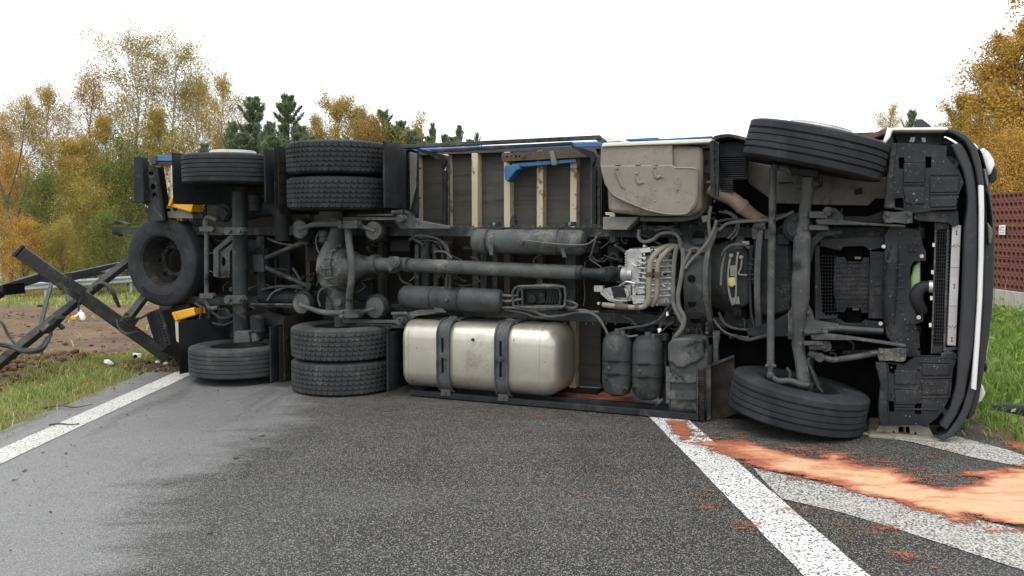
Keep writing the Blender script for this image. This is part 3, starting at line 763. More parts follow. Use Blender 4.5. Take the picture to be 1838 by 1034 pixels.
for i, (z, y0, y1) in enumerate(((.118, .02, .14), (.095, .10, .15), (.073, .10, .15), (.073, .02, .085), (.035, .02, .07), (.035, .085, .14))):
    pr_ = MB().box((-.0012, y0, z - .006), (-.0002, y1, z + .004)); mesh_obj('print', pr_.v, pr_.f, 'primer', sgn, smooth=False)

# ------------------------------------------------------------------ trees
def tree_meshes(kind, seed):
    """trunk and crown of a nominal 10 m tree"""
    R = np.random.default_rng(seed); r_ = random.Random(seed)
    tb = MB(); leaf = []
    K = dict(
        birch=dict(n=48, lo=.14, el=(22, 60), L=4.6, shape=lambda t: .35 + 1.0 * math.sin(math.pi * min(1, t * .85 + .12)), tw=8, lf=100, sp=.27, tr=.10, size=.085, m='birch_leaf', bark='birch_bark', droop=.35),
        tall_birch=dict(n=40, lo=.2, el=(32, 64), L=4.4, shape=lambda t: .45 + .9 * math.sin(math.pi * min(1, t * .8 + .12)), tw=8, lf=84, sp=.20, tr=.09, size=.075, m='olive_leaf', bark='birch_bark', droop=.5),
        sparse=dict(n=40, lo=.16, el=(25, 62), L=4.6, shape=lambda t: .5 + .7 * math.sin(math.pi * t), tw=8, lf=78, sp=.24, tr=.09, size=.08, m='bronze_leaf', bark='bark', droop=.2),
        dense=dict(n=50, lo=.03, el=(10, 58), L=5.0, shape=lambda t: .35 + 1.0 * math.sin(math.pi * min(1, t * .8 + .2)), tw=9, lf=105, sp=.22, tr=.11, size=.095, m='birch_leaf', bark='bark', droop=.3),
        bush=dict(n=42, lo=.01, el=(10, 65), L=6.4, shape=lambda t: .45 + .8 * math.cos(t * 1.35), tw=6, lf=90, sp=.42, tr=.10, size=.15, m='green_leaf', bark='bark', droop=.2),
        oak=dict(n=60, lo=.06, el=(8, 50), L=6.2, shape=lambda t: .30 + .85 * (1 - t) ** .8, tw=10, lf=105, sp=.19, tr=.14, size=.10, m='oak_leaf', bark='bark', droop=.15),
    )[kind]
    wob = [Vector((r_.uniform(-.25, .25), r_.uniform(-.25, .25), 0)) for _ in range(6)]
    tp = [Vector((0, 0, 10 * k / 5)) + wob[k] * (k / 5) * 1.4 for k in range(6)]
    tb.tube(tp, [K['tr'] * (1 - .85 * k / 5) + .012 for k in range(6)], 7, sub=3)
    def tr_at(t):
        f = t * 5; i = min(int(f), 4); return tp[i].lerp(tp[i + 1], f - i)
    for i in range(K['n']):
        t = K['lo'] + (1 - K['lo']) * ((i + r_.random()) / K['n'])
        az = i * 2.4 + r_.uniform(-.5, .5); el = rad(r_.uniform(*K['el'])) + t * .25
        L = K['L'] * K['shape'](t) * r_.uniform(.7, 1.1) * .62
        p = tr_at(min(t, .99)); d = Vector((math.cos(az) * math.cos(el), math.sin(az) * math.cos(el), math.sin(el)))
        pts = [p]
        for s in range(3):
            d = (d + Vector((r_.uniform(-.22, .22), r_.uniform(-.22, .22), r_.uniform(-.1, .12) - K['droop'] * .18 * s))).normalized()
            pts.append(pts[-1] + d * L / 3)
        r0 = K['tr'] * (.42 - .25 * t)
        tb.tube(pts, [r0, r0 * .7, r0 * .45, r0 * .2], 5, sub=2)
        for s in range(K['tw']):
            q = .3 + .7 * (s + r_.random()) / K['tw']; f = q * 3; k = min(int(f), 2)
            a = pts[k].lerp(pts[k + 1], f - k)
            dd = (d + Vector((r_.uniform(-1, 1), r_.uniform(-1, 1), r_.uniform(-.5, .8) - K['droop']))).normalized()
            l2 = L * r_.uniform(.25, .5)
            e = a + dd * l2
            tb.tube([a, a.lerp(e, .5) + Vector((0, 0, .04)), e], [r0 * .3, r0 * .2, r0 * .08], 3, False)
            n = int(K['lf'] * r_.uniform(.5, 1.3))
            u = R.random(n)[:, None]
            leaf.append(np.array(a)[None] * (1 - u) + np.array(e)[None] * u + R.normal(size=(n, 3)) * K['sp'] * np.array([1, 1, .75]))
    cen = np.concatenate(leaf)
    cen[:, 2] = np.maximum(cen[:, 2], .05)
    v, f = leaf_cloud(cen, K['size'])
    crown = np_mesh('crown', v, f, K['m'])
    trunk = bpy.data.meshes.new('trunk'); trunk.from_pydata(tb.v, [], tb.f); trunk.shade_smooth(); trunk.materials.append(M[K['bark']])
    return trunk, crown

def pine_meshes(seed, full=1.):
    r_ = random.Random(seed); R = np.random.default_rng(seed)
    tb = MB(); C, Dv = [], []
    tb.tube([(0, 0, 0), (.06, .04, 3.5), (.0, .1, 7), (.03, .05, 10)], [.15, .11, .06, .012], 7, sub=2)
    z = 1.6
    while z < 9.85:
        t = z / 10
        L = (3.0 * (1 - t) ** .70 + .22) * r_.uniform(.35, 1.25) * full
        nb = r_.randint(3, 4); a0 = r_.random() * 6.28
        for k in range(nb):
            az = a0 + k * 6.283 / nb + r_.uniform(-.4, .4); el = rad(12 + 38 * t + r_.uniform(-10, 14))
            p = Vector((.04, .06, z)); pts = [p]; d = Vector((math.cos(az) * math.cos(el), math.sin(az) * math.cos(el), math.sin(el)))
            for s in range(3):
                d = (d + Vector((0, 0, .16))).normalized(); pts.append(pts[-1] + d * L / 3)
            tb.tube(pts, [.03 * (1.2 - t), .022 * (1.2 - t), .014, .006], 4, False)
            for s in range(14):
                q = .30 + .70 * s / 13; f = q * 3; i = min(int(f), 2); a = pts[i].lerp(pts[i + 1], f - i)
                side = Vector((-math.sin(az), math.cos(az), 0)) * (1 if s % 2 else -1)
                sh = (d + side * (r_.uniform(.3, 1.) if s < 13 else 0) + Vector((0, 0, r_.uniform(.2, .9)))).normalized(); l2 = L * .17 * (1.2 - q * .5) + .10
                tb.tube([a, a + sh * l2], [.008, .004], 3, False)
                m = int(16 + 26 * l2)
                u = R.random(m) ** .8
                base = np.array(a)[None] + np.array(sh)[None] * (u * l2)[:, None]
                C.append(base); Dv.append(np.array(sh)[None] * .85 + R.normal(size=(m, 3)) * .75)
        z += r_.uniform(.2, .4) * (1.15 - .45 * t)
    m = 60                                                            # leader
    C.append(np.array([[.03, .05, 9.0]]) + np.array([[0, 0, 1.]]) * (R.random(m) * 1.15)[:, None]); Dv.append(np.array([[0, 0, .9]]) + R.normal(size=(m, 3)) * .5)
    C, Dv = np.concatenate(C), np.concatenate(Dv)
    Dv /= np.linalg.norm(Dv, axis=1)[:, None]
    s = np.cross(Dv, R.normal(size=Dv.shape)); s /= np.linalg.norm(s, axis=1)[:, None] + 1e-9
    ln = R.uniform(.10, .19, len(C))[:, None]
    v = np.stack([C - s * .011, C + s * .011, C + Dv * ln + s * .006, C + Dv * ln - s * .006], 1).reshape(-1, 3)
    crown = np_mesh('crown', v, (np.arange(len(C)) * 4)[:, None] + np.arange(4)[None], 'needle')
    trunk = bpy.data.meshes.new('trunk'); trunk.from_pydata(tb.v, [], tb.f); trunk.shade_smooth(); trunk.materials.append(M['bark'])
    return trunk, crown

KIND = {}
for k, kd, sd in (('birch', 'birch', 1), ('birch2', 'birch', 2), ('tall', 'tall_birch', 3), ('tall2', 'tall_birch', 4), ('sparse', 'sparse', 5), ('dense', 'dense', 6), ('dense2', 'dense', 7), ('bush', 'bush', 8), ('bush2', 'bush', 9), ('oak', 'oak', 10)):
    KIND[k] = tree_meshes(kd, sd)
for k, sd, fl in (('pine', 21, 1.), ('pine2', 22, .85), ('pine3', 23, 1.1)): KIND[k] = pine_meshes(sd, fl)

def recol(base, name, leaf):
    t, c = KIND[base]; c2 = c.copy(); c2.materials.clear(); c2.materials.append(M[leaf]); KIND[name] = (t, c2)
recol('sparse', 'sparse_yellow', 'birch_leaf'); recol('dense', 'dense_orange', 'orange_leaf'); recol('bush', 'bush_orange', 'orange_leaf'); recol('bush2', 'bush_yellow', 'olive_leaf'); recol('birch2', 'birch_bronze', 'bronze_leaf'); recol('dense2', 'dense_olive', 'olive_leaf')

def tree(kind, px, top, depth, wide, label, cat='tree', name='tree', rz=None, zb=None):
    p = D(px, top, depth)
    zb = float(height(p.x, p.y)) - .05 if zb is None else zb
    s = (p.z - zb) / 10
    e = empty(name, (p.x, p.y, zb), rz=rz if rz is not None else (px * 1.7) % 6.28)
    tag(e, label, cat, 'trees and shrubs at the edge of the wood' if px < 900 else None)
    for nm, me in zip(('trunk', 'crown'), KIND[kind]):
        o = link(nm, me, parent=e); o.scale = (s * wide, s * wide, s)
    return e

for a in (
    ('birch_bronze', -8, 232, 42, .8, 'thin orange tinted birch at the picture edge, left of all others', 'birch tree', 'birch_tree'),
    ('sparse_yellow', 34, 205, 45, .75, 'sparse yellow tree beside the leaning dark trunk at the edge', 'tree', 'deciduous_tree'),
    ('birch', 88, 190, 46, .72, 'rounded orange yellow birch second in height left of the bronze tree', 'birch tree', 'birch_tree'),
    ('sparse', 160, 166, 47, .8, 'half bare bronze tree with a pointed twiggy top', 'tree', 'deciduous_tree'),
    ('tall', 238, 100, 48, .95, 'tallest airy birch whose thin crown rises above all the trees', 'birch tree', 'birch_tree'),
    ('tall2', 312, 112, 50, .9, 'second tallest birch with see-through crown, just right of the tallest', 'birch tree', 'birch_tree'),
    ('birch2', 352, 168, 51, .62, 'yellow green birch leaning between the second tallest and the pines', 'birch tree', 'birch_tree'),
    ('birch', 402, 172, 47, .62, 'golden birch directly left of the first tall pine', 'birch tree', 'birch_tree'),
    ('dense2', 196, 238, 45, .8, 'dense golden tree standing below the tallest birch', 'tree', 'deciduous_tree'),
    ('dense_olive', 292, 225, 45, .8, 'dense olive yellow tree behind the tag axle end of the truck', 'tree', 'deciduous_tree'),
    ('dense', 128, 265, 43, .85, 'dense yellow tree below the bronze pointed tree', 'tree', 'deciduous_tree'),
    ('pine', 455, 180, 44, 1.25, 'dark green pine with a spiky top, first of the tall pair', 'pine tree', 'pine_tree'),
    ('pine2', 513, 176, 45, 1.25, 'dark green pine right of its twin, beside the golden tree', 'pine tree', 'pine_tree'),
    ('pine3', 418, 225, 43, .8, 'small pine under the golden birch', 'pine tree', 'pine_tree'),
    ('pine2', 368, 262, 41, .95, 'low broad pine showing just above the upper tag wheel', 'pine tree', 'pine_tree'),
    ('pine3', 486, 225, 42, .9, 'bushy pine between the tall pair of pines', 'pine tree', 'pine_tree'),
    ('dense_olive', 566, 236, 48, .62, 'low yellowing tree between the pine pair and the golden tree', 'tree', 'deciduous_tree'),
    ('dense', 610, 196, 46, .72, 'bright golden tree above the upper drive wheels', 'tree', 'deciduous_tree'),
    ('sparse', 662, 236, 45, .75, 'small bronze tree at the right foot of the golden tree', 'tree', 'deciduous_tree'),
    ('pine', 645, 202, 51, 1.1, 'pine just right of the golden tree', 'pine tree', 'pine_tree'),
    ('pine3', 688, 204, 49, 1.15, 'widest pine of the right hand row', 'pine tree', 'pine_tree'),
    ('pine2', 722, 222, 48, 1.1, 'pine sloping down to the side guard of the truck', 'pine tree', 'pine_tree'),
    ('pine', 752, 236, 50, .7, 'short pine with thin tip next to the side guard end', 'pine tree', 'pine_tree'),
    ('pine2', 776, 225, 52, .55, 'thin young pine top, first of the last three', 'pine tree', 'pine_tree'),
    ('pine', 824, 229, 52, .55, 'thin young pine top, middle of the last three', 'pine tree', 'pine_tree'),
    ('pine3', 856, 243, 52, .5, 'smallest pine tip, last of the row toward the cab', 'pine tree', 'pine_tree'),
    ('pine', 438, 245, 42, 1.3, 'low wide pine in front of the small pine', 'pine tree', 'pine_tree'),
    ('pine2', 540, 232, 43, 1.2, 'broad pine between the tall pair and the golden tree', 'pine tree', 'pine_tree'),
    ('pine', 585, 258, 42, 1.2, 'low pine under the golden tree', 'pine tree', 'pine_tree'),
    ('pine2', 668, 222, 46, 1.2, 'dense pine filling the gap beside the widest pine', 'pine tree', 'pine_tree'),
    ('pine', 706, 232, 46, 1.2, 'pine filling the slope below the widest pine', 'pine tree', 'pine_tree'),
    ('bush_yellow', 745, 256, 46, .6, 'yellow bush low in the right hand row of pines', 'shrub', 'shrub'),
    ('pine3', 798, 246, 48, .9, 'low bushy pine between two thin young tops', 'pine tree', 'pine_tree'),
    ('pine', 738, 240, 45, 1.25, 'low pine directly left of the side guard corner', 'pine tree', 'pine_tree'),
    ('pine2', 768, 249, 46, 1.25, 'low pine half hidden by the upper side guard bar', 'pine tree', 'pine_tree'),
    ('pine', 812, 250, 47, 1.2, 'low pine under the middle thin young top', 'pine tree', 'pine_tree'),
    ('pine2', 842, 254, 48, 1.1, 'lowest pine before the last small tip', 'pine tree', 'pine_tree'),
    ('pine3', 556, 250, 41, 1.3, 'wide low pine right of the broad pine', 'pine tree', 'pine_tree'),
    ('pine', 490, 250, 40, 1.3, 'low pine in front of the bushy one between the twins', 'pine tree', 'pine_tree'),
    ('bush', 78, 338, 38, .85, 'green shrub at the foot of the orange yellow birch', 'shrub', 'shrub'),
    ('bush2', 222, 288, 41, .72, 'large dark green shrub next to the lamp bracket of the truck', 'shrub', 'shrub'),
    ('bush_yellow', 152, 350, 37, .8, 'yellow green shrub between the two green ones', 'shrub', 'shrub'),
    ('bush_orange', 14, 300, 39, .6, 'glowing orange shrub at the picture edge', 'shrub', 'shrub'),
    ('bush_orange', 40, 412, 34, 1.1, 'low orange brown shrub behind the raised drawbar beam', 'shrub', 'shrub'),
    ('bush', 190, 400, 36, 1., 'low green shrub above the guardrail near the spare wheel', 'shrub', 'shrub'),
    ('bush_yellow', 110, 415, 34.5, 1., 'low yellow shrub behind the guardrail between the drawbar beams', 'shrub', 'shrub'),
    ('bush2', 300, 330, 42, .9, 'dark shrub hidden behind the spare wheel', 'shrub', 'shrub'),
): tree(*a)
# leaning bare trunk at the picture edge
e = empty('bare_tree', (D(14, 480, 37).x, 37, -1.3)); tag(e, 'dark bare trunk leaning at the picture edge', 'tree', 'trees and shrubs at the edge of the wood')
MB().tube([(0, 0, 0), (.25, 0, 2.2), (-.1, .1, 4.2), (-.7, .2, 6.4)], [.09, .075, .05, .02], 7).tube([(.2, 0, 2.4), (.8, .1, 4.4), (1.0, .2, 5.6)], [.05, .035, .012], 5).tube([(0, .1, 3.9), (.6, .1, 5.6), (.8, .1, 6.6)], [.04, .03, .01], 5).build('trunk', 'bark', e)

# the depth of the wood behind the single trees
n = 85000
x = rng.uniform(-62, 24, n); y = rng.uniform(53, 66, n)
topz = 2.6 + 9.0 * fbm(x * .16, x * 0, 91) * sstep(-x, -22, 16)
z = -1.2 + (topz + 1.2) * rng.random(n) ** .8
for nm, k, m in (('yellow', fbm(x * .13, z * .2, 95) > .44, 'olive_leaf'), ('green', fbm(x * .13, z * .2, 95) <= .44, 'green_leaf')):
    v, f = leaf_cloud(np.stack([x, y, z], -1)[k], .36)
    tag(link('woodland', np_mesh('woodland', v, f, m)), {'yellow': 'yellowing foliage deep in the wood behind the single trees', 'green': 'green foliage deep in the wood behind the single trees'}[nm], 'wood', kind='stuff')

# right of the cab
oak = tree('oak', 1950, -70, 22, 1.15, 'large orange and green oak in autumn colour rising behind the red barrier', 'tree', 'oak_tree', rz=.6, zb=.2)
tw = D(1815, 33, 20.) ; cc = Vector(oak.location)
q = [Vector((.1, -.1, 6.6)), Vector((-.7, -1.0, 8.05)), D(1822, -22, 20.) - cc, tw - cc]
q = [Matrix.Rotation(-.6, 3, 'Z') @ p for p in q]
o = MB().tube(q, [.035, .025, .012, .004], 6).build('branch', 'bark', oak)
aa, bb = np.array(q[2]), np.array(q[3]); u = rng.random(70)[:, None]
v, f = leaf_cloud(aa * (1 - u) + bb * u + rng.normal(size=(70, 3)) * .06, .1)
link('branch_leaves', np_mesh('branch_leaves', v, f, 'oak_leaf'), parent=o)
tree('oak', 1826, 78, 26, .9, 'pointed oak crown left of and behind the large oak, above the bumper corner', 'tree', 'oak_tree', rz=2.2, zb=.2)
tree('oak', 1768, 150, 30, .95, 'lowest oak crown touching the upper corner of the bumper', 'tree', 'oak_tree', rz=4.2, zb=.2)
tree('dense_orange', 1815, 225, 25, .9, 'smaller orange tree behind the bumper corner and the barrier', 'tree', 'deciduous_tree', zb=.2)
tree('bush_orange', 1815, 268, 19, .8, 'orange leaved shrub looking over the red barrier', 'shrub', 'shrub', zb=.2)
tree('dense_olive', 1722, 205, 30, .5, 'green and yellow tree top peeping over the upper bumper corner', 'tree', 'deciduous_tree', zb=.2)
tree('pine3', 1636, 203, 62, .8, 'far round topped pine above the cab step', 'pine tree', 'pine_tree', zb=0)
tree('sparse_yellow', 1592, 216, 48, .7, 'far thin yellow tree right of the upper front wheel', 'tree', 'deciduous_tree', zb=0)

# ================================================================== the overturned truck
truck = empty('truck', T_ORG, rz=-T_ANG)
tag(truck, 'overturned truck lying on its side with dusty grey underbody facing out', 'truck')

SPLIT = {'brake_chamber', 'shield_frame', 'front_bracket', 'rear_beam_end', 'wing_stay', 'strap_foot', 'cross_member', 'air_vessel', 'shield_panel', 'bracket_box', 'perforated_bracket', 'perforated_channel', 'mudguard_skirt', 'bracket_flange', 'lit_window', 'dark_opening', 'label_plate', 'frame_gusset',
         'grille_opening', 'grille_bar', 'shield_field', 'shield_pocket', 'side_rave', 'bed_wall', 'slot', 'radiator_end', 'clip', 'cable_plug', 'bar_seam', 'hole', 'stiffening_bead', 'bearer_mount', 'side_window', 'wing_recess', 'pipe', 'fairing_edge'}
STUFF = {'rail_bolts', 'cooling_rib', 'gearbox_bolts', 'pan_rib', 'shield_fixing', 'fastener', 'rib', 'rivet', 'screw', 'cable_loom', 'engine_block_ribs', 'panel_rib', 'grid_rib', 'radiator_grille', 'grille_frame', 'arch_bolts', 'wheel_nut',
         'hand_hole', 'shield_step', 'wing_fixing', 'pipe_clamp', 'stamped_mark', 'beam_plug', 'tank_fitting', 'silencer_bracket', 'retarder_pipe', 'plug', 'pump_casting'}
def part(mb, name, m, parent=truck, bevel=0., **k):
    if name in SPLIT and len(mb.cuts) > 1:
        cs = mb.cuts + [(len(mb.v), len(mb.f))]; o = None
        for (v0, f0), (v1, f1) in zip(cs, cs[1:]):
            q = MB(); q.v = mb.v[v0:v1]; q.f = [tuple(i - v0 for i in f) for f in mb.f[f0:f1]]
            o = q.build(name, m, parent, bevel, **k)
        return o
    o = mb.build(name, m, parent, bevel, **k)
    if name in STUFF: o['kind'] = 'stuff'
    return o

# ------------------------------------------------------------------ wheels
def tyre_ring(R, hw, grooves, m='rubber'):
    p = [(.292, -hw * .80), (.31, -hw * .93), (.36, -hw * 1.02), (.42, -hw * 1.03), (R - .04, -hw * .99), (R - .012, -hw * .93), (R - .002, -hw * .86)]
    for g, gw, gd in grooves:
        p += [(R, g - gw), (R - .001, g - gw * .9), (R - gd, g - gw * .6), (R - gd, g + gw * .6), (R - .001, g + gw * .9), (R, g + gw)]
    p += [(R - .002, hw * .86), (R - .012, hw * .93), (R - .04, hw * .99), (.42, hw * 1.03), (.36, hw * 1.02), (.31, hw * .93), (.292, hw * .80)]
    b = MB()
    b.lathe((0, 0, 0), (0, 0, 1), [(z, r) for r, z in p], 96, True)
    return b

def drive_tyre(R, hw):
    b = tyre_ring(R - .013, hw, ())
    nb, rows = 54, 6
    wz = hw * 1.74 / rows
    for row in range(rows):
        z0 = -hw * .87 + row * wz
        for k in range(nb):
            a0 = 2 * math.pi * (k + .5 * (row % 2) * 0 + .12 * row) / nb; da = 2 * math.pi / nb * .93
            top, bot = [], []
            edge = [(0, 0.006), (.2, -.003), (.5, -.007), (.8, -.003), (1, .006)]
            pts = [(u, z0 + .0065 + dz) for u, dz in edge] + [(u, z0 + wz - .0065 + dz) for u, dz in edge[::-1]]
            pts = [(u, min(max(z, -hw * .88), hw * .88)) for u, z in pts]
            for u, z in pts:
                a = a0 + da * u; cr = R - .006 * (abs(z) / hw) ** 3
                top.append((cr * math.cos(a), cr * math.sin(a), z)); bot.append(((R - .016) * math.cos(a), (R - .016) * math.sin(a), z))
            n = len(top)
            b.add(top + bot, [tuple(range(n))] + [(i, (i + 1) % n, n + (i + 1) % n, n + i) for i in range(n)])
    return b

def rim_mesh(hw, disc, hub=.12):
    """disc: where the wheel disc sits along the axle (+ = towards the face)"""
    b = MB()
    prof = [(.302, hw * .80), (.308, hw * .86), (.297, hw * .89), (.288, hw * .86), (.284, hw * .72), (.262, hw * .55), (.255, hw * .1), (.25, disc + .05), (.235, disc + .012),
            (.21, disc + .02), (.15, disc + .035), (hub, disc + .03), (hub, disc), (.2, disc - .012), (.252, disc - .02), (.258, -hw * .6), (.284, -hw * .74), (.29, -hw * .87), (.302, -hw * .86)]
    b.lathe((0, 0, 0), (0, 0, 1), [(z, r) for r, z in prof], 64, True)
    return b

def wheel(name, z, u, w, R, hw, face, tyre_mesh, rim_disc, tilt=0., m_ring=None, tw=0.):
    """axle upright (the truck lies on its side); face +1: outside up, -1: outside down"""
    e = empty(name, (u, w, z), truck)
    e.rotation_euler = (0, tilt, 0)
    if tw: e.rotation_euler = (tw, tilt, 0)
    o = link('tyre', tyre_mesh, parent=e)
    s = rim_mesh(hw, rim_disc * face).build('rim', 'rim', e)
    for t in range(1):
        hb = MB()
        hb.cyl((0, 0, rim_disc * face - .02), (0, 0, rim_disc * face + .09 * face), .115, 24, .012)
        for k in range(10):
            a = 2 * math.pi * k / 10; p = Vector((.165 * math.cos(a), .165 * math.sin(a), rim_disc * face))
            hb.cyl(p, p + Vector((0, 0, .06 * face)), .014, 6, .003)
        hb.build('hub', 'chassis', e)
    if m_ring:
        zr = hw * face
        MB().lathe((0, 0, zr), (0, 0, zr + face * .05), [(-.6, .2), (.0, .245), (.55, .245), (.7, .238), (.85, .238), (1, .225), (1, .185), (.3, .18)], 56, True).build('wheel_ring', m_ring, e)
    return e

def tmesh(mb, m):
    o = mb.build('tyre', m, None); me = o.data; bpy.data.objects.remove(o); return me
RIB = [(-.088, .006, .014), (-.045, .0045, .014), (.0, .0045, .014), (.045, .0045, .014), (.088, .006, .014)]
T_rib = tmesh(tyre_ring(.517, .152, [(g, w_, d) for g, w_, d in RIB]), 'rubber')
T_rib_d = T_rib.copy(); T_rib_d.materials.clear(); T_rib_d.materials.append(M['rubber_dusty'])
T_front = tmesh(tyre_ring(.535, .150, [(-.078, .006, .015), (-.082 + .012, .003, .01), (-.028, .0055, .015), (.028, .0055, .015), (.07, .003, .01), (.078, .006, .015)]), 'rubber')
T_drive = tmesh(drive_tyre(.515, .158), 'rubber')
T_drive_d = T_drive.copy(); T_drive_d.materials.clear(); T_drive_d.materials.append(M['rubber_dusty'])

pu = P(609, 321, .5); pl = P(616, 640, .5)
zu, zl = pu.z, pl.z
wheel('drive_wheel', 2.305, pu.x, .5, .515, .158, 1, T_drive, .03)
wheel('drive_wheel', 1.962, pu.x, .5, .515, .158, -1, T_drive, .03)
wheel('drive_wheel', .495, pl.x, .5, .515, .158, 1, T_drive_d, .03)
wheel('drive_wheel', .162, pl.x, .5, .515, .158, -1, T_drive_d, .03)
tu_, tl_ = P(419, 315, .5), P(430, 650, .5)
wheel('tag_wheel', 2.235, tu_.x, .5, .517, .152, 1, T_rib, -.02, m_ring='silver_ring')
wheel('tag_wheel', .225, tl_.x, .5, .517, .152, -1, T_rib_d, -.02)
fu, fl = P(1462, 270, .42), P(1431, 729, .45)
wheel('front_wheel', fu.z, fu.x, fu.y, .535, .150, 1, T_front, -.02, rad(13.2), 'silver_ring')
wheel('front_wheel', max(fl.z, .236), fl.x, fl.y, .535, .150, -1, T_front, -.02, rad(9.6), 'silver_ring')

# spare wheel under the tail, its face to the viewer
sw = P(287, 469, .62)
spare = empty('spare_wheel', sw + Vector((.0, .19, 0)), truck)
spare.rotation_euler = (math.pi / 2, 0, 0)
hw = .19
T_spare = tmesh(tyre_ring(.515, hw, [(-.10, .007, .013), (-.05, .005, .013), (0, .005, .013), (.05, .005, .013), (.10, .007, .013)]), 'rubber')
link('tyre', T_spare, parent=spare)
rim_mesh(hw, -.06, .14).build('rim', 'rim', spare)
hb = MB().lathe((0, 0, -.08), (0, 0, -.02), [(0, .2), (.2, .2), (.5, .185), (1., .18), (1., .145), (0, .14)], 40, True)
for k in range(10):
    a = 2 * math.pi * k / 10 + .2
    hb.cyl((.165 * math.cos(a), .165 * math.sin(a), -.03), (.165 * math.cos(a), .165 * math.sin(a), -.005), .013, 8, .002)
hb.build('hub', 'rim', spare)
hh_ = MB()
for k in range(8):
    a = 2 * math.pi * k / 8; hh_.cyl((.222 * math.cos(a), .222 * math.sin(a), -.055), (.222 * math.cos(a), .222 * math.sin(a), -.028), .022, 12)
hh_.build('hand_hole', 'black', spare)
rw = MB()
for k in range(10):
    a = 2 * math.pi * k / 10 + .2; rw.cyl((.165 * math.cos(a), .165 * math.sin(a), -.006), (.165 * math.cos(a), .165 * math.sin(a), .004), .008, 8, .002)
rw.build('wheel_nut', 'rust', spare)

def arc_text(txt, radius, mid, size, z, parent, flip=False):
    cu = bpy.data.curves.new('lettering', 'FONT'); cu.body = txt; cu.size = size; cu.extrude = .004; cu.align_x = 'CENTER'; cu.resolution_u = 2; cu.space_character = 1.15
    ob = bpy.data.objects.new('lettering', cu); COL.objects.link(ob)
    me_ = bpy.data.meshes.new_from_object(ob.evaluated_get(bpy.context.evaluated_depsgraph_get()))
    bpy.data.objects.remove(ob)
    me_.name = 'lettering'
    for v_ in me_.vertices:
        x, y, zz = v_.co
        if flip: a = mid + x / radius; r = radius - y
        else: a = mid - x / radius; r = radius + y
        v_.co = (r * math.cos(a), r * math.sin(a), z + zz)
    me_.materials.clear(); me_.materials.append(M['letter'])
    return link('lettering', me_, parent=parent)
arc_text('BRIDGESTONE', .435, rad(-98), .075, hw * 1.0 + .006, spare, True)
arc_text('R244', .385, rad(62), .065, hw * 1.02 + .004, spare)

# ------------------------------------------------------------------ chassis rails
W0, W1 = .76, 1.03
def rail_z(z0, z1, px0, px1, holes=True):
    u0, u1 = P(px0, 415, W0).x, P(px1, 415, W0).x
    inward = -1 if z0 > 1.25 else 1
    b = MB()
    zo, zi = (z1, z0) if inward < 0 else (z0, z1)
    t = .009
    b.box((u0, W0, min(zo, zi)), (u1, W0 + t, max(zo, zi)))
    b.box((u0, W1 - t, min(zo, zi)), (u1, W1, max(zo, zi)))
    b.box((u0, W0 + t, zo - (t if zo > zi else 0)), (u1, W1 - t, zo + (0 if zo > zi else t)))
    return b
part(rail_z(1.545, 1.635, 200, 1660), 'chassis_rail', 'chassis', bevel=.003)
part(rail_z(.76, .85, 300, 1660), 'chassis_rail', 'chassis', bevel=.003)
b = MB()
for k in range(70):
    x = 520 + k * 13.2 + random.Random(k).uniform(-4, 4)
    b.bolts([(x, 406.5)], W0 + .03, 2.0, .012)
    if k % 3: b.bolts([(x + 4, 577 + (x - 560) * .008)], W0 - .002, 1.8, .012)
part(b, 'rail_bolts', 'chassis_pale')
# cross members of the frame
b = MB()
for px in (470, 765, 1025, 1210):
    u = P(px, 480, .82).x
    b.box((u - .05, .80, .855), (u + .05, .81, 1.54)); b.box((u - .05, .81, .855), (u - .042, .98, 1.54)); b.box((u + .042, .81, .855), (u + .05, .98, 1.54))
part(b, 'cross_member', 'chassis', bevel=.003)
b = MB().pp([(863, 452), (873, 452), (873, 520), (863, 520)], .83, .012, [(868, 460, 1.6), (868, 472, 1.6), (868, 498, 1.6)]).pp([(884, 456), (892, 456), (892, 520), (884, 520)], .85, .012, [(888, 465 + 9 * k, 1.5) for k in range(5)])
b.pp([(1015, 456), (1037, 456), (1037, 545), (1015, 545)], .86, .012, [(1020 + 12 * (k % 2), 464 + 6.5 * k, 1.6) for k in range(12)])
part(b, 'perforated_bracket', 'chassis', bevel=.0)

# ------------------------------------------------------------------ load bed: floor boards, cream cross members, blue side rave
WB = 1.2
uR, uF = P(279, 330, WB).x, P(1085, 330, WB).x
zT, zB = 2.40, .06
edges = [uR] + [P(x, 330, WB).x for x in (500, 700)]
fx = [279, 350, 430, 500, 560, 620, 690, 755.5, 808, 860, 917.5, 976, 1035.5, 1085]
fu_ = [P(x, 340, WB).x for x in fx]
for i in range(len(fu_) - 1):
    nb = 3
    for k in range(nb):                                        # three boards per bay, with a fine joint between them
        b = MB()
        za, zb_ = (zB, .80, 1.60, zT)[k:k + 2]
        b.box((fu_[i] + .004, WB + .002 * (k % 2), za + .003), (fu_[i + 1] - .004, WB + .03, zb_ - .003))
        part(b, 'floor_board', 'ply_shaded' if k == 1 else 'ply')  # middle boards get the painted shade
for i, x in enumerate(fx[1:-1]):
    u = fu_[i + 1]; h = .033 if x > 760 else .028
    o = part(MB().box((u - h, WB - .11, 1.6), (u + h, WB - .002, zT - .02)), 'cross_beam', 'cream' if x > 740 else 'paint_cream_dirty', bevel=.004)
    part(MB().box((u - h * .96, WB - .108, .84), (u + h * .96, WB - .002, 1.599)), 'beam_middle', 'paint_cream_dirty', o, bevel=.004)
    part(MB().box((u - h, WB - .11, zB), (u + h, WB - .002, .839)), 'beam_end', 'cream' if x > 1000 else 'paint_cream_dirty', o, bevel=.004)
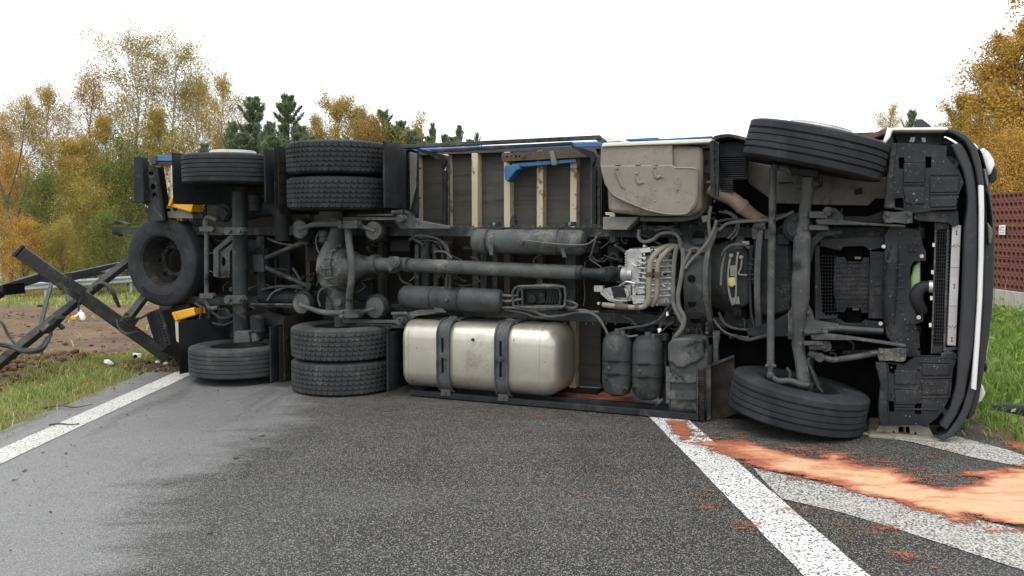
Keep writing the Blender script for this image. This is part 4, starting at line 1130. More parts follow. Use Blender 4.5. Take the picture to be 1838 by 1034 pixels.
b = MB().box((uR, WB - .10, zT), (uF - .03, WB + .06, zT + .045)).box((uR, WB + .075, zT + .02), (uF - .03, WB + .30, zT + .07))
part(b, 'side_rave', 'blue', bevel=.006)
part(MB().box((uR + .5, WB - .106, zT - .022), (uF - .03, WB + .03, zT - .001)), 'rave_edge', 'rust', bevel=.003)
b = MB().box((uR, WB - .10, .0), (uF - .03, WB + .30, .055))
part(b, 'side_rave', 'dark', bevel=.006)  # lower twin of the blue rave, blackened as painted shadow
# the bed body behind it
b = MB().box((uR, WB + .31, .01), (uF + .05, WB + 1.15, .05)).box((uR, WB + .31, 2.43), (uF + .05, WB + 1.15, 2.48)).box((uF, WB + .04, .06), (uF + .05, WB + 2.1, 2.42)).box((uR, WB + .04, .06), (uR + .05, WB + 1.15, 2.42))
part(b, 'bed_wall', 'blue', bevel=.006)
part(MB().box((uF - .02, WB - .03, .1), (uF + 1.5, WB + .02, 2.36)), 'dark_backing', 'black', bevel=.01)  # black sheet added in place of the shade behind the gearbox
# rear end of the bed: blue corner, rusted panel, plates
part(MB().pp([(279, 279), (329, 278.5), (329, 288), (279, 289)], 1.04, .1), 'rear_corner_plate', 'blue', bevel=.003)
part(MB().pp([(268, 280), (279, 279), (279, 294), (269, 296)], 1.02, .12).pp([(279, 289), (329, 288), (326, 296), (280, 296)], 1.06, .06), 'rear_beam_end', 'rust', bevel=.003)
part(MB().pp([(279, 296), (316, 295), (316, 400), (284, 400)], 1.1, .03), 'rear_floor_panel', 'rusty_panel', bevel=.002)
part(MB().pp([(306, 297), (313, 297), (313, 420), (306, 420)], 1.03, .07), 'rear_post', 'cream', bevel=.003)
part(MB().pp([(284, 352), (312, 352), (312, 357), (284, 357)], 1.07, .05), 'panel_joint', 'rust')
part(MB().pp([(316, 306), (331, 304), (332, 440), (318, 440)], .98, .02, [(326, 335, 1.5)]), 'side_plate', 'primer', bevel=.002)
b = MB().pc(323, 297, 6.8, .9, .03).pp([(318, 300), (326, 302), (328, 314), (322, 314)], .91, .02).pc(328, 298, 3.5, .88, .03)
part(b, 'tail_bracket', 'primer', bevel=.003)
b = MB().pp([(352, 348), (369, 348), (369, 402), (352, 402)], .86, .02, [(355.5, 355 + 5.6 * k, 1.3) for k in range(8)] + [(365, 355 + 5.6 * k, 1.3) for k in range(8)])
b.pp([(353, 535), (378, 537), (376, 590), (354, 590)], .80, .02, [(357, 545 + 6 * k, 1.3) for k in range(7)] + [(371, 566 + 5 * k, 1.4) for k in range(4)])
part(b, 'perforated_channel', 'chassis')

# ------------------------------------------------------------------ tail: lamp brackets, chock holders
part(MB().pp([(239, 281), (252, 280), (254.5, 283), (258.5, 362), (256, 364.5), (243, 364), (240, 360)], .42, .09), 'lamp_back_plate', 'dark', bevel=.008)
holes = [(271, 311, 5.0, 3.6), (274.6, 335, 4.6, 5.8), (277, 350.5, 4.4, 5.4)] + [(258.8 + .55 * k, 305 + 7.4 * k, 1.5, 2.2) for k in range(11)] + [(266 + 3 * k, 301, .8) for k in range(4)] + [(267 + 3 * k, 322, .8) for k in range(4)]
part(MB().pp([(254, 297), (278, 296.5), (294, 396), (265, 397)], .5, .012, holes).pp([(277, 300), (279, 300), (294, 395), (292, 396)], .5, .03), 'lamp_bracket', 'chassis', bevel=0)
part(MB().pp([(257, 299), (277, 299), (291, 392), (267, 394)], .53, .14), 'lamp_housing', 'black', bevel=.004)
part(MB().pp([(254, 297), (259, 288), (266, 289), (270, 297)], .52, .03, [(262, 292, 1.6)]), 'bracket_lug', 'chassis_pale', bevel=.002)
part(MB().pp([(202, 401), (208, 396), (219, 399), (224, 402), (202, 403)], W0 - .01, .1).pp([(201, 416), (216, 416), (213, 424), (204, 421)], W0, .06), 'rail_end_lug', 'dark', bevel=.003)
b = MB().pp([(261, 563), (279, 556), (303, 620), (300, 624), (284, 637)], .62, .03, ).pp([(262, 563), (330, 548), (345, 640), (285, 637)], .80, .25)
part(b, 'lamp_back_plate', 'dark', bevel=.006)
b = MB().pp([(278, 557), (287, 553.5), (307, 618), (298, 621.5)], .56, .02, [(283.5 + 1.75 * k, 561 + 5.4 * k, 1.5, 1.8) for k in range(11)])
part(b, 'lamp_bracket', 'chassis')
part(MB().pp([(300, 624), (335, 618), (342, 640), (322, 647), (296, 632)], .5, .2), 'crushed_lamp_housing', 'black', bevel=.006)
part(MB().pp([(314, 577), (321, 577), (321, 616), (316, 612)], .62, .05), 'rear_post', 'cream', bevel=.003)
b = MB().pp([(298, 369), (323, 368.5), (345.6, 385.6), (346, 392), (296, 391)], .62, .16, [(302.5, 377, 3.6), (314.5, 376.5, 3.6)])
part(b, 'chock_holder', 'primer', bevel=.0)
part(MB().pp([(306, 548), (340, 546), (338, 566), (310, 566)], .74, .14), 'chock_holder', 'dark', bevel=.004)

# ------------------------------------------------------------------ mudguards and flaps of the rear wheels
def bent_guard(u0, u1, z0, z1, wtop, n=9, w0=.25, t=.012, ribs=0):
    """mudguard arch over a wheel: from w0 at both ends up to wtop"""
    um, h = (u0 + u1) / 2, (u1 - u0) / 2
    out = [(um - h * math.cos(math.pi * k / n), w0 + (wtop - w0) * math.sin(math.pi * k / n) ** .6) for k in range(n + 1)]
    b = MB()
    ring = lambda z: [Vector((u, w_, z)) for u, w_ in out] + [Vector((um + (u - um) * 1.02, w_ + t, z)) for u, w_ in out[::-1]]
    return b.loops([ring(z0), ring(z1)])
part(bent_guard(tu_.x - .60, tu_.x + .60, 1.88, 2.42, 1.12), 'mudguard', 'dark')
part(bent_guard(tl_.x - .60, tl_.x + .60, .05, .62, 1.12), 'mudguard', 'dark')
part(bent_guard(pu.x - .60, pu.x + .66, 1.82, 2.44, 1.13), 'mudguard', 'dark')
part(bent_guard(pl.x - .60, pl.x + .66, .05, .62, 1.13), 'mudguard', 'dark')
part(MB().pp([(330, 279), (346, 277.5), (346, 344), (333, 346)], .62, .5).pp([(333, 333), (498, 332), (499, 348), (335, 348)], .98, .03), 'mudguard_skirt', 'flap', bevel=.003)
part(MB().pp([(341, 590.6), (421, 584), (440, 584), (440, 606), (349, 612)], .9, .02).pp([(341, 590.6), (349, 590.6), (350, 657), (342, 655)], .62, .3), 'mudguard_skirt', 'flap', bevel=.003)
def mud_flap(px, y0, y1, w0, w1, ribs):
    p0, p1 = P(px, y0, w0), P(px, y1, w0)
    b = MB().box((p0.x - .012, w0, min(p0.z, p1.z)), (p0.x, w1, max(p0.z, p1.z)))
    n = ribs
    for k in range(1, n):
        z = p1.z + (p0.z - p1.z) * k / n
        b.box((p0.x, w0 + .01, z - .006), (p0.x + .006, w1 - .02, z + .006))
    return b
part(mud_flap(499, 270, 384, .30, .98, 6), 'mud_flap', 'flap')
part(mud_flap(509, 570, 683, .30, .98, 6), 'mud_flap', 'flap')
b = MB()
b.pp([(697, 268), (734, 273.6), (734, 379), (699, 377)], .92, .03)
for y0, y1 in ((300, 306), (320, 326), (342, 352), (358, 364)): b.pp([(698, y0), (734, y0 + 2), (734, y1 + 2), (698, y1)], .90, .03)
part(b, 'inner_mudguard', 'chassis', bevel=.004)
part(MB().pp([(697, 262), (728, 265), (735, 268), (722, 272), (697, 270)], .9, .3), 'mudguard_edge', 'blue', bevel=.003)
part(MB().pp([(735, 272.6), (747.7, 275.7), (746, 335), (736, 377)], .82, .015), 'splash_plate', 'primer', bevel=.003)
part(MB().pp([(736, 277), (749, 277), (749, 392), (736, 388)], .86, .04).bolts([(752, 302), (752, 355), (746, 383)], .84, 2.4, .02), 'guard_mount', 'chassis', bevel=.004)

# ------------------------------------------------------------------ tag axle
b = MB().pt([(430, 344, .5), (432, 612, .5)], .5, 13.5, 18, False)
part(b, 'tag_axle_beam', 'chassis', bevel=0)
b = MB()
for y in (415, 538):
    b.pp([(404, y - 7), (434, y - 7), (437, y), (434, y + 7), (404, y + 7), (401, y)], .34, .07).bolts([(409, y), (428, y)], .34, 4.0, .035)
    part(b, 'axle_clamp', 'chassis_pale', bevel=.006); b = MB()
b = MB().pt([(371, 395), (371, 430), (371, 528), (372, 545), (378, 553), (392, 552)], .5, 4.3).pt([(371, 420), (368, 400), (374, 390), (390, 396)], .5, 4.3)
for y in (411, 531): b.pp([(358, y - 4), (380, y - 5), (383, y), (380, y + 5), (358, y + 4)], .45, .05)
part(b, 'stabiliser_bar', 'chassis_pale', bevel=0)
b = MB()
for x, y, a, z_ in ((401, 381, 21, 27), (401, 570, 20, 26)):
    for k, (r, dw) in enumerate(((1., 0), (1.08, .03), (.92, .06), (1.1, .09), (.95, .12))): b.pc(x, y, a * r * .8, .56 + dw, .032, 22, .012)
b.pt([(400, 397), (408, 383), (394, 372)], .5, 3).pt([(380, 560), (400, 572), (420, 566)], .5, 3).pt([(382, 580), (402, 584), (421, 576)], .5, 2.5)
part(b, 'air_spring', 'dark')
c0, c1 = P(463, 612, .58), P(463, 565, .58)
b = MB().lathe(c0, c1, [(0, .05), (.08, .075), (.3, .078), (.34, .088), (.42, .09), (.46, .082), (.85, .085), (.9, .09), (1, .06)], 22)
c0, c1 = P(455, 347, .62), P(455, 378, .62)
b.lathe(c0, c1, [(0, .06), (.1, .085), (.5, .085), (.55, .075), (1, .08)], 22)
part(b, 'brake_chamber', 'chassis')
part(MB().pp([(421, 594), (444, 594), (449, 615), (418, 617)], .42, .16).pp([(450, 600), (456, 598), (462, 612), (452, 616)], .42, .05), 'axle_foot', 'chassis_pale', bevel=.01)
b = MB().pp([(383, 448), (415.6, 420), (420, 427), (392, 450), (392, 498), (383, 496)], .5, .03).pp([(392, 447), (412, 446), (412, 499), (392, 499)], .53, .02, [(401, 470, 4.0, 9.5), (408, 458, 1.3), (408, 487, 1.3), (396, 458, 1.3)])
b.pp([(405, 446), (420, 434), (422, 440), (412, 452)], .5, .03)
part(b, 'bump_bracket', 'chassis_pale', bevel=.0)
part(MB().pt([(416, 546), (529, 547)], .55, 2.2, 8), 'brake_rod', 'chassis_pale')
b = MB().pt([(467, 467), (555, 431)], .62, 4.4, 12).pt([(467, 476), (560, 517)], .62, 4.4, 12).pp([(453, 457), (472, 458), (474, 488), (455, 488)], .58, .08).pc(548, 434, 6, .58, .08).pc(553, 514, 6, .58, .08)
part(b, 'control_arm', 'chassis', bevel=0)
b = MB().pt([(445, 380, .75), (500, 374, .75), (510, 430, .8)], .7, 16, 16)
b.pt([(470, 535, .8), (560, 535, .8)], .8, 13, 16, False).pt([(480, 575, .85), (520, 590, .85)], .85, 20, 16, False)
part(b, 'air_vessel', 'dark')

# ------------------------------------------------------------------ drive axle
zc = .47
b = MB()
# housing outline swept as a rounded body: rings along the axle (upright)
ax = P(610, 480, .5)
rings = []
for y, cx, hx, hw_ in ((392, 607, 12, .09), (412, 607, 12.5, .09), (428, 603, 15, .10), (446, 597, 19, .13), (464, 592.5, 20, .165), (482, 592, 20, .18), (500, 594, 20, .17), (518, 601, 19, .14), (536, 608, 16, .11), (552, 613, 13, .09), (585, 614, 12.5, .09)):
    c = P(cx, y, .52); rx = hx * S(cx, y, .52)
    rings.append([c + Vector((math.cos(t) * rx, math.sin(t) * hw_, 0)) for t in [2 * math.pi * k / 20 for k in range(20)]])
b.loops(rings)
part(b, 'drive_axle_housing', 'chassis_pale', angle=60)
b = MB()
q0, q1 = P(604, 481, .52), P(684, 473, .52)
b.lathe(q0, q1, [(0, .195), (.06, .21), (.07, .228), (.16, .228), (.17, .205), (.38, .165), (.55, .11), (.7, .085), (.82, .08), (.83, .095), (.93, .095), (.94, .075), (1, .07)], 28)
for k in range(14):
    a = 2 * math.pi * k / 14; c = q0.lerp(q1, .07); d = (q1 - q0).normalized()
    pb = c + Vector((0, math.cos(a), math.sin(a))) * .222
    b.cyl(pb - d * .045, pb + d * .06, .014, 6, .003)
part(b, 'differential', 'chassis_pale')
part(MB().pc(589.5, 483, 2.4, .34, .02, 8), 'drain_plug', 'chassis')
b = MB().pt([(625, 398, .36), (626, 430, .33), (631, 470, .30), (631, 500, .30), (627, 535, .33), (627.5, 574, .36)], .33, 6.6, 14)
part(b, 'stabiliser_bar', 'chassis_pale')
for y, x0 in ((403, 607), (563.5, 609)):
    b = MB().pp([(x0, y - 7), (x0 + 34, y - 7), (x0 + 36, y), (x0 + 34, y + 7), (x0, y + 7), (x0 - 2, y)], .26, .07).bolts([(x0 + 3, y - 4), (x0 + 31, y - 4), (x0 + 3, y + 4), (x0 + 31, y + 4)], .26, 3.2, .03)
    part(b, 'axle_clamp', 'chassis_pale', bevel=.006)
def swing_arm(pts, w, rpx): return MB().pt(pts, w, rpx, 10)
part(swing_arm([(536, 411), (548, 408), (562, 403.5), (580, 402), (608, 402), (641, 404), (655, 409), (672, 415)], .36, [4.5, 4, 4.8, 5.2, 5.5, 5, 4, 3]), 'trailing_arm', 'chassis_pale')
part(swing_arm([(538, 547), (552, 552), (572, 559), (590, 562), (608, 562), (641, 564), (655, 559), (673, 554)], .36, [4.2, 4, 4.8, 5.4, 5.5, 5, 4, 3]).pc(606, 543, 7, .36, .05), 'trailing_arm', 'chassis_pale')
for x, y, r in ((538, 412, 19), (540, 546, 20), (669, 414, 19), (672, 553, 21)):
    part(MB().pc(x, y, r * .88, .44, .025, 28, .006), 'air_spring_plate', 'chassis_pale')
    part(MB().pc(x, y, r * 1.02, .466, .05, 28, .018).pc(x, y, r * 1.18, .517, .11, 28, .04).pc(x, y, r * 1.0, .63, .12, 28, .02), 'air_spring', 'dark')
for y, sgn in ((392, 1), (576.5, -1)):
    b = MB().pp([(616, y - 2.5), (722, y - 1.5), (722, y + 3), (616, y + 3)], .42, .04).pp([(640, y - 7 * sgn), (705, y - 8 * sgn), (705, y - 5 * sgn), (640, y - 4 * sgn)], .46, .02)
    b.pc(716, y + 1, 8, .38, .09, 16, .01)
    part(b, 'shock_absorber_link', 'chassis_pale', bevel=0)
b = MB().pp([(705, 379), (722, 376), (732, 381), (742, 394), (778, 401), (808, 406), (808, 411), (718, 411), (708, 398)], .52, .08)
b.pt([(703, 381), (722, 381)], .48, 3.6, 10, False)
part(b, 'spring_hanger', 'chassis_pale', bevel=.006)
b = MB().pp([(704, 561), (733, 561), (752, 556), (790, 555), (790, 562), (744, 568), (728, 589), (706, 588)], .52, .08).pt([(703, 563), (732, 563)], .48, 3.4, 10, False).pt([(703, 586), (730, 586)], .48, 3.4, 10, False)
part(b, 'spring_hanger', 'chassis_pale', bevel=.006)
c0, c1 = P(584, 436, .6), P(584, 414, .6)
part(MB().lathe(c0, c1, [(0, .05), (.1, .066), (.5, .066), (.56, .075), (1, .075)], 20).lathe(P(596, 560, .66), P(596, 530, .66), [(0, .07), (.5, .07), (.56, .062), (.9, .062), (1, .04)], 20), 'brake_chamber', 'chassis_pale')

# ------------------------------------------------------------------ propeller shaft
a0, a1 = P(734, 476, .58), P(1037, 489.5, .58)
part(MB().cyl(a0, a1, 12.8 * S(880, 480, .58), 28, .006), 'propeller_shaft', 'chassis_pale')
ad = (a1 - a0).normalized()
part(MB().cyl(P(714, 475, .58), a0 + ad * .01, 11 * S(720, 475, .58), 24, .004).cyl(a1 - ad * .02, P(1046, 490, .58), 13.4 * S(1040, 490, .58), 24, .01), 'shaft_collar', 'chassis')
part(MB().cyl(P(1040, 490, .58), P(1084, 492, .58), 9.8 * S(1060, 490, .58), 24, .004), 'slip_joint', 'chassis')
def yoke(xa, xb, y, fl, w=.54):
    """two-eared fork pair round a cross, between xa and xb"""
    b = MB(); m = (xa + xb) / 2
    s = S(m, y, w)
    b.pt([(xa, y), (xa + (m - xa) * .5, y), (m - 1, y - 9)], w - .05, [13, 11, 8], 14).pt([(xa + 2, y), (xa + (m - xa) * .6, y), (m, y + 9)], w - .05, [13, 11, 9], 14)
    b.pt([(xb, y), (xb - (xb - m) * .5, y), (m, y - 6)], w + .01, [13.5, 11, 8], 14).pt([(xb, y), (xb - (xb - m) * .6, y), (m - 2, y + 8)], w + .0, [13.5, 12, 9], 14)
    b.pc(m, y - 4, 10.5, w - .115, .06, 20, .008).pc(m, y - 4, 6.5, w - .124, .02, 16, .003)
    return b
part(yoke(682, 733, 475, 1), 'universal_joint', 'chassis_pale')
part(MB().cyl(P(671, 473, .56), P(682, 474, .56), 16 * S(676, 473, .56), 26, .01), 'joint_flange', 'chassis_pale')
part(yoke(1078, 1114, 492, 1), 'universal_joint', 'chassis')
part(MB().cyl(P(1110, 492, .58), P(1116, 492.4, .58), 16 * S(1112, 492, .58), 26, .004), 'joint_flange', 'steel')
part(MB().lathe(P(1116, 492.4, .6), P(1135, 493, .6), [(0, .075), (.4, .07), (.6, .055), (1, .055)], 22), 'output_shaft', 'cast')

# ------------------------------------------------------------------ air tanks between the rails
def vessel(pa, pb, r, n=30, cap=.34):
    d = (pb - pa).length; c = r * cap
    return MB().lathe(pa, pb, [(0, .02), (.004, r * .45), (c * .35 / d, r * .78), (c / d, r * .96), (1.6 * c / d, r), (1 - 1.6 * c / d, r), (1 - c / d, r * .96), (1 - c * .35 / d, r * .78), (.996, r * .45), (1, .02)], n)
def strap(pa, pb, t, r, w_=.02):
    d = (pb - pa); L = d.length
    return MB().lathe(pa + d * (t - w_ / L / 2), pa + d * (t + w_ / L / 2), [(0, r), (0, r + .006), (1, r + .006), (1, r)], 36, True)
va, vb = P(849, 432.5, .6), P(1051, 436, .6); vr = 22.6 * S(950, 434, .6)
tk = part(vessel(va, vb, vr), 'air_tank', 'chassis_pale')
o = strap(va, vb, .155, vr); part(o, 'strap', 'chassis', tk); part(strap(va, vb, .78, vr, .012), 'strap', 'chassis', tk)
part(MB().pc(935, 436, 4, .45, .03, 12).pp([(877, 440), (885, 440), (884, 458), (879, 458)], .46, .02).pp([(1006, 446), (1012, 446), (1016, 462), (1010, 462)], .47, .02), 'tank_fitting', 'chassis_pale', tk)
part(MB().pt([(938, 431), (955, 433), (980, 436), (1015, 439), (1050, 439), (1064, 432), (1072, 425)], .45, 1.3, 6), 'pipe', 'hose_grey', tk)
part(MB().pp([(868, 424), (886, 410), (905, 409), (892, 417), (884, 420), (874, 431)], .56, .05), 'clip', 'dark', tk, bevel=.003)
va, vb = P(720, 532.5, .58), P(904, 541, .58); vr = 21.4 * S(810, 536, .58)
tk = part(vessel(va, vb, vr), 'air_tank', 'chassis_mid')
for t in (.33, .60): part(strap(va, vb, t, vr, .012), 'strap', 'chassis', tk)
part(MB().pc(800, 539, 3.2, .43, .03, 10).pp([(778, 552), (794, 553), (800, 561), (780, 560)], .5, .03).bolts([(903, 530), (904, 540), (903, 552)], .56, 3), 'tank_fitting', 'chassis_pale', tk)
part(MB().pt([(903, 530, .56), (915, 531, .55), (930, 530, .6)], .56, 2.2, 7).pt([(904, 541, .56), (918, 540, .55), (935, 537, .6)], .56, 2.2, 7).pt([(904, 552, .56), (930, 553, .55), (960, 560, .6)], .56, 1.8, 7), 'pipe', 'hose_grey', tk)
# valve block in its tube cage
def rrect(x0, y0, x1, y1, r): return [(x0 + r, y0), (x1 - r, y0), (x1, y0 + r), (x1, y1 - r), (x1 - r, y1), (x0 + r, y1), (x0, y1 - r), (x0, y0 + r), (x0 + r, y0)]
b = MB().pt(rrect(921, 514, 1014, 551, 9), .55, 2.4, 8, True).pt(rrect(929, 517, 1005, 549, 8), .66, 2.2, 8, True)
b.pt([(937, 517), (938, 551)], .6, 2.2, 8).pt([(960, 513), (990, 512), (1012, 515)], .56, 2.6, 8).pt([(1010, 550), (1028, 553), (1036, 548), (1026, 542), (1012, 540)], .58, 2.2, 8).pt([(921, 551), (950, 556), (1010, 553)], .57, 2.0, 8)
part(b, 'valve_guard', 'chassis_pale')
b = MB().pp([(945, 519), (978, 520), (978, 543), (945, 544)], .72, .12).pp([(980, 517), (1002, 518), (1002, 544), (980, 544)], .74, .1).pc(955, 537, 7.2, .66, .07, 20).pc(972, 530, 5, .68, .06)
for k in range(4): b.pt([(985 + 5 * k, 520), (983 + 5 * k, 535), (978 + 6 * k, 549)], .7, 1.3, 6)
part(b, 'valve_block', 'chassis', bevel=0)

# ------------------------------------------------------------------ fuel tank
def rounded_box_rings(u0, u1, w0, w1, z0, z1, r, rend0, rend1, nc=6):
    def sec(u, k):
        r_ = max(r - k * .6, .03); pts = []
        for cx, cz, a0 in ((w1 - k - r_, z1 - k - r_, 0), (w0 + k + r_, z1 - k - r_, 90), (w0 + k + r_, z0 + k + r_, 180), (w1 - k - r_, z0 + k + r_, 270)):
            for i in range(nc + 1):
                a = rad(a0 + 90 * i / nc); pts.append(Vector((u, cx + r_ * math.cos(a), cz + r_ * math.sin(a))))
        return pts
    q = [rad(90) * k / 7 for k in range(8)]
    rings = [sec(u0 + rend0 * (1 - math.cos(a)), rend0 * (1 - math.sin(a))) for a in q] + [sec(u1 - rend1 * (1 - math.cos(a)), rend1 * (1 - math.sin(a))) for a in q[::-1]]
    return MB().loops(rings)
ft0, ft1 = P(731, 630, .46), P(1006, 645, .46)
ftt, ftb = P(860, 577, .42), P(860, 700, .42)
W_F0, W_F1, Z_F0, Z_F1 = .34, 1.02, .09, .735
part(rounded_box_rings(ft0.x, ft1.x, W_F0, W_F1, Z_F0, Z_F1, .16, .05, .15), 'fuel_tank', 'alu', angle=50)
ftank = bpy.data.objects['fuel_tank']
def tank_seam(u, t=.0035):
    b = MB(); pts = []; r_ = .16
    def sec(u_, k):
        q = []
        for cx, cz, a0 in ((W_F1 - r_, Z_F1 - r_, 0), (W_F0 + r_, Z_F1 - r_, 90), (W_F0 + r_, Z_F0 + r_, 180), (W_F1 - r_, Z_F0 + r_, 270)):
            for i in range(9):
                a = rad(a0 + 90 * i / 8); q.append(Vector((u_, cx + (r_ + k) * math.cos(a), cz + (r_ + k) * math.sin(a))))
        return q
    b.loops([sec(u, -.004), sec(u + .003, t), sec(u + .008, t), sec(u + .011, -.004)], True)
    part(b, 'weld_seam', 'alu', ftank)
tank_seam(ft1.x - .165); tank_seam(ft0.x + .07); tank_seam(P(838, 630, W_F0).x, .002)
def tank_strap(px):
    u = P(px, 630, W_F0).x
    b = MB(); hw_ = .066; t = .012
    path = []
    for cx, cz, a0 in ((W_F0 + .13, Z_F0 + .10, 262), (W_F0 + .13, Z_F1 - .13, 180)):
        pass
    pts = [(W_F0 + .10, Z_F0 - .012)]
    for i in range(7): a = rad(250 - 70 * i / 6); pts.append((W_F0 + .13 + .142 * math.cos(a), Z_F0 + .13 + .142 * math.sin(a)))
    for i in range(9): a = rad(180 - 90 * i / 8); pts.append((W_F0 + .13 + .142 * math.cos(a), Z_F1 - .13 + .142 * math.sin(a)))
    pts.append((W_F1 - .1, Z_F1 + .012))
    inner = []
    for i, (w_, z_) in enumerate(pts):
        a = Vector(pts[min(i + 1, len(pts) - 1)]) - Vector(pts[max(i - 1, 0)]); n = Vector((-a.y, a.x)).normalized()
        inner.append((w_ + n.x * t, z_ + n.y * t))
    for du, hh2 in ((0, hw_),):
        b.loops([[Vector((u + s * hh2, w_, z_)) for w_, z_ in pts] + [Vector((u + s * hh2, w_, z_)) for w_, z_ in inner[::-1]] for s in (-1, 1)])
    # turned-up edges of the channel
    for s in (-1, 1):
        out2 = []
        for i, (w_, z_) in enumerate(inner):
            a = Vector(pts[min(i + 1, len(pts) - 1)]) - Vector(pts[max(i - 1, 0)]); n = Vector((-a.y, a.x)).normalized()
            out2.append((w_ + n.x * .012, z_ + n.y * .012))
        b.loops([[Vector((u + x, w_, z_)) for w_, z_ in inner] + [Vector((u + x, w_, z_)) for w_, z_ in out2[::-1]] for x in (s * hw_, s * (hw_ - .014))])
    o = part(b, 'tank_strap', 'chassis_pale', ftank, bevel=0)
    s = MB()
    for z0, z1 in ((.27, .41), (.46, .60)):
        s.box((u - .016, W_F0 - .0275, z0), (u + .008, W_F0 - .022, z1))
    part(s, 'slot', 'black', ftank, bevel=.004)
    f = MB().box((u - .05, W_F0 + .02, Z_F0 - .055), (u + .05, W_F0 + .07, Z_F0 + .01)).cyl((u, W_F0 + .0, Z_F0 - .02), (u, W_F0 + .02, Z_F0 - .02), .014, 8, .002)
    f.plate([(u - .06, W_F0 + .16, Z_F1 + .005), (u - .02, W_F0 + .16, Z_F1 + .05), (u + .04, W_F0 + .16, Z_F1 + .05), (u + .09, W_F0 + .16, Z_F1 + .005)], (0, .03, 0))
    part(f, 'strap_foot', 'chassis_pale', ftank, bevel=.003)
tank_strap(797); tank_strap(901)
part(MB().pc(848, 610, 3.0, W_F0 - .01, .02, 12).pc(740, 683, 1.5, W_F0 + .02, .02, 8), 'plug', 'chassis', ftank)

# ------------------------------------------------------------------ side guards: above and on the ground
b = MB().bar(P(726, 263.5, .62), P(1078, 246.5, .62), .07, .035).bar(P(775, 271.5, .74), P(1028, 257.5, .74), .06, .03)
b.pp([(726, 262), (745, 263), (745, 268), (726, 267)], .6, .1).pp([(1060, 243), (1075, 244), (1087, 251), (1085, 259), (1070, 252)], .6, .08)
part(b, 'side_guard', 'chassis_mid', bevel=.004)
def guard_bracket(px, y0, yb, xs):
    b = MB().pp([(px - 3.5, y0 + 30), (px + 3.5, y0 + 30), (px + 3.5, yb), (px - 3.5, yb)], .9, .06)
    b.pp([(px - 3.5, y0 + 30), (px - 7, y0 + 14), (px - 24, y0 + 4), (xs, y0 - 6), (xs, y0 - 10), (px - 16, y0 - 3), (px + 1, y0 + 3), (px + 3.5, y0 + 12)], .84, .05)
    return b
part(guard_bracket(797, 276, 404, 750), 'guard_bracket', 'dark', bevel=.003)
part(MB().pp([(800, 306), (806, 306), (806, 404), (800, 404)], .94, .03).pp([(800, 279), (805, 280), (806, 306), (800, 306)], .95, .03), 'bracket_flange', 'chassis_pale', bevel=.002)
part(guard_bracket(1066, 270, 402, 1026), 'guard_bracket', 'dark', bevel=.003)
part(MB().pp([(1060, 292), (1063, 292), (1063, 402), (1060, 402)], .94, .03).pp([(1070, 280), (1076, 278), (1077, 402), (1070, 402)], .94, .03).bolts([(1071, 303), (1071, 331)], .93, 1.6), 'bracket_flange', 'chassis_pale', bevel=.002)
g0, g1 = P(733, 694, .36), P(1252, 744, .36)
b = MB().bar((g0.x, .40, .035), (g1.x, .40, .035), .05, .05).bar((g0.x + .4, .62, .04), (g1.x - .1, .62, .04), .05, .05)
part(b, 'side_guard', 'dark', bevel=.004)
b = MB().bar(P(756, 690, .5), P(756, 672, .7), .05, .03).pt([(1178, 728), (1190, 716)], .5, 3, 8, False)
part(b, 'guard_foot', 'chassis_pale')

# ------------------------------------------------------------------ brown beam and blue hook bracket on the bed
hl = [(910, 281.5, 2.2), (917.5, 281.5, 2.2), (926, 281, 2.2), (932, 280.6, 1.4, 2.2)]
part(MB().pp([(900, 274.6), (1063, 266), (1067, 281), (901, 290)], .98, .13, hl), 'rusty_beam', 'rust', bevel=0)
part(MB().pc(939.5, 280, 4.3, .968, .014).pc(917.5, 281.5, 1.8, .985, .02), 'beam_plug', 'rust')
b = MB().pp([(905.6, 297), (932, 296), (933, 303), (926, 306), (916.5, 318), (911, 326.5), (906, 322), (904.5, 305)], .95, .14)
b.pp([(918, 293.5), (1033, 285), (1035, 291), (920, 301)], 1.0, .03)
part(b, 'blue_hook_bracket', 'blue', bevel=.004)
part(MB().pp([(986, 272), (992, 271), (999, 294), (997, 297), (990, 297)], .95, .05), 'strap_clip', 'primer', bevel=.005)
part(MB().pp([(918, 387), (923, 386), (925, 406), (915, 408), (915, 398)], .9, .05).pc(925, 395, 1.6, .9, .04, 8), 'bed_stop', 'chassis', bevel=.003)
for x in (886, 1022):
    o = part(MB().pp([(x - 9, 399), (x + 8, 398), (x + 10, 406), (x - 8, 407)], .86, .06), 'marker_lamp', 'chassis', bevel=.004)
    part(MB().pc(x, 402.3, 3.1, .85, .02, 14), 'lens', 'reflector', o)

# ------------------------------------------------------------------ silencer with heat shield
b = MB().pp([(1087, 300), (1091, 381), (1150, 387), (1236, 388), (1258, 377), (1261, 300), (1261, 263), (1207, 260), (1080, 264)], .42, .55)
sil = part(b, 'silencer', 'muffler', bevel=.035)
part(MB().pp([(1079, 264), (1206.5, 260), (1207.5, 299), (1077, 299)], .385, .03), 'upper_shield', 'muffler', sil, bevel=.004)
sh = [(1077, 297), (1110, 296.5), (1160, 296), (1204.5, 295), (1212, 299), (1245, 299.6), (1251, 302), (1253.5, 309), (1252.5, 353), (1250, 366), (1243.7, 375.7), (1232, 386.5), (1196.7, 386.8), (1157.5, 378.5), (1118.3, 362.5), (1096.8, 350), (1085, 330.7), (1080, 313)]
part(MB().pp(sh, .36, .05), 'heat_shield', 'muffler', sil, bevel=.012)
inner = [(1166 + (x - 1166) * .955, 335 + (y - 335) * .93) for x, y in sh[4:]]
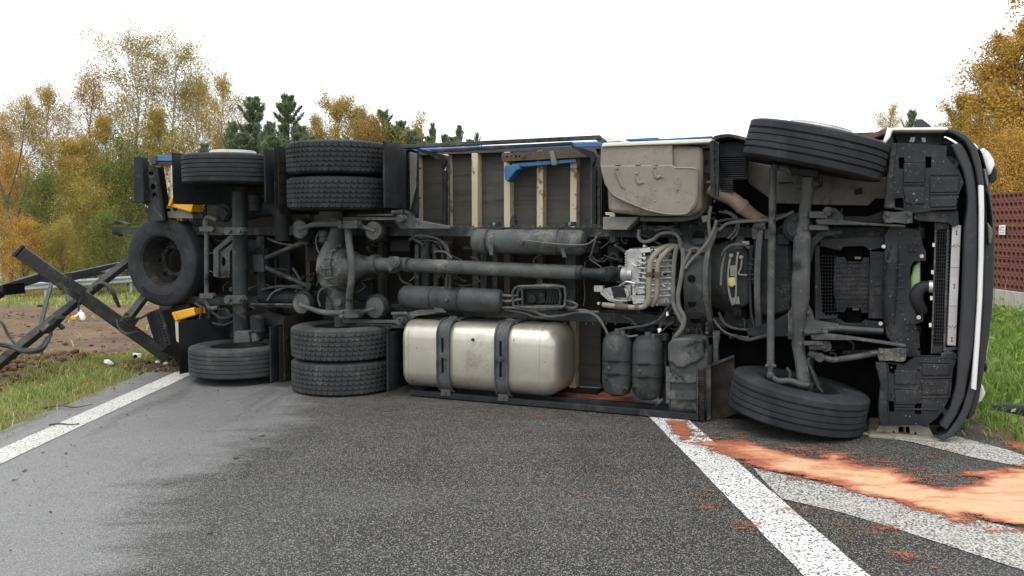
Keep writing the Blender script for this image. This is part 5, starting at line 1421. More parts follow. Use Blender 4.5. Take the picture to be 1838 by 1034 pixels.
b = MB().pt([(1212, 301.5), (1244, 302.5), (1250, 309), (1249.5, 352), (1241, 372), (1230, 383.5), (1197, 383.8), (1158.5, 375.5), (1120, 359.5), (1099, 347.5), (1088, 329)], .358, 1.3, 6)
part(b, 'bead', 'muffler', sil)
b = MB()
for x, y, x2, y2 in ((1106, 302, 1120, 338), (1142, 311, 1155, 328), (1174, 300, 1189, 318)):
    b.pc(x, y, 2.6, .345, .02, 10).pc(x2, y2, 2.2, .35, .02, 10).pt([(x + 1, y + 6), (x + 5, y + 18), (x2 - 2, y2 - 2)], .36, [4.5, 4, 3], 8).pp([(x - 2, 294), (x + 7, 294), (x + 7, 296.5), (x - 2, 296.5)], .355, .02)
for x, y in ((1145, 351), (1176, 341), (1176, 361), (1217, 320), (1217, 341), (1217, 361.5)): b.pc(x, y, 2.0, .354, .01, 8)
part(b, 'shield_fixing', 'muffler', sil)
part(MB().pp([(1082, 256.5), (1278, 248.5), (1278, 256), (1086, 263), (1079, 264)], .36, .45), 'side_fairing', 'offwhite', bevel=.008)
part(MB().pp([(1123, 249.5), (1180, 246.5), (1184, 249.5), (1278, 244), (1280, 247), (1184, 251.5), (1123, 252.5)], .9, .3), 'fairing_edge', 'blue', bevel=.002)
part(MB().pp([(1085, 250), (1095, 245), (1112, 252), (1090, 256)], .6, .25), 'fairing_corner', 'offwhite', bevel=.004)
part(MB().pp([(1255, 276), (1276, 270), (1277, 312), (1255, 308)], .5, .03, [(1268, 292, 3.5, 5)]).bolts([(1258, 284), (1258, 300)], .5, 2), 'silencer_bracket', 'chassis', bevel=0)
o = part(MB().pp([(1082, 389.4), (1146, 389.4), (1124, 412.5), (1082, 412)], .55, .2), 'valve_cover', 'primer', bevel=.004)
part(MB().pp([(1086, 381), (1103, 381), (1104, 389), (1094, 389), (1094, 386), (1087, 386)], .58, .03), 'silencer_foot', 'cream', bevel=.002)
part(MB().pt([(1150, 393), (1200, 394), (1240, 391), (1258, 382), (1262, 366)], .6, 4.5, 10), 'drain_hose', 'hose_grey')
b = MB().pt([(1274, 338, .55), (1290, 347, .55), (1312, 356, .58), (1330, 370, .6), (1350, 386, .66), (1372, 400, .7)], .6, [11.5, 12, 12.5, 12.5, 11.5, 11], 20)
part(b, 'exhaust_pipe', 'exhaust')
part(MB().tube([P(1328, 367, .6), P(1334, 373, .61)], 14 * S(1330, 370, .6), 20), 'exhaust_clamp', 'exhaust')

# ------------------------------------------------------------------ step and mudguard behind the upper front wheel
b = MB().pp([(1274, 253), (1281, 252), (1283, 352), (1275, 352)], .36, .1).pp([(1281, 252), (1290.7, 262), (1289, 353), (1283, 352)], .38, .05)
part(b.bolts([(1282, 268 + 15.5 * k) for k in range(7)], .37, 2.4), 'step_side_plate', 'chassis', bevel=.003)
b = MB().pp([(1290, 256), (1340, 254), (1342, 322), (1290, 324)], .55, .05)
for k in range(11): b.pp([(1291, 280 + 3.9 * k), (1339, 279 + 3.9 * k), (1339, 281.2 + 3.9 * k), (1291, 282.2 + 3.9 * k)], .50, .05)
for k in range(6): b.pp([(1291, 322 + 4 * k), (1316, 321 + 4 * k), (1316, 323.4 + 4 * k), (1291, 324.4 + 4 * k)], .5, .05)
part(b, 'ribbed_mat', 'plastic', bevel=.003)
part(MB().pp([(1281, 244), (1294, 241), (1308, 240), (1326, 243), (1346, 249), (1346, 255), (1326, 249), (1308, 246), (1292, 248), (1282, 253)], .34, .6), 'mudguard_lip', 'chassis', bevel=.004)
part(MB().pp([(1290, 252), (1342, 250), (1342, 282), (1292, 284)], .72, .05), 'foam_pad', 'ply')

# ------------------------------------------------------------------ gearbox
gb = MB()
gb.pp([(1124, 449), (1130, 446), (1200, 440), (1206, 440), (1206, 548), (1190, 550), (1160, 548), (1136, 540), (1126, 520)], .62, .4)
gear = part(gb, 'gearbox', 'cast', bevel=.03)
b = MB().pp([(1122, 450), (1131, 447), (1153, 446), (1153, 480), (1148, 500), (1150, 512), (1137, 511), (1131, 506), (1122, 480)], .58, .06)
part(b, 'gearbox_cover', 'cast', gear, bevel=.01)
b = MB()
for k in range(9): b.pt([(1155, 450 + 10.5 * k), (1207, 446 + 10.5 * k)], .6, 2.2, 8, False)
for k in range(7): b.pt([(1146, 462 + 9 * k), (1160, 464 + 9 * k)], .575, [1.2, 2.6], 8, False)
part(b, 'cooling_rib', 'cast', gear)
rr = random.Random(15)
for k in range(46):                                           # bosses, plugs and ribs of the casting
    x, y = rr.uniform(1124, 1204), rr.uniform(446, 546); b = MB(); t = rr.random(); wq = rr.uniform(.565, .6)
    if t < .4: b.pc(x, y, rr.uniform(1.6, 4.2), wq, .05, 10, .004)
    elif t < .75: b.pr(x, y, x + rr.uniform(3, 11), y + rr.uniform(2, 6), wq, .06)
    else: b.pt([(x, y), (x + rr.uniform(-10, 10), y + rr.uniform(-8, 8)), (x + rr.uniform(-14, 14), y + rr.uniform(-14, 14))], wq - .01, rr.uniform(.7, 1.5), 6)
    part(b, 'casting_boss', ('cast', 'steel', 'cast', 'dark')[k % 4], gear, bevel=.003 if t < .75 else 0)
rr = random.Random(5); b = MB()
b.bolts([(1122.5 + rr.uniform(-.5, .5), 456 + 5 * k) for k in range(6)], .58, 1.8).bolts([(1156, 448 + 8.5 * k) for k in range(11)], .575, 2.1, .02)
b.pp([(1147, 447), (1166, 444), (1168, 452), (1150, 454)], .55, .06).pc(1156, 442, 3, .55, .06, 10)
part(b, 'gearbox_bolts', 'steel', gear)
b = MB().pp([(1066, 513), (1082, 513), (1082, 524), (1066, 524)], .56, .06).pp([(1076, 520), (1094, 516), (1132, 510), (1132, 540), (1112, 546), (1092, 540), (1078, 528)], .58, .16).pc(1118, 528, 11, .54, .06, 18).pp([(1134, 514), (1156, 516), (1158, 544), (1136, 546)], .58, .14)
part(b, 'retarder', 'cast', gear, bevel=.006)
part(MB().pp([(1096, 516), (1118, 514), (1124, 534), (1102, 534)], .52, .05).pc(1104, 531, 2, .515, .02, 8), 'actuator', 'dark', gear, bevel=.005)
b = MB().pt([(1083, 520), (1090, 528), (1100, 537), (1126, 541)], .53, 1.8, 7).pt([(1092, 536), (1112, 540), (1126, 539)], .52, 1.6, 7).pt([(1112, 514), (1124, 506), (1140, 509)], .55, 2.4, 8).pc(1098, 533, 4, .54, .05).pc(1074, 545, 3, .56, .05, 8)
part(b, 'retarder_pipe', 'steel', gear)
def cool(pts): return part(MB().pt(pts, .5, 5.0, 14), 'coolant_pipe', 'pipe', gear)
cool([(1213, 442, .62), (1196, 443, .54), (1180, 452, .48), (1168, 470, .46), (1165, 500, .46), (1164, 535, .47), (1158, 549, .48), (1142, 552, .48), (1110, 550, .48), (1082, 547, .5)])
cool([(1222, 443, .62), (1208, 444, .54), (1193, 455, .49), (1181, 474, .48), (1180, 500, .48), (1178, 532, .49), (1170, 548, .52)])
b = MB()
for x in (1166, 1180.5): b.pt([(x, 488), (x - .3, 497)], .465, 6.4, 14, False)
b.pt([(1105, 549.5), (1128, 551.5)], .48, 6.0, 14, False).pt([(1140, 552), (1147, 552)], .48, 5.8, 14, False)
part(b, 'pipe_clamp', 'rust', gear)

# ------------------------------------------------------------------ arched cross member round the bell housing
arch = MB(); rings = []
for y, x, hx, w_ in ((388, 1246, 30, .82), (404, 1246, 27, .74), (425, 1248, 25, .64), (445, 1250, 25, .54), (470, 1251, 25.5, .49), (495, 1251, 25.5, .47), (520, 1251, 25.5, .485), (545, 1252, 25, .53), (565, 1254, 26, .62), (585, 1256, 29, .72), (602, 1257, 31, .80)):
    a, c = P(x - hx, y, w_), P(x + hx, y, w_)
    rings.append([a, c, c + Vector((-.01, .035, 0)), a + Vector((.01, .035, 0))])
am = part(arch.loops(rings), 'arched_cross_member', 'chassis_mid', bevel=.008, angle=60)
b = MB()
for x, y, r, w_ in ((1241, 500, 7, .462), (1242, 544, 7.5, .525), (1254, 425, 11, .625), (1248, 571, 10, .655)):
    p = P(x, y, w_); b.lathe(p, p + Vector((0, .03, 0)), [(0, r * S(x, y, w_)), (.9, r * .93 * S(x, y, w_)), (.95, .002)], 22)
part(b, 'hole', 'black', am)
b = MB().pt([(1240, 405, .66), (1238, 428, .60), (1246, 438, .55), (1262, 436, .55), (1266, 424, .6), (1266, 404, .68)], .6, 1.6, 8).pt([(1240, 590, .70), (1236, 570, .61), (1242, 561, .58), (1256, 561, .58), (1262, 572, .62), (1262, 592, .72)], .6, 1.6, 8)
part(b, 'stiffening_bead', 'chassis', am)
for pts in ([(1284, 408, .62), (1280, 425, .56), (1270, 450, .47), (1266, 480, .44), (1265, 520, .445), (1270, 555, .52), (1277, 595, .66)],):
    b = MB(); rr2 = []
    for x, y, w_ in pts:
        c = P(x, y, w_); rr2.append([c + Vector((-.022, 0, 0)), c + Vector((.022, 0, 0)), c + Vector((.022, .04, 0)), c + Vector((-.022, .04, 0))])
    part(b.loops(rr2), 'arch_flange', 'chassis_pale', am, bevel=.004, angle=60)
part(MB().bolts([(1269, 581), (1269, 589), (1269, 597), (1234, 593)], .66, 3.4), 'arch_bolts', 'chassis_pale', am)

# bell housing and engine
b = MB().lathe(P(1268, 495, .92), P(1340, 497, .92), [(0, .3), (.3, .3), (.75, .36), (.8, .40), (1, .40)], 36)
part(b, 'bell_housing', 'chassis_mid')
b = MB().pp([(1308, 455), (1316, 448), (1336, 446), (1342, 452), (1344, 545), (1334, 552), (1312, 552), (1305, 540), (1303, 480)], .48, .2)
part(b, 'flywheel_cover', 'dark', bevel=.02)
b = MB().pt([(1312, 458), (1308, 480), (1307, 505), (1310, 530), (1316, 548)], .47, 2.2, 8).pt([(1325, 452), (1322, 475), (1321, 500), (1321, 530), (1318, 546)], .46, 2.0, 8).pt([(1332, 460), (1330, 480), (1326, 492), (1341, 494)], .46, 1.8, 8)
b.pc(1330, 462, 3.6, .44, .05, 12).pc(1312, 459, 4, .45, .05).pp([(1310, 477), (1320, 476), (1320, 496), (1311, 496)], .46, .05).pp([(1312, 536), (1326, 532), (1328, 546), (1316, 546)], .46, .05).pp([(1332, 433), (1344, 433), (1345, 439), (1332, 440)], .5, .06)
part(b, 'pump_casting', 'primer', bevel=.004)
part(MB().pp([(1307, 499), (1319, 498), (1321, 511), (1314, 516), (1307, 512)], .44, .06), 'brass_valve', 'brass', bevel=.006)
b = MB()
for k in range(5): b.pt([(1335, 466 + 9 * k), (1358, 466 + 9 * k)], .5, 1.6, 6, False)
b.pp([(1334, 462), (1356, 462), (1356, 510), (1334, 510)], .53, .05)
part(b, 'engine_block_ribs', 'dark')
b = MB().pp([(1352, 425), (1420, 420), (1424, 560), (1356, 572), (1350, 540)], .60, .4)
part(b, 'oil_pan', 'plastic', bevel=.03)
b = MB(); rr = random.Random(8)
for x, y, l in ((1366, 452, 20), (1400, 456, 14), (1372, 478, 18), (1402, 480, 16), (1386, 470, 10), (1364, 500, 14), (1398, 496, 20), (1390, 510, 12), (1368, 528, 16), (1400, 530, 18), (1376, 546, 20), (1408, 512, 10), (1384, 490, 10), (1366, 512, 8)):
    b.pp([(x, y), (x + l, y), (x + l, y + 2.4), (x, y + 2.4)], .588, .02)
    if rr.random() < .6: b.pp([(x + l - 2.4, y), (x + l, y), (x + l, y + 9), (x + l - 2.4, y + 9)], .589, .02)
part(b, 'pan_rib', 'plastic')

# ------------------------------------------------------------------ engine bearer, front axle, steering
b = MB(); rings = []
for y, x, w_ in ((400, 1366, .62), (420, 1364, .56), (450, 1361, .50), (490, 1359, .47), (530, 1359, .48), (560, 1360, .54), (592, 1362, .62)):
    c = P(x, y, w_); rings.append([c + Vector((-.026, 0, 0)), c + Vector((.026, 0, 0)), c + Vector((.026, .05, 0)), c + Vector((-.026, .05, 0))])
part(b.loops(rings), 'engine_bearer', 'chassis_pale', bevel=.006, angle=60)
b = MB().pp([(1349, 410), (1360, 408), (1360, 430), (1350, 430)], .56, .08).pp([(1372, 412), (1384, 412), (1384, 430), (1372, 430)], .56, .08).pp([(1352, 402), (1372, 400), (1376, 412), (1350, 414)], .58, .08).pp([(1340, 590), (1385, 578), (1414, 562), (1414, 604), (1362, 606), (1342, 602)], .6, .08)
part(b, 'bearer_mount', 'chassis', bevel=.006)
part(MB().pp([(1345, 440), (1352, 440), (1348, 500), (1350, 560), (1356, 592), (1346, 570), (1341, 500)], .5, .03), 'bearer_flange', 'dark', bevel=.004)
axl = [(1450, 318, .42, 10), (1449, 345, .46, 10), (1445, 370, .46, 10), (1441, 405, .44, 10), (1440, 420, .42, 13), (1439, 432, .41, 14.6), (1437, 490, .4, 15.2), (1436, 540, .41, 15), (1434, 556, .42, 12.5), (1433, 590, .46, 10), (1432, 620, .5, 11), (1437, 650, .46, 10.5), (1441, 680, .42, 11), (1444, 696, .40, 9)]
b = MB(); rings = []
for x, y, w_, hx in axl:
    c = P(x, y, w_); s = S(x, y, w_) * hx; e = .02
    rings.append([c + Vector((-s, e, 0)), c + Vector((-s + e, 0, 0)), c + Vector((s - e, 0, 0)), c + Vector((s, e, 0)), c + Vector((s, .10, 0)), c + Vector((-s, .10, 0))])
fax = part(b.loops(rings), 'front_axle', 'chassis_pale', bevel=.004, angle=50)
b = MB().pp([(1422, 312), (1475, 318), (1476, 332), (1462, 340), (1430, 338), (1424, 328)], .48, .12).pp([(1414, 300), (1470, 306), (1468, 318), (1420, 312)], .4, .15).pc(1464, 330, 6, .44, .08)
part(b, 'steering_knuckle', 'chassis', bevel=.008); b = MB()
b.pp([(1400, 690), (1446, 684), (1460, 692), (1456, 706), (1440, 704), (1412, 698)], .40, .12).pt([(1456, 640), (1452, 660), (1458, 676), (1466, 694)], .56, 8, 12)
part(b, 'steering_knuckle', 'chassis', bevel=.008)
b = MB().pt([(1387.5, 302, .5), (1386, 400, .46), (1384, 500, .44), (1383, 656, .40)], .46, 6.7, 16)
part(b, 'tie_rod', 'chassis_pale')
b = MB().pc(1389.5, 299, 6, .44, .07, 18, .01).pc(1389.5, 299, 2.8, .434, .02, 12).pc(1382.5, 675, 6.6, .34, .08, 18, .01).pc(1382.5, 675, 3.6, .332, .02, 12).pt([(1374, 657), (1393, 657)], .38, 3.2, 10, False).pt([(1383, 656), (1382.5, 672)], .37, 5.0, 12, False)
part(b, 'tie_rod_end', 'chassis_pale')
b = MB().pt([(1386, 676, .36), (1397, 684, .36), (1418, 684, .36), (1436, 690, .37), (1452, 692, .38)], .38, [4.5, 6, 5.5, 6, 5], 12).pt([(1392, 300, .5), (1408, 302, .48), (1425, 308, .46)], .48, [5, 6.5, 8], 12)
part(b, 'steering_arm', 'chassis_pale')
b = MB().pp([(1414, 562), (1424, 545), (1450, 545), (1457, 558), (1462, 575), (1505, 582), (1505, 588), (1466, 592), (1456, 602), (1414, 604)], .5, .05).bolts([(1421, 560), (1451, 561)], .5, 4, .03)
part(b, 'spring_seat', 'chassis_pale', bevel=.006)
b = MB().pp([(1452, 420), (1458, 428), (1470, 416), (1512, 414), (1512, 420), (1480, 424), (1462, 442), (1456, 470), (1452, 470)], .5, .05).bolts([(1426, 393), (1426, 419), (1418, 606), (1416, 600)], .46, 4, .04)
part(b, 'spring_seat', 'chassis', bevel=.006)
for y, s, xa in ((398, 1, 1464), (605, -1, 1455)):
    b = MB().pp([(xa, y - 4), (xa + 20, y - 6), (xa + 42, y - 4), (xa + 80, y + 1), (1626, y + 6 if s > 0 else y + 14), (1626, y + 10 if s > 0 else y + 19), (xa + 80, y + 6), (xa + 40, y + 6), (xa + 4, y + 5)], .44, .08)
    part(b, 'leaf_spring', 'chassis_pale', bevel=.006)
    b = MB().pc(xa + 12, y - 1, 12, .50, .06, 22, .01).pp([(xa - 12, y - 14), (xa + 20, y - 12), (xa + 20, y - 6), (xa - 12, y - 7)], .42, .05).pp([(xa - 12, y + 8), (xa + 22, y + 9), (xa + 22, y + 15), (xa - 12, y + 15)], .42, .05)
    b.bolts([(xa - 18, y - 12), (xa - 18, y + 12)], .41, 3.8, .04)
    part(b, 'spring_clamp', 'chassis_pale', bevel=.005)
b = MB().pc(1432, 409, 27, .5, .04, 32, .01).pc(1432, 409, 22, .54, .06, 32, .01)
part(b, 'air_spring', 'dark')
part(MB().pc(1432, 409, 20, .485, .02, 30, .004), 'air_spring_plate', 'chassis')
b = MB().pp([(1480, 372), (1500, 374), (1514, 386), (1514, 396), (1478, 396)], .5, .1).pc(1486, 380, 9, .47, .06).pt([(1452, 384), (1480, 384)], .46, 5, 10, False).pt([(1452, 408), (1480, 409)], .46, 4.6, 10, False)
b.pt([(1452, 596), (1486, 597)], .46, 5, 10, False).pt([(1452, 624), (1482, 624)], .46, 4.6, 10, False).pc(1482, 622, 10, .48, .07)
part(b, 'shackle', 'chassis_pale', bevel=.004)
part(MB().pp([(1515, 388), (1560, 388), (1586, 378), (1586, 400), (1515, 399)], .56, .06).pp([(1512, 630), (1575, 628), (1575, 640), (1512, 636)], .6, .05), 'frame_gusset', 'dark', bevel=.004)
part(MB().pt([(1478, 642), (1495, 646), (1512, 644), (1540, 640), (1576, 633)], .5, 5.4, 12).pc(1471, 642, 8.5, .46, .08).pt([(1452, 632), (1471, 642)], .5, 8, 12, False), 'anti_roll_bar', 'chassis_pale')
part(MB().pt([(1478, 590), (1505, 589), (1540, 591), (1585, 594)], .52, [6, 5, 4.6, 4.4], 10), 'drag_link', 'chassis_pale')
for pts, bp_ in (([(1587, 379), (1608, 381), (1628, 379), (1638, 381), (1638, 400), (1628, 402), (1608, 399), (1588, 401), (1585, 390)], [(1593, 384), (1632, 384), (1592, 396), (1631, 397)]), ([(1577, 626), (1598, 627), (1617, 625), (1627, 627), (1626, 647), (1616, 650), (1598, 647), (1578, 649), (1575, 638)], [(1582, 631), (1621, 631), (1581, 643), (1620, 645)])):
    part(MB().pp(pts, .42, .07).bolts(bp_, .42, 4.3, .03), 'bar_mount', 'chassis_pale', bevel=.005)

# ------------------------------------------------------------------ under the cab: shields, radiator, front frame
b = MB().pp([(1343.6, 290), (1400, 300), (1470, 308), (1530, 316), (1572, 318), (1598, 318), (1590, 357), (1572, 356), (1558.5, 369), (1489, 368), (1393.6, 365), (1342.5, 327.7)], .92, .03)
arch_p = part(b, 'inner_wing', 'primer', bevel=.005)
part(MB().pp([(1533, 341), (1547, 336), (1547, 348), (1534, 350)], .905, .02).pp([(1398, 327), (1425, 326), (1425, 329), (1398, 330)], .91, .015), 'wing_recess', 'dark', arch_p, bevel=.003)
part(MB().bolts([(1349, 301), (1349, 322), (1350, 299), (1480, 356)], .91, 2.6).pc(1482, 360, 8.5, .905, .02), 'wing_fixing', 'primer', arch_p)
part(MB().pp([(1578, 262), (1590, 256), (1597, 270), (1594, 306), (1584, 316), (1572, 314)], .7, .06).pt([(1582, 252), (1588, 280), (1590, 305)], .66, 3, 8).pp([(1590, 232), (1603, 231), (1606, 318), (1597, 318), (1592, 260)], .6, .25), 'wing_stay', 'primer', bevel=.006)
# cab floor and cab
cu0, cu1 = P(1300, 500, 1.1).x, P(1770, 500, 1.1).x
part(MB().box((cu0 - .25, 1.04, .02), (cu1 - .5, 1.12, 2.43)), 'cab_floor', 'black', bevel=.02)
def cab_rings():
    rings = []
    for w_, a, c, e in ((1.13, cu0 + .15, cu1 - .05, .05), (1.3, cu0 + .1, cu1, .03), (2.0, cu0 + .1, cu1 - .02, .03), (2.9, cu0 + .1, cu1 - .12, .05), (3.3, cu0 + .12, cu1 - .25, .12), (3.45, cu0 + .3, cu1 - .55, .3)):
        r = .22; pts = []
        z0, z1 = .03 + e, 2.43 - e
        pts = [(a, z0), (c - r * 1.2, z0), (c - r * .4, z0 + r * .35), (c, z0 + r * 1.3), (c + .04, 1.23), (c, z1 - r * 1.3), (c - r * .4, z1 - r * .35), (c - r * 1.2, z1), (a, z1)]
        rings.append([Vector((u, w_, z)) for u, z in pts])
    return MB().loops(rings)
cab = part(cab_rings(), 'cab', 'white', bevel=.02)
part(MB().box((cu1 - .06, 2.0, .3), (cu1 + .035, 2.75, 2.15)), 'windscreen', 'glass', cab, bevel=.03)
part(MB().box((cu1 - .9, 2.0, 2.40), (cu1 - .35, 2.7, 2.442)).box((cu1 - .9, 2.0, .022), (cu1 - .35, 2.7, .06)), 'side_window', 'glass', cab, bevel=.01)

# front frame cross piece with its shields
b = MB().pp([(1588, 423), (1600, 404), (1650, 402), (1656, 440), (1662, 452), (1662, 468), (1640, 469), (1634, 480), (1633, 512), (1637, 545), (1645, 566), (1656, 564), (1657, 577), (1642, 582), (1650, 600), (1652, 640), (1626, 640), (1592, 604), (1588, 560)], .56, .06,
            [(1652.5, 402 + 2, 1.2), (1652, 411.5, 3.0), (1643, 424, 1.2), (1608, 449, 1.6), (1599, 514, 1.4), (1603, 578, 1.4), (1649, 627, 2.8), (1637, 620, 1.2)])
ff = part(b, 'front_cross_member', 'plastic', bevel=.0)
b = MB().pt([(1608, 428, .6), (1602, 470, .58), (1598, 515, .575), (1597, 560, .585), (1600, 602, .6)], .58, [9, 12, 13, 12, 9], 16)
part(b, 'front_tube', 'plastic', ff)
part(MB().bolts([(1586, 442.5), (1654.5, 460), (1649, 570), (1580.5, 581)], .545, 4.0, .02), 'screw', 'steel', ff)
part(MB().bolts([(1634, 438.5), (1650, 438.5), (1627.5, 589), (1642.5, 589.5), (1635, 449), (1644, 449.5), (1629, 579), (1638, 579)], .55, 3.4, .02), 'rivet', 'plastic', ff)
b = MB()
for x, y, l in ((1596, 494, 22), (1594, 536, 22), (1612, 474, 12), (1612, 503, 10), (1611, 515, 13), (1614, 541, 10), (1614, 555, 9)): b.pp([(x, y), (x + l, y - .5), (x + l, y + 2), (x, y + 2.4)], .548, .02)
part(b, 'rib', 'chassis', ff)
part(MB().pp([(1640, 380), (1720, 378), (1722, 402), (1712, 408), (1700, 400), (1650, 397), (1640, 394)], .48, .1).pp([(1652, 640), (1690, 641), (1700, 634), (1716, 634), (1720, 645), (1652, 648)], .48, .1), 'front_bracket', 'plastic', bevel=.006)
# belly shields
b = MB().pp([(1471, 443), (1508, 449), (1499, 480), (1495, 506), (1498, 545), (1503, 571), (1470, 573)], .6, .02, [(1476 + 5.4 * (k % 6), 460 + 6.2 * (k // 6), 1.2) for k in range(108) if not (k % 6 > 3 and 4 < k // 6 < 14) and 460 + 6.2 * (k // 6) < 566])
part(b, 'perforated_shield', 'plastic')
b = MB().pp([(1499, 462), (1516, 461), (1521, 473), (1546, 473), (1549, 462), (1561, 462), (1560, 562), (1546, 562), (1544, 552), (1520, 552), (1516, 561), (1502, 560), (1496, 520), (1496, 500)], .66, .03)
gr = part(b, 'grid_shield', 'plastic', bevel=.004)
b = MB()
for k in range(11): b.pp([(1500, 470 + 8 * k), (1560, 470 + 8 * k), (1560, 471.6 + 8 * k), (1500, 471.6 + 8 * k)], .645, .02)
for k in range(13): b.pp([(1504 + 4.6 * k, 474), (1505.2 + 4.6 * k, 474), (1505.2 + 4.6 * k, 551), (1504 + 4.6 * k, 551)], .648, .02)
part(b, 'grid_rib', 'plastic', gr)
b = MB().pp([(1471, 428), (1588, 424), (1588, 444), (1562, 450), (1550, 442), (1515, 443), (1508, 450), (1471, 442)], .64, .04).pp([(1470, 574), (1503, 571), (1518, 580), (1545, 580), (1552, 574), (1590, 578), (1588, 600), (1480, 590)], .64, .04)
part(b, 'shield_frame', 'plastic', bevel=.006)
part(MB().pp([(1562, 451), (1594.5, 452), (1590, 573), (1558, 572)], .62, .04).pp([(1462, 440), (1471, 440), (1470, 576), (1462, 576)], .58, .05), 'shield_panel', 'plastic', bevel=.006)
b = MB()
for y in (461, 495, 512, 528): b.pp([(1568, y), (1584, y), (1584, y + 2), (1568, y + 2)], .612, .02)
part(b, 'panel_rib', 'chassis')
part(MB().pp([(1518, 444), (1548, 444), (1548, 472), (1520, 472)], .76, .03).pp([(1520, 552), (1547, 552), (1547, 578), (1520, 578)], .76, .03), 'dark_opening', 'black')
part(MB().pp([(1534, 461), (1545, 461), (1545, 465), (1534, 465)], .72, .03).pp([(1530, 552), (1542, 552), (1542, 557), (1530, 557)], .72, .03), 'label_plate', 'pipe', bevel=.001)
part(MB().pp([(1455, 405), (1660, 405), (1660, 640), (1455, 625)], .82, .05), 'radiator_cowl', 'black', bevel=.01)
part(MB().pp([(1400, 250), (1698, 247), (1733, 270), (1750, 330), (1752, 560), (1736, 715), (1690, 778), (1560, 780), (1400, 640)], 1.02, .04), 'engine_bay_backing', 'black')  # black sheet added as the dark of the gaps up to the bumper
# washer tank, elbow hose, radiator
part(MB().pp([(1652, 468), (1640, 478), (1634, 500), (1634, 530), (1640, 545), (1652, 550)], .64, .1), 'expansion_tank', 'coolant', bevel=.015)
part(MB().pt([(1676, 515, .56), (1662, 514, .56), (1650, 519, .55), (1645, 532, .55), (1649, 548, .57), (1656, 560, .6)], .55, [9.5, 10.2, 11, 11.4, 11, 9.5], 18), 'radiator_hose', 'dark')
part(MB().pt([(1667, 514.2), (1674, 514.4)], .555, 10.8, 20, False), 'hose_clamp', 'steel')
mx = lambda y, f: (1680 + 23 * f) - (y - 398) * .030
rad_ = part(MB().pp([(mx(398, -.12), 398), (mx(398, 1.05), 398), (mx(636, 1.05), 636), (mx(636, -.12), 636)], .60, .1), 'radiator', 'black', bevel=.004)
b = MB()
for k in range(34):
    y = 414 + 6.2 * k
    b.pp([(mx(y, .05), y), (mx(y, .92), y + .4), (mx(y, .92), y + 1.5), (mx(y, .05), y + 1.1)], .575, .014)
for f in (.18, .36, .54, .72, .88): b.pp([(mx(412, f) - .6, 412), (mx(412, f) + .6, 412), (mx(622, f) + .6, 622), (mx(622, f) - .6, 622)], .58, .01)
part(b, 'radiator_grille', 'chassis', rad_)
b = MB()
for f in (.0, .95): b.pp([(mx(400, f) - 1.6, 400), (mx(400, f) + 1.6, 400), (mx(634, f) + 1.6, 634), (mx(634, f) - 1.6, 634)], .56, .02)
for k in range(36):
    y = 412 + 6 * k; b.pp([(mx(y, .95) + 1.6, y), (mx(y, .95) + 3.4, y + 1), (mx(y, .95) + 3.4, y + 3), (mx(y, .95) + 1.6, y + 4)], .565, .015)
part(b, 'grille_frame', 'chassis_pale', rad_)
part(MB().pp([(mx(399, .0), 399), (mx(399, .95), 399), (mx(412, .95), 412), (mx(412, .0), 412)], .555, .05).pp([(mx(622, .0), 622), (mx(622, .95), 622), (mx(635, .95), 635), (mx(635, .0), 635)], .555, .05), 'radiator_end', 'plastic', rad_, bevel=.005)
b = MB()
for x, y in ((1676, 440), (1674, 489), (1672, 535.5), (1670, 584)): b.pp([(x - 2.4, y - 3.6), (x + 2.2, y - 3.6), (x + 2.2, y + 3.2), (x - 2.4, y + 3.2)], .55, .03)
part(b, 'clip', 'offwhite', rad_, bevel=.001)
sx = lambda y, f: 1709.5 + 16 * f - (y - 403) * .0435
bar = part(MB().pp([(sx(403, 0), 403), (sx(403, 1), 404), (sx(621, 1), 621), (sx(621, 0), 620)], .52, .06), 'cooler_bar', 'chrome', bevel=.004)
b = MB()
for y in (418, 514, 609.5):
    x = sx(y, .5)
    b.pp([(x - .6, y - 3), (x + .6, y - 3), (x + .6, y + 3), (x - .6, y + 3)], .5172, .002)
    for s in (-1, 1): b.pp([(x - 2.1, y + s * 3.3 - .5), (x + 2.1, y + s * 3.3 - .5), (x + 2.1, y + s * 3.3 + .5), (x - 2.1, y + s * 3.3 + .5)], .5172, .002)
for y, s in ((441, 1), (587, -1)):
    x = sx(y, .5)
    for q in (-1, 1): b.pp([(x + q * 1.6, y - s * 2.6), (x + q * 7, y + s * 1.6), (x + q * 7, y + s * 2.8), (x + q * 1.6, y - s * 1.4)], .5172, .002)
    b.pp([(x - 1.1, y + s * 1.6), (x + 1.1, y + s * 1.6), (x + 1.1, y + s * 3), (x - 1.1, y + s * 3)], .5172, .002)
part(b, 'stamped_mark', 'black', bar)
part(MB().pp([(sx(480, 0) + 1, 480), (sx(480, 1) - 1, 480), (sx(480, 1) - 1, 481), (sx(480, 0) + 1, 481)], .517, .003).pp([(sx(549, 0) + 1, 549), (sx(549, 1) - 1, 549), (sx(549, 1) - 1, 550), (sx(549, 0) + 1, 550)], .517, .003), 'bar_seam', 'primer', bar)
part(MB().pc(1697, 629, 3.2, .52, .03, 10).pp([(1694, 626), (1716, 622), (1719, 627), (1700, 632)], .53, .03).pp([(1690, 636), (1702, 630), (1714, 634), (1720, 645), (1690, 645)], .5, .06), 'tow_bracket', 'chassis_pale', bevel=.003)

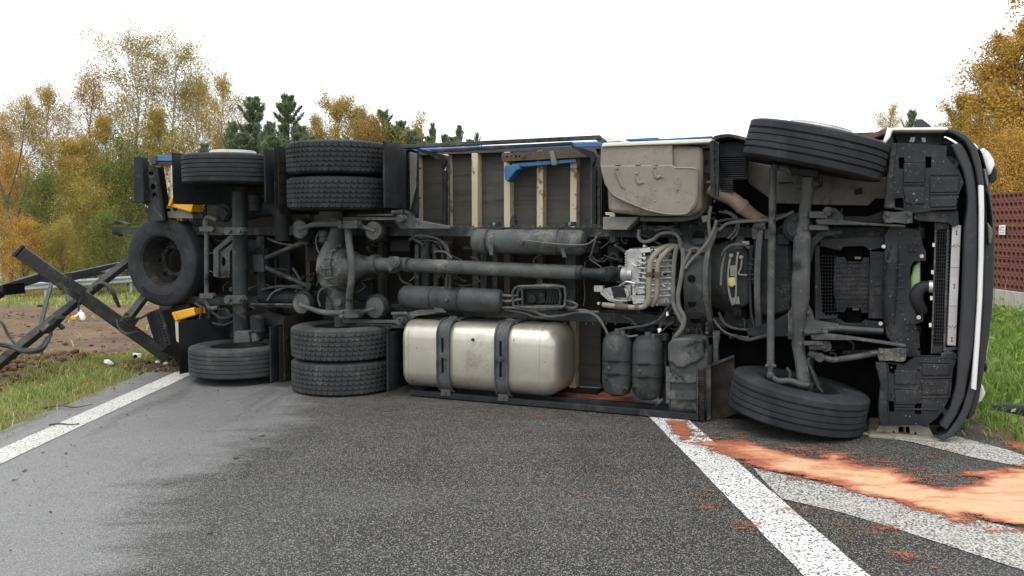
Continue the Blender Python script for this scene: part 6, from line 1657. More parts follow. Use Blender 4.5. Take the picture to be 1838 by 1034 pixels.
# corner shields
up = [(1600, 257), (1611, 256), (1660, 258), (1700, 262), (1698, 279), (1707, 291.5), (1721.7, 306), (1730, 328), (1722, 345), (1718.5, 357.4), (1717, 374.5), (1638.7, 382), (1612, 376), (1586.5, 374), (1592, 327.7)]
cs = part(MB().pp(up, .44, .05, [(1643, 321, 1.9), (1676.5, 365, 1.8)], [[(1613, 283), (1623, 282), (1624, 302), (1614, 303)], [(1661, 281), (1672, 281), (1671.5, 301), (1661.5, 302)], [(1607, 356), (1621, 355), (1623, 373), (1606, 373)]]), 'corner_shield', 'plastic', bevel=0)
def ribs(parent, L, w=.428):
    b = MB()
    for x0, y0, x1, y1 in L: b.pp([(x0, y0), (x1, y1), (x1, y1 + 3), (x0, y0 + 3)], w, .016)
    part(b, 'shield_step', 'plastic', parent, bevel=.003)
ribs(cs, [(1624, 289, 1662, 289), (1620, 329, 1660, 329), (1670, 311, 1722, 311), (1669, 318, 1722, 317.5), (1669, 347, 1722, 346), (1669, 353, 1721, 352), (1669, 374, 1717, 373), (1620, 336, 1660, 336)])
part(MB().pp([(1670, 319), (1722, 319), (1720, 345), (1669, 346)], .425, .02).pp([(1669, 355), (1718, 354), (1717, 371), (1669, 372)], .425, .02).pp([(1621, 338), (1660, 338), (1660, 366), (1626, 366)], .425, .02).pp([(1622, 292), (1660, 292), (1660, 328), (1621, 328)], .425, .02), 'shield_field', 'plastic', cs, bevel=.006)
part(MB().pp([(1600, 268), (1682, 268), (1682, 310), (1600, 310)], .52, .02).pp([(1600, 345), (1632, 345), (1632, 373), (1600, 373)], .52, .02), 'shield_pocket', 'black', cs)
part(MB().pp([(1600, 257), (1610, 256), (1600, 330), (1607, 374), (1586.5, 374), (1591, 327)], .40, .05), 'shield_flange', 'chassis', cs, bevel=.008)
part(MB().bolts([(1622, 266), (1640, 268), (1690, 280), (1686, 327), (1700, 340), (1655, 350)], .422, 1.6, .01), 'fastener', 'chassis_pale', cs)
lo = [(1571, 651), (1612, 652), (1622, 655), (1642, 642), (1662, 641), (1716, 647), (1711, 662), (1709, 678), (1706, 711), (1691, 738), (1680, 752), (1664.5, 763), (1586.7, 764), (1577, 733), (1580, 689)]
cl = part(MB().pp(lo, .44, .05, [(1649, 664.5, 1.9), (1649, 696.5, 1.6), (1600, 709, 1.2)], [[(1595, 720), (1605, 720), (1605, 740), (1596, 739)], [(1642, 724), (1654, 724), (1653, 744), (1642, 743)], [(1594, 653), (1610, 654), (1607, 671), (1597, 670)]]), 'corner_shield', 'plastic', bevel=0)
ribs(cl, [(1606, 695, 1646, 698), (1653, 682, 1706, 681), (1654, 677, 1708, 676), (1653, 712, 1702, 712), (1606, 733, 1684, 734), (1612, 661, 1636, 661), (1648, 648, 1702, 650), (1606, 728, 1640, 728)])
part(MB().pp([(1606, 664), (1645, 666), (1645, 690), (1606, 690)], .425, .02).pp([(1655, 653), (1704, 654), (1704, 673), (1655, 674)], .425, .02).pp([(1654, 685), (1704, 684), (1701, 708), (1654, 709)], .425, .02).pp([(1606, 700), (1645, 701), (1645, 727), (1607, 726)], .425, .02), 'shield_field', 'plastic', cl, bevel=.006)
part(MB().pp([(1586, 712), (1664, 712), (1664, 750), (1586, 750)], .52, .02).pp([(1586, 655), (1620, 655), (1620, 680), (1586, 680)], .52, .02), 'shield_pocket', 'black', cl)
part(MB().pp([(1571, 651), (1590, 651), (1594, 690), (1592, 735), (1597, 764), (1578, 764), (1576, 733), (1580, 689)], .40, .05), 'shield_flange', 'chassis', cl, bevel=.008)
part(MB().bolts([(1600, 660), (1652, 660), (1661, 690), (1673, 690), (1604, 712)], .422, 1.6, .01), 'fastener', 'chassis_pale', cl)
# lips of the cab skirts
part(MB().pp([(1592, 231), (1599, 229.5), (1700, 228.5), (1703, 231), (1700, 234), (1602, 234), (1598, 246), (1588, 258), (1585, 254), (1590, 240)], .36, .9), 'cab_skirt', 'white', bevel=.008)
part(MB().pp([(1602, 234), (1700, 234), (1694, 248), (1688, 262), (1611, 257)], .60, .03), 'skirt_inner', 'plastic', bevel=.003)
part(MB().pp([(1635, 246), (1643, 246), (1641, 255), (1632, 255)], .585, .02).pp([(1653, 247), (1661, 247), (1662, 255.5), (1656, 255)], .585, .02), 'lit_window', 'white', bevel=.002)  # white plates stand in for the light in two small openings
part(MB().pp([(1558, 783), (1564, 781), (1672, 789), (1676, 792), (1670, 795), (1562, 788)], .36, .9), 'cab_skirt', 'lip', bevel=.006)
tri = lambda x, y, r: [(x - r, y + r * .8), (x, y - r), (x + r, y + r * .8)]
part(MB().pp([(1562, 784), (1580, 764), (1594, 762), (1650, 763), (1668, 768), (1678, 788), (1666, 790)], .50, .02, (), [tri(1604, 778, 6), tri(1643, 780.5, 6), [(1613, 766), (1621, 766), (1622, 782), (1612, 781)], [(1626, 766), (1632, 766), (1634, 783), (1626, 782)]]), 'skirt_inner', 'lip')
part(MB().pp([(1590, 762), (1660, 764), (1668, 789), (1592, 783)], .56, .02), 'skirt_back', 'black')
part(MB().pt([(1623, 767), (1624, 784)], .485, 1.6, 8, False), 'skirt_stay', 'chassis_pale')

# bumper
def band(outer, inner, w, depth): return MB().pp(outer + inner[::-1], w, depth)
part(band([(1706, 259), (1725, 256), (1735, 272), (1744, 293), (1750, 320), (1754, 350), (1756, 400), (1756, 460), (1754, 540), (1749, 620), (1741, 660), (1732, 712), (1718, 745), (1700, 773)],
          [(1710, 266), (1716, 278), (1728, 303), (1734, 328), (1737, 352), (1737, 372), (1733, 400), (1731, 460), (1728, 540), (1723, 620), (1720, 645), (1717, 690), (1706, 732), (1686, 764)], .40, .16), 'bumper_beam', 'bumper', bevel=.012, angle=50)
part(MB().pp([(1700, 280), (1712, 282), (1722, 292), (1710, 304), (1722, 300), (1716, 310)], .47, .03).pp([(1703, 305), (1722, 284), (1726, 289), (1709, 311)], .45, .03).pp([(1686, 735), (1694, 729), (1706, 747), (1700, 752)], .45, .03), 'bumper_stay', 'chassis', bevel=.003)
shell_o = [(1698, 229), (1718, 233), (1736, 243), (1751, 261), (1760, 288), (1766, 331), (1768, 380), (1767.5, 460), (1765, 540), (1760.5, 620), (1755, 676), (1750, 705), (1742, 735), (1730, 760), (1712, 783), (1692, 791)]
shell_i = [(1697, 236), (1712, 241), (1730, 252), (1741, 270), (1750, 300), (1756, 333), (1758, 380), (1757.5, 460), (1755, 540), (1750.5, 620), (1744, 672), (1738, 700), (1728, 735), (1716, 757), (1700, 778), (1684, 785)]
part(band(shell_o, shell_i, .38, .32), 'bumper_shell', 'bumper', bevel=.01, angle=50)
part(MB().pp([(1756.5, 332), (1765.5, 333), (1766.5, 380), (1765.5, 460), (1763, 540), (1758, 620), (1752.5, 701), (1743, 698), (1749.5, 620), (1754.5, 540), (1757, 460), (1757.5, 380)], .345, .05), 'bumper_trim_strip', 'strip', bevel=.006, angle=50)
part(MB().pp([(1738, 250), (1752, 262), (1764, 276), (1772, 306), (1778, 345), (1783, 385), (1786, 440), (1785, 500), (1781, 560), (1775, 610), (1766, 665), (1758, 715), (1749, 745), (1735, 755), (1752, 690), (1762, 560), (1766, 400), (1762, 320), (1752, 280)], .74, .75), 'grille_panel', 'bumper', bevel=.03, angle=50)
part(MB().pp([(1756, 266), (1762, 272), (1769, 296), (1771, 302), (1765, 300), (1759, 282)], .69, .1).pp([(1770, 340), (1776, 352), (1781, 390), (1782, 425), (1776, 428), (1773, 390)], .70, .1), 'grille_opening', 'black', bevel=.01)
part(MB().pp([(1766, 303), (1769, 304), (1774, 330), (1772, 338), (1769, 325)], .66, .1).pp([(1772, 398), (1781, 410), (1782, 420), (1778, 440), (1774, 436)], .66, .1), 'grille_bar', 'primer', bevel=.01)
part(MB().pp([(1764, 264), (1774, 272), (1783, 285), (1786, 294), (1781, 306), (1777, 315), (1772, 300)], 1.15, .35), 'headlamp_cover', 'white', bevel=.03)
part(MB().pp([(1786, 297), (1790, 308), (1789, 322), (1783, 329), (1778, 328), (1777, 316)], 1.2, .25), 'headlamp_rim', 'plastic', bevel=.02)
part(MB().pp([(1761, 688), (1765, 694), (1769, 707), (1761, 722), (1754, 724)], 1.0, .3), 'lamp_cover', 'offwhite', bevel=.02)
part(MB().pp([(1772, 608), (1775, 600), (1774, 625), (1769, 650)], .9, .1), 'trim_edge', 'chrome', bevel=.004)
part(MB().pp([(1766, 655), (1771, 652), (1773, 662), (1768, 670)], .9, .15), 'bumper_lug', 'dark', bevel=.01)
part(MB().pp([(1640, 222), (1645, 214), (1655, 213), (1672, 226), (1672, 230), (1642, 230)], 1.3, .3), 'mirror_housing', 'bumper', bevel=.03)
part(MB().pp([(1545, 240), (1562, 240), (1575, 236), (1592, 229), (1592, 238), (1575, 246), (1556, 252)], .9, .3), 'wing_edge', 'rust', bevel=.006)
b = MB().pp([(1530, 760), (1556, 757), (1560, 775), (1540, 776)], .5, .2)
part(b, 'torn_mudguard_end', 'plastic', bevel=.02)

# ------------------------------------------------------------------ upright vessels and battery cover low on the side
def upright(xc, y0, y1, rpx, w):
    r = rpx * S(xc, 650, w)
    t, bt = P(xc, y0, w), P(xc, y1, w)
    t.y = bt.y = w + r; t.x = bt.x
    return vessel(bt, t, r, 30, .55), bt, t, r
for xc, y0, y1, rp, s1, s2 in ((1100.5, 599, 715, 27.2, 649, 673), (1155, 605, 722, 28, 654.7, 678)):
    vm, bt, t, r = upright(xc, y0, y1, rp, .44)
    v_ = part(vm, 'upright_air_tank', 'chassis_mid')
    for s in (s1, s2):
        zz = P(xc, s, .44).z; f = (zz - bt.z) / (t.z - bt.z)
        part(strap(bt, t, f, r, .012), 'strap', 'chassis', v_)
        part(MB().pp([(xc - 10, s - 3), (xc + 9, s - 3.5), (xc + 9, s + 1.5), (xc - 10, s + 2.5)], .425, .02).pt([(xc - 14, s - 1), (xc + 14, s - 1.5)], .42, 1.1, 6, False), 'buckle', 'dark', v_, bevel=.003)
    part(MB().pc(xc - 8, (s1 + s2) / 2, 3.2, .43, .03, 12, .006), 'boss', 'chassis_pale', v_)
    part(MB().cyl(t - Vector((0, 0, .02)), t + Vector((0, 0, .03)), .03, 12, .006).cyl(t + Vector((.06, -.05, -.05)), t + Vector((.06, -.05, .02)), .02, 10, .004), 'tank_fitting', 'chassis_pale', v_)
u0, u1 = P(1199, 690, .42).x, P(1258, 690, .42).x
bx = part(rounded_box_rings(u0, u1 + .06, .42, .82, .03, .62, .09, .04, .04), 'dryer_housing', 'chassis_mid', angle=50)
bpy.data.objects['dryer_housing'].rotation_euler = (0, 0, 0)
part(MB().pp([(1198, 618), (1206, 608), (1240, 606), (1262, 610), (1264, 640), (1250, 652), (1235, 656), (1228, 662), (1214, 660), (1206, 652), (1198, 651)], .395, .3), 'dryer_cap', 'chassis_pale', bx, bevel=.02)
for y in (678, 708.5):
    part(MB().pp([(1196, y - 9), (1203, y - 8), (1212, y - 7), (1240, y - 7), (1250, y - 8.5), (1249, y + 8), (1240, y + 9), (1205, y + 8), (1196, y + 6)], .40, .03, [(1214.5, y + 1.5, 1.4), (1225, y + 2, 1.4)]), 'housing_band', 'chassis_pale', bx, bevel=0)
part(MB().pp([(1195, 658), (1202, 660), (1203, 724), (1195, 724)], .41, .05), 'housing_bracket', 'chassis_pale', bx, bevel=.003)
# mud flap beside the lower front wheel
b = MB().pp([(1250.5, 664), (1264, 660), (1264, 752), (1251, 756)], .36, .04)
for k in range(20): b.pp([(1254, 666 + 4.2 * k), (1263, 664 + 4.2 * k), (1263, 666 + 4.2 * k), (1254, 668 + 4.2 * k)], .350, .02)
part(b, 'ribbed_mat', 'flap', bevel=.003)
part(MB().pp([(1249.6, 664), (1253, 662), (1253, 755), (1250, 756)], .33, .06).pp([(1266.6, 658), (1275, 656), (1276, 752), (1268, 756)], .42, .05).pp([(1264, 658), (1316, 638), (1318, 642), (1266, 662)], .5, .05), 'step_side_plate', 'chassis', bevel=.003)
part(MB().pp([(1266, 660), (1317, 640), (1323, 742), (1278, 760)], .56, .04), 'mud_flap', 'flap', bevel=.003)
part(MB().pp([(1279, 594), (1293, 594), (1288, 625), (1290, 655), (1280, 655), (1280, 625)], .6, .06), 'step_post', 'chassis_pale', bevel=.004)
part(MB().pp([(1176, 600), (1196, 600), (1196, 735), (1184, 735)], .66, .04).pp([(1186, 602), (1196, 602), (1197, 612), (1186, 612)], .6, .1), 'carrier_plate', 'chassis', bevel=.003)

# ------------------------------------------------------------------ hoses and cables
hoses = [
 ([(1148, 412), (1146, 425), (1155, 434), (1172, 430), (1185, 420), (1205, 418), (1218, 426), (1222, 445), (1228, 455)], .56, 3.2, 'hose_grey'),
 ([(1160, 408), (1190, 408), (1210, 412), (1224, 422)], .6, 2.4, 'hose'),
 ([(1175, 414), (1200, 410), (1215, 420), (1226, 440), (1226, 452)], .57, 2, 'hose'),
 ([(1215, 440), (1210, 470), (1208, 510), (1209, 545), (1220, 570), (1226, 580)], .46, 4.2, 'hose_grey'),
 ([(1225, 445), (1226, 470), (1222, 500), (1217, 530), (1219, 552), (1228, 570), (1224, 590), (1212, 604)], .45, 4.0, 'hose_grey'),
 ([(1240, 450), (1232, 465), (1226, 480), (1222, 500)], .45, 3, 'hose_grey'),
 ([(1286, 395), (1282, 410), (1273, 430), (1258, 450), (1240, 468), (1230, 482)], .45, 3, 'hose_grey'),
 ([(1232, 452), (1248, 446), (1262, 452), (1275, 440), (1274, 420), (1272, 395), (1276, 370)], .5, 3, 'hose_grey'),
 ([(1236, 448), (1250, 452), (1262, 445), (1270, 425)], .5, 2.4, 'hose'),
 ([(1290, 414), (1305, 402), (1330, 398), (1362, 396), (1395, 393), (1425, 380)], .6, 3, 'hose_grey'),
 ([(1285, 398), (1310, 394), (1345, 395), (1378, 391), (1410, 384)], .64, 2.4, 'hose'),
 ([(1290, 380), (1310, 384), (1322, 398), (1318, 415), (1306, 428)], .66, 2, 'hose_grey'),
 ([(1300, 378), (1318, 386), (1326, 402), (1322, 420), (1312, 430)], .66, 1.8, 'hose_grey'),
 ([(1296, 460), (1302, 448), (1316, 440), (1335, 440), (1345, 446)], .45, 3, 'hose'),
 ([(1294, 512), (1296, 480), (1302, 452)], .46, 2, 'hose_grey'),
 ([(1040, 560), (1060, 562), (1075, 572), (1086, 590), (1092, 602)], .58, 2.4, 'hose_grey'),
 ([(1020, 556), (1055, 558), (1078, 576), (1090, 600)], .6, 1.8, 'hose_grey'),
 ([(1098, 598), (1120, 590), (1160, 584), (1185, 572), (1196, 555), (1202, 548)], .56, 2.4, 'hose'),
 ([(1110, 598), (1128, 604), (1145, 602)], .54, 2, 'hose_grey'),
 ([(1182, 600), (1186, 582), (1196, 566), (1206, 552)], .58, 2.2, 'hose'),
 ([(1208, 608), (1220, 590), (1228, 575)], .55, 3, 'hose'),
 ([(960, 560), (985, 568), (1010, 566), (1040, 560), (1075, 560)], .62, 2, 'hose_grey'),
 ([(905, 556), (940, 562), (965, 570), (1000, 566)], .64, 1.6, 'hose_grey'),
 ([(760, 440), (740, 428), (735, 432), (745, 424), (775, 426), (795, 436), (806, 456), (808, 520)], .7, 2.4, 'hose'),
 ([(750, 426), (780, 428), (800, 445), (804, 470), (800, 520)], .72, 2, 'hose_grey'),
 ([(745, 434), (775, 432), (792, 446), (796, 500)], .72, 1.6, 'hose'),
 ([(715, 490), (722, 505), (740, 512)], .66, 2, 'hose'),
 ([(735, 505), (745, 495), (742, 485), (750, 500)], .66, 1.3, 'hose_grey'),
 ([(480, 428), (500, 436), (525, 440), (560, 436), (580, 430)], .7, 2, 'hose'),
 ([(470, 520), (500, 514), (530, 516), (556, 520), (568, 512), (572, 505)], .68, 2, 'hose'),
 ([(480, 540), (492, 524), (520, 514), (545, 514)], .7, 1.8, 'hose_grey'),
 ([(572, 418), (567, 430), (570, 448), (578, 460)], .56, 1.6, 'hose_grey'),
 ([(575, 550), (571, 535), (576, 520), (588, 515)], .56, 1.6, 'hose_grey'),
 ([(640, 525), (655, 515), (650, 505), (668, 500)], .6, 1.4, 'hose'),
 ([(1060, 460), (1066, 440), (1070, 425), (1080, 418)], .6, 2, 'hose'),
 ([(1058, 465), (1080, 480), (1085, 484)], .66, 1, 'hose_grey'),
 ([(1050, 470), (1048, 500), (1050, 530), (1047, 550)], .7, 1.2, 'hose'),
 ([(1290, 560), (1300, 580), (1320, 590), (1342, 592)], .6, 2.4, 'hose'),
 ([(1280, 572), (1296, 592), (1316, 602), (1345, 606)], .62, 1.6, 'hose_grey'),
 ([(1318, 602), (1340, 610), (1370, 604), (1390, 602)], .6, 3.2, 'hose'),
 ([(1455, 640), (1450, 650), (1458, 668), (1466, 690), (1476, 704)], .5, 2.6, 'hose'),
 ([(1412, 660), (1418, 670), (1416, 684)], .5, 3.0, 'hose'),
 ([(350, 545), (362, 552), (360, 566), (356, 580)], .6, 2, 'hose'),
 ([(279, 352), (277, 372), (286, 385), (292, 392)], .45, 1, 'hose'),
]
for pts, w_, r_, m_ in hoses: part(MB().pt(pts, w_, r_, 8), 'hose', m_)
rr = random.Random(3); b = MB()
for (x0, x1, y0, y1, n) in ((520, 700, 430, 560, 8), (730, 860, 425, 520, 10), (1040, 1130, 425, 470, 5), (1200, 1300, 398, 450, 8), (1150, 1280, 560, 600, 8), (1290, 1350, 560, 610, 5), (380, 520, 425, 545, 8)):
    for k in range(n):
        x, y = rr.uniform(x0, x1), rr.uniform(y0, y1); pts = [(x, y)]
        for s in range(4): x = min(max(x + rr.uniform(-28, 30), x0), x1); y = min(max(y + rr.uniform(-16, 16), y0), y1); pts.append((x, y))
        b.pt(pts, rr.uniform(.78, .92), rr.uniform(.8, 1.8), 6)
part(b, 'cable_loom', 'hose')
# small fittings, valves, clips and thicker hoses crowding the frame
rr = random.Random(23)
FIT = ((515, 700, 425, 560, 22), (735, 850, 425, 515, 16), (900, 1060, 462, 515, 6), (905, 1060, 556, 570, 6), (1050, 1120, 425, 475, 8), (1085, 1300, 396, 440, 20), (1120, 1300, 555, 600, 22), (1285, 1360, 556, 606, 10), (380, 520, 420, 560, 20), (1455, 1520, 380, 445, 8), (1455, 1540, 575, 640, 8), (1265, 1290, 300, 400, 6), (1180, 1200, 600, 640, 3))
for (x0, x1, y0, y1, n) in FIT:
    for k in range(n):
        x, y, wq, t = rr.uniform(x0, x1), rr.uniform(y0, y1), rr.uniform(.72, .9), rr.random()
        mt = ('chassis', 'dark', 'chassis_mid', 'chassis', 'chassis_pale')[k % 5]
        if t < .3: part(MB().pc(x, y, rr.uniform(2, 5), wq, .07, 12, .006).pc(x, y, rr.uniform(1, 2), wq - .02, .03, 8, .003), 'valve', mt)
        elif t < .65:
            a_, b_ = rr.uniform(4, 12), rr.uniform(3, 9)
            part(MB().pp([(x, y), (x + a_, y - rr.uniform(0, 3)), (x + a_, y + b_), (x + a_ * .6, y + b_ + rr.uniform(0, 4)), (x, y + b_)], wq, .05).bolts([(x + a_ * .3, y + b_ * .4)], wq, 1.3), 'small_bracket', mt, bevel=.003)
        else:
            pts = [(x, y)]; dx, dy = rr.uniform(-14, 14), rr.uniform(-9, 9)
            for s in range(3): dx += rr.uniform(-9, 9); dy += rr.uniform(-9, 9); pts.append((min(max(pts[-1][0] + dx, x0 - 8), x1 + 8), min(max(pts[-1][1] + dy, y0 - 4), y1 + 4)))
            part(MB().pt(pts, wq - .04, rr.uniform(1.0, 2.2), 7), 'hose', ('hose', 'hose_grey', 'hose')[k % 3])
part(MB().pp([(1195, 562), (1198, 559), (1200, 566), (1196, 568)], .55, .03).pp([(1180, 590), (1186, 590), (1186, 594), (1182, 598)], .55, .03), 'cable_plug', 'white', bevel=.002)
part(MB().pc(1157, 409.5, 6, .57, .08, 18).pc(1157, 409.5, 4.4, .56, .03, 16).pt([(1165, 410), (1186, 413)], .6, 6, 12, False), 'sensor_plug', 'dark')
part(MB().pp([(1258, 388), (1270, 386), (1268, 397), (1262, 400)], .6, .04), 'yellow_clip', 'pipe', bevel=.002)
part(MB().pt([(1268, 327), (1280, 327)], .6, 2.4, 8, False), 'cap', 'yellow')
# smaller boxes and brackets along the rails
b = MB()
for x0, y0, x1, y1, w_ in ((552, 440, 575, 470, .86), (500, 452, 520, 500, .9), (640, 505, 668, 540, .84), (1050, 430, 1075, 455, .84), (1090, 440, 1112, 470, .86), (1212, 560, 1232, 580, .7), (1140, 575, 1175, 596, .8), (1300, 556, 1340, 590, .75), (1395, 420, 1418, 440, .55), (560, 522, 586, 548, .8), (440, 430, 470, 452, .85), (700, 430, 735, 452, .85)):
    b.pr(x0, y0, x1, y1, w_, .1)
part(b, 'bracket_box', 'dark', bevel=.01)
c0, c1 = P(764, 515, .78), P(764, 432, .78)
b = MB().cyl(c0, c1, 9 * S(764, 470, .78), 20, .01).pp([(745, 440), (750, 438), (752, 515), (744, 515)], .74, .02).pp([(776, 438), (782, 440), (786, 515), (778, 515)], .74, .02).pc(782, 450, 5, .72, .05).pc(786, 470, 4, .7, .05).pc(787, 495, 4.2, .7, .05)
part(b, 'steering_cylinder', 'chassis', bevel=0)

# ================================================================== things beside the truck
def chock(pts, w, depth, label):
    """a block with four hollow ribs along it"""
    b = MB(); p = [Vector((x, y)) for x, y in pts]
    b.pp(pts, w + .03, depth)
    a0, a1, e0, e1 = p
    for k in range(5):
        t = (k + .5) / 5; s, e = a0.lerp(a1, t), e0.lerp(e1, t)
        b.pt([tuple(s), tuple(e)], w + .03, 3.0, 8, False)
        b.pc(s.x, s.y, 2.9, w - .012, .05, 10, .004)
    o = b.build('wheel_chock', 'yellow', None, .004, world=True)
    return tag(o, label, 'wheel chock', 'yellow wheel chocks in their holders at the tail')
chock([(303, 369), (309, 354), (345, 380), (348, 368)], .56, .16, 'upper yellow ribbed wheel chock held above the spare wheel')
chock([(296, 388), (326, 388), (298, 397), (330, 396)], .66, .14, 'yellow wheel chock edge peeping out between grey holder and spare wheel')
chock([(310, 562), (316, 575), (350, 553), (352, 564)], .62, .14, 'lower dusty yellow wheel chock held beneath the spare wheel')

# ------------------------------------------------------------------ bent drawbar frame behind the tail
def W(x, y, d): return D(x, y, d)
def world_build(mb, name, m, parent, bevel=.006):
    o = mesh_obj(name, [Vector(p) - parent.location for p in mb.v], mb.f, m, parent, bevel)
    return o
dbase = G(40, 690); dbase.z = -.3
draw = empty('drawbar_frame', dbase)
tag(draw, 'bent black steel drawbar frame with dangling cables sprawled behind the truck tail', 'drawbar')
dirn = Vector((.3, .95, 0))
A = [W(36, 452, 9.0), W(90, 492, 9.15), W(160, 540, 9.3), W(222, 582, 9.5), W(300, 640, 9.8)]
b = MB().bar(A[0], A[-1], .14, .14, (0, -1, .4))
world_build(b, 'main_beam', 'drawbar', draw, .012)
b = MB().bar(W(31, 448.5, 8.99), W(36, 452, 9.0), .15, .15, (0, -1, .4)).bar(W(24, 455, 8.97), W(33, 456, 8.98), .05, .04)
world_build(b, 'beam_end_plate', 'drawbar', draw)
t0, t1 = W(116, 503, 9.08), W(152, 525, 9.16)
b = MB().bar(t0, t1, .10, .012, (0, -1, .4))
for f in (.12, .88):
    c = t0.lerp(t1, f); b.cyl(c + Vector((0, -.015, 0)), c + Vector((0, .01, 0)), .014, 8, .002)
world_build(b, 'joint_plate', 'chassis', draw, .003)
B = [W(-25, 671, 8.4), W(0, 652, 8.5), W(70, 597, 8.9), W(110, 563, 9.2), W(160, 530, 9.6), W(232, 468, 10.2)]
b = MB().bar(B[0], B[3], .09, .085, (0, -1, .4)).bar(B[3] - (B[3] - B[0]).normalized() * .06, B[5], .085, .08, (0, -1, .4))
world_build(b, 'lower_beam', 'drawbar', draw, .01)
b = MB().plate([W(68, 594, 8.86), W(98, 568, 8.86), W(104, 573, 8.86), W(78, 600, 8.86)], (.03, .1, 0)).bar(W(75, 596, 8.8), W(100, 572, 8.95), .05, .05, (0, -1, .4)).cyl(W(106, 583, 9), W(114, 590, 9), .025, 10, .004)
world_build(b, 'lamp_socket', 'drawbar', draw)
C = [W(-20, 524, 10.3), W(0, 520, 10.4), W(30, 510, 10.5), W(70, 498, 10.8), W(92, 501, 10.9), W(130, 496, 11.0), W(180, 485, 11.3), W(236, 473, 11.6)]
b = MB()
for i in range(len(C) - 1): b.bar(C[i] - (C[i + 1] - C[i]).normalized() * .03, C[i + 1], .08, .105, (0, 0, 1))
world_build(b, 'rear_beam', 'drawbar', draw, .006)
b = MB().plate([W(226, 474, 11.2), W(186, 502, 10.9), (W(190, 490, 11.1)), W(178, 488, 11.2)], (.03, .08, 0))
world_build(b, 'gusset', 'chassis', draw, .003)
b = MB().bar(W(94, 500, 10.4), W(70, 595, 8.95), .04, .04).cyl(W(75, 549, 9.6) + Vector((-.05, 0, 0)), W(75, 549, 9.6) + Vector((.05, 0, 0)), .014, 10)
world_build(b, 'strut', 'drawbar', draw, .004)
b = MB().bar(W(118, 505, 10.4), W(128, 552, 9.6), .07, .05)
world_build(b, 'strut', 'drawbar', draw, .004)
b = MB().bar(W(262, 530, 9.9), W(229, 573, 9.35), .095, .06, (0, -1, .4)).bar(W(220, 568, 9.35), W(244, 582, 9.45), .12, .02, (0, -1, .4))
world_build(b, 'strut', 'drawbar', draw, .006)
b = MB().plate([W(5, 511, 10.1), W(11, 510, 10.1), W(12, 530, 10.1), W(5, 530, 10.1)], (.05, .3, 0)).bar(W(-4, 533, 10.2), W(4, 528, 10.2), .06, .06)
world_build(b, 'clamp', 'black', draw, .004)
def cable(pts, r): return world_build(MB().tube([W(*p) for p in pts], r, 7), 'cable', 'hose', draw, 0)
cable([(168, 517, 9.2), (176, 510, 9.15), (188, 510, 9.1), (200, 522, 9.1), (208, 540, 9.15), (214, 550, 9.3)], .017)
cable([(172, 518, 9.2), (180, 508, 9.1), (192, 511, 9.05), (204, 526, 9.05), (213, 548, 9.2)], .016)
cable([(210, 573, 9.3), (214, 590, 9.25), (226, 598, 9.25), (246, 596, 9.4)], .014)
cable([(210, 576, 9.3), (217, 594, 9.25), (230, 600, 9.25), (244, 598, 9.4)], .014)
cable([(240, 572, 9.4), (252, 571, 9.5), (268, 562, 9.7)], .014)
cable([(-10, 617, 8.5), (10, 618, 8.5), (28, 623, 8.5), (45, 629, 8.55), (62, 630, 8.6), (78, 624, 8.7), (86, 610, 8.8), (92, 598, 8.9)], .018)
cable([(-10, 620, 8.5), (14, 620, 8.5), (40, 631, 8.5), (60, 632, 8.6), (76, 628, 8.7), (88, 608, 8.8)], .018)
cable([(-10, 618, 8.6), (20, 624, 8.55), (50, 627, 8.6), (70, 624, 8.7), (84, 604, 8.8)], .014)
cable([(0, 577, 8.6), (6, 584, 8.6), (14, 600, 8.6), (24, 614, 8.6), (32, 622, 8.6)], .014)
cable([(148, 533, 9.2), (143, 540, 9.2), (141, 552, 9.2), (143, 559, 9.2)], .012)
p = W(143, 565, 9.2)
lam = mesh_obj('marker_lamp', *(lambda q: (q.v, q.f))(MB().lathe((.02, 0, .03), (.05, -.02, -.06), [(0, .012), (.2, .03), (.7, .034), (1, .02)], 14).cyl((-.02, 0, .0), (.02, 0, .05), .012, 8).bar((-.01, 0, .01), (-.05, -.01, -.02), .02, .02)), 'white', None, .002)
lam.location = p; tag(lam, 'small broken white and amber marker lamp hanging from a cable of the drawbar', 'lamp')
mesh_obj('lens', *(lambda q: (q.v, q.f))(MB().cyl((-.075, -.01, -.045), (-.045, -.02, -.03), .028, 12, .006)), 'yellow', lam)

# ------------------------------------------------------------------ broken pieces, leaves, twigs on the ground
def shard(px, py, sz, label, seed, m='white', cat='debris', name='broken_piece', thick=.012, lift=.01, group='broken pieces beside the truck tail'):
    r = random.Random(seed); q = G(px, py)
    q.z = float(height(q.x, q.y)) if q.x < -4.1 else 0
    n = 7; b = MB()
    out = [Vector((math.cos(2 * math.pi * k / n) * sz * r.uniform(.55, 1.1), math.sin(2 * math.pi * k / n) * sz * .7 * r.uniform(.5, 1.1), 0)) for k in range(n)]
    rt = Matrix.Rotation(r.uniform(.5, 1.0), 3, 'X') @ Matrix.Rotation(r.uniform(-.5, .5), 3, 'Y')
    top = [rt @ (p_ + Vector((0, 0, .25 * sz * (k % 2)))) for k, p_ in enumerate(out)]
    c = rt @ Vector((0, 0, .35 * sz)); nrm = rt @ Vector((0, 0, -thick))
    b.add(top + [c] + [p_ + nrm for p_ in top] + [c + nrm], [(i, (i + 1) % n, n) for i in range(n)] + [(n + 1 + (i + 1) % n, n + 1 + i, 2 * n + 1) for i in range(n)] + [(i, n + 1 + i, n + 1 + (i + 1) % n, (i + 1) % n) for i in range(n)])
    vs_, org = centred([Vector(p_) for p_ in b.v])
    o = mesh_obj(name, vs_, b.f, m, smooth=False); o.location = q + Vector((0, 0, lift))
    return tag(o, label, cat, group)
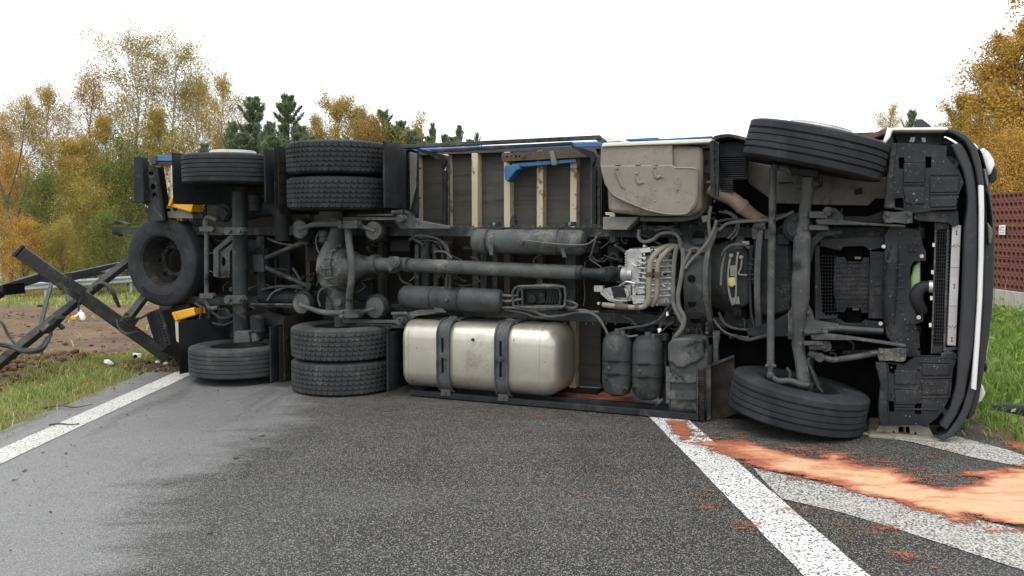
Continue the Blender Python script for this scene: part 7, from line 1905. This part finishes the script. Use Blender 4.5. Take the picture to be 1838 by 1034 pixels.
shard(246, 655, .075, 'white broken lamp shell standing in the grass nearest the bare earth', 1, lift=.05)
o = MB().cyl((0, -.03, .03), (0, -.05, .03), .02, 12); hole_ = mesh_obj('socket', o.v, o.f, 'black', bpy.data.objects['broken_piece'])
shard(196, 667, .06, 'crumpled white and silver piece lying left of the lamp shell', 2, lift=.03)
shard(291, 641, .075, 'grey white torn plate under the crushed lamp housing', 3, lift=.02)
shard(306, 641, .09, 'largest silvery sheet scrap below the lower lamp bracket', 4, 'chrome', lift=.02)
shard(297, 657, .035, 'small white splinter on the earth at the line end', 5)
shard(283, 657, .03, 'tiny white splinter left of the small white one', 6)
shard(322, 645, .03, 'tiny white chip beside the black mud flap', 7)
def leaf(px, py, sz, label, seed, m='rust', name='fallen_leaf', cat='leaf'):
    r = random.Random(seed); q = G(px, py); a = r.uniform(0, 6.28)
    b = MB(); ax_ = Vector((math.cos(a), math.sin(a), 0)); sd = Vector((-math.sin(a), math.cos(a), 0))
    L = [(-1, 0, .1), (-.5, .45, .5), (0, .6, .2), (.5, .4, .55), (1, 0, .3), (.5, -.4, .3), (0, -.6, .6), (-.5, -.45, .2)]
    pts = [ax_ * (u * sz) + sd * (v * sz) + Vector((0, 0, h * sz * .5 + .003)) for u, v, h in L]
    mid_ = [ax_ * (u * sz) + Vector((0, 0, .003)) for u in (-.5, 0, .5)]
    b.add(pts + mid_, [(0, 1, 8), (1, 2, 9, 8), (2, 3, 10, 9), (3, 4, 10), (4, 5, 10), (5, 6, 9, 10), (6, 7, 8, 9), (7, 0, 8)])
    b.tube([mid_[0], ax_ * (-1.7 * sz) + Vector((0, 0, .01))], .0015, 4, False)
    o = mesh_obj(name, b.v, b.f, m, smooth=False); o.location = q + Vector((0, 0, .001))
    return tag(o, label, cat, 'fallen leaves scattered on the asphalt')
for i, (x, y, s, l) in enumerate((
    (423, 823, .035, 'largest dark brown curled leaf on the open asphalt'),
    (472, 783, .026, 'brown leaf on the asphalt behind the largest one'),
    (452, 789, .02, 'flat brown leaf just left of the brown leaf behind the largest one'),
    (45, 846, .022, 'brown leaf beside the white line in the left corner'),
    (377, 957, .02, 'small brown leaf alone low on the pale asphalt'),
    (25, 863, .018, 'dark leaf lowest at the left picture edge'),
    (118, 815, .018, 'dark leaf on the pale asphalt right of the line'),
    (229, 745, .02, 'dark leaf between line and dark skid patch'),
    (78, 813, .016, 'dark leaf next to the line below the twig'),
    (568, 704, .02, 'brown leaf near the lower drive wheel'),
    (206, 691, .024, 'orange leaf on the asphalt edge by the churned earth'),
    (228, 656, .02, 'reddish leaf in the grass between the white pieces'))): leaf(x, y, s, l, i, 'rust' if i not in (10, 11) else 'exhaust')
b = MB().tube([(0, 0, .008), (.08, .02, .012), (.17, .0, .008), (.24, .02, .01)], .007, 6)
o = mesh_obj('twig', b.v, b.f, 'bark'); o.location = G(88, 764); tag(o, 'short dark twig lying left of the white line', 'twig')
b = MB().tube([(0, 0, .01), (.15, .03, .03), (.3, .0, .02), (.42, .09, .03)], [.01, .009, .007, .003], 6).tube([(.15, .03, .03), (.2, .1, .04)], .004, 4).tube([(.05, 0, .02), (-.02, .08, .03)], .005, 4)
o = mesh_obj('twig', b.v, b.f, 'bark'); o.location = G(75, 735); tag(o, 'long forked twig at the grass edge of the asphalt', 'twig')
# dark tube in the right verge
ta, tb_ = D(1782, 733, 7.5), D(1990, 747, 6.9)
b = MB().tube([ta, ta.lerp(tb_, .1), ta.lerp(tb_, .5), tb_], [.03, .052, .055, .055], 18, False)
vs_, org = centred(b.v); o = mesh_obj('pipe', vs_, b.f, 'bumper'); o.location = org
tag(o, 'dark grey pipe lying in the long grass beside the bumper', 'pipe')
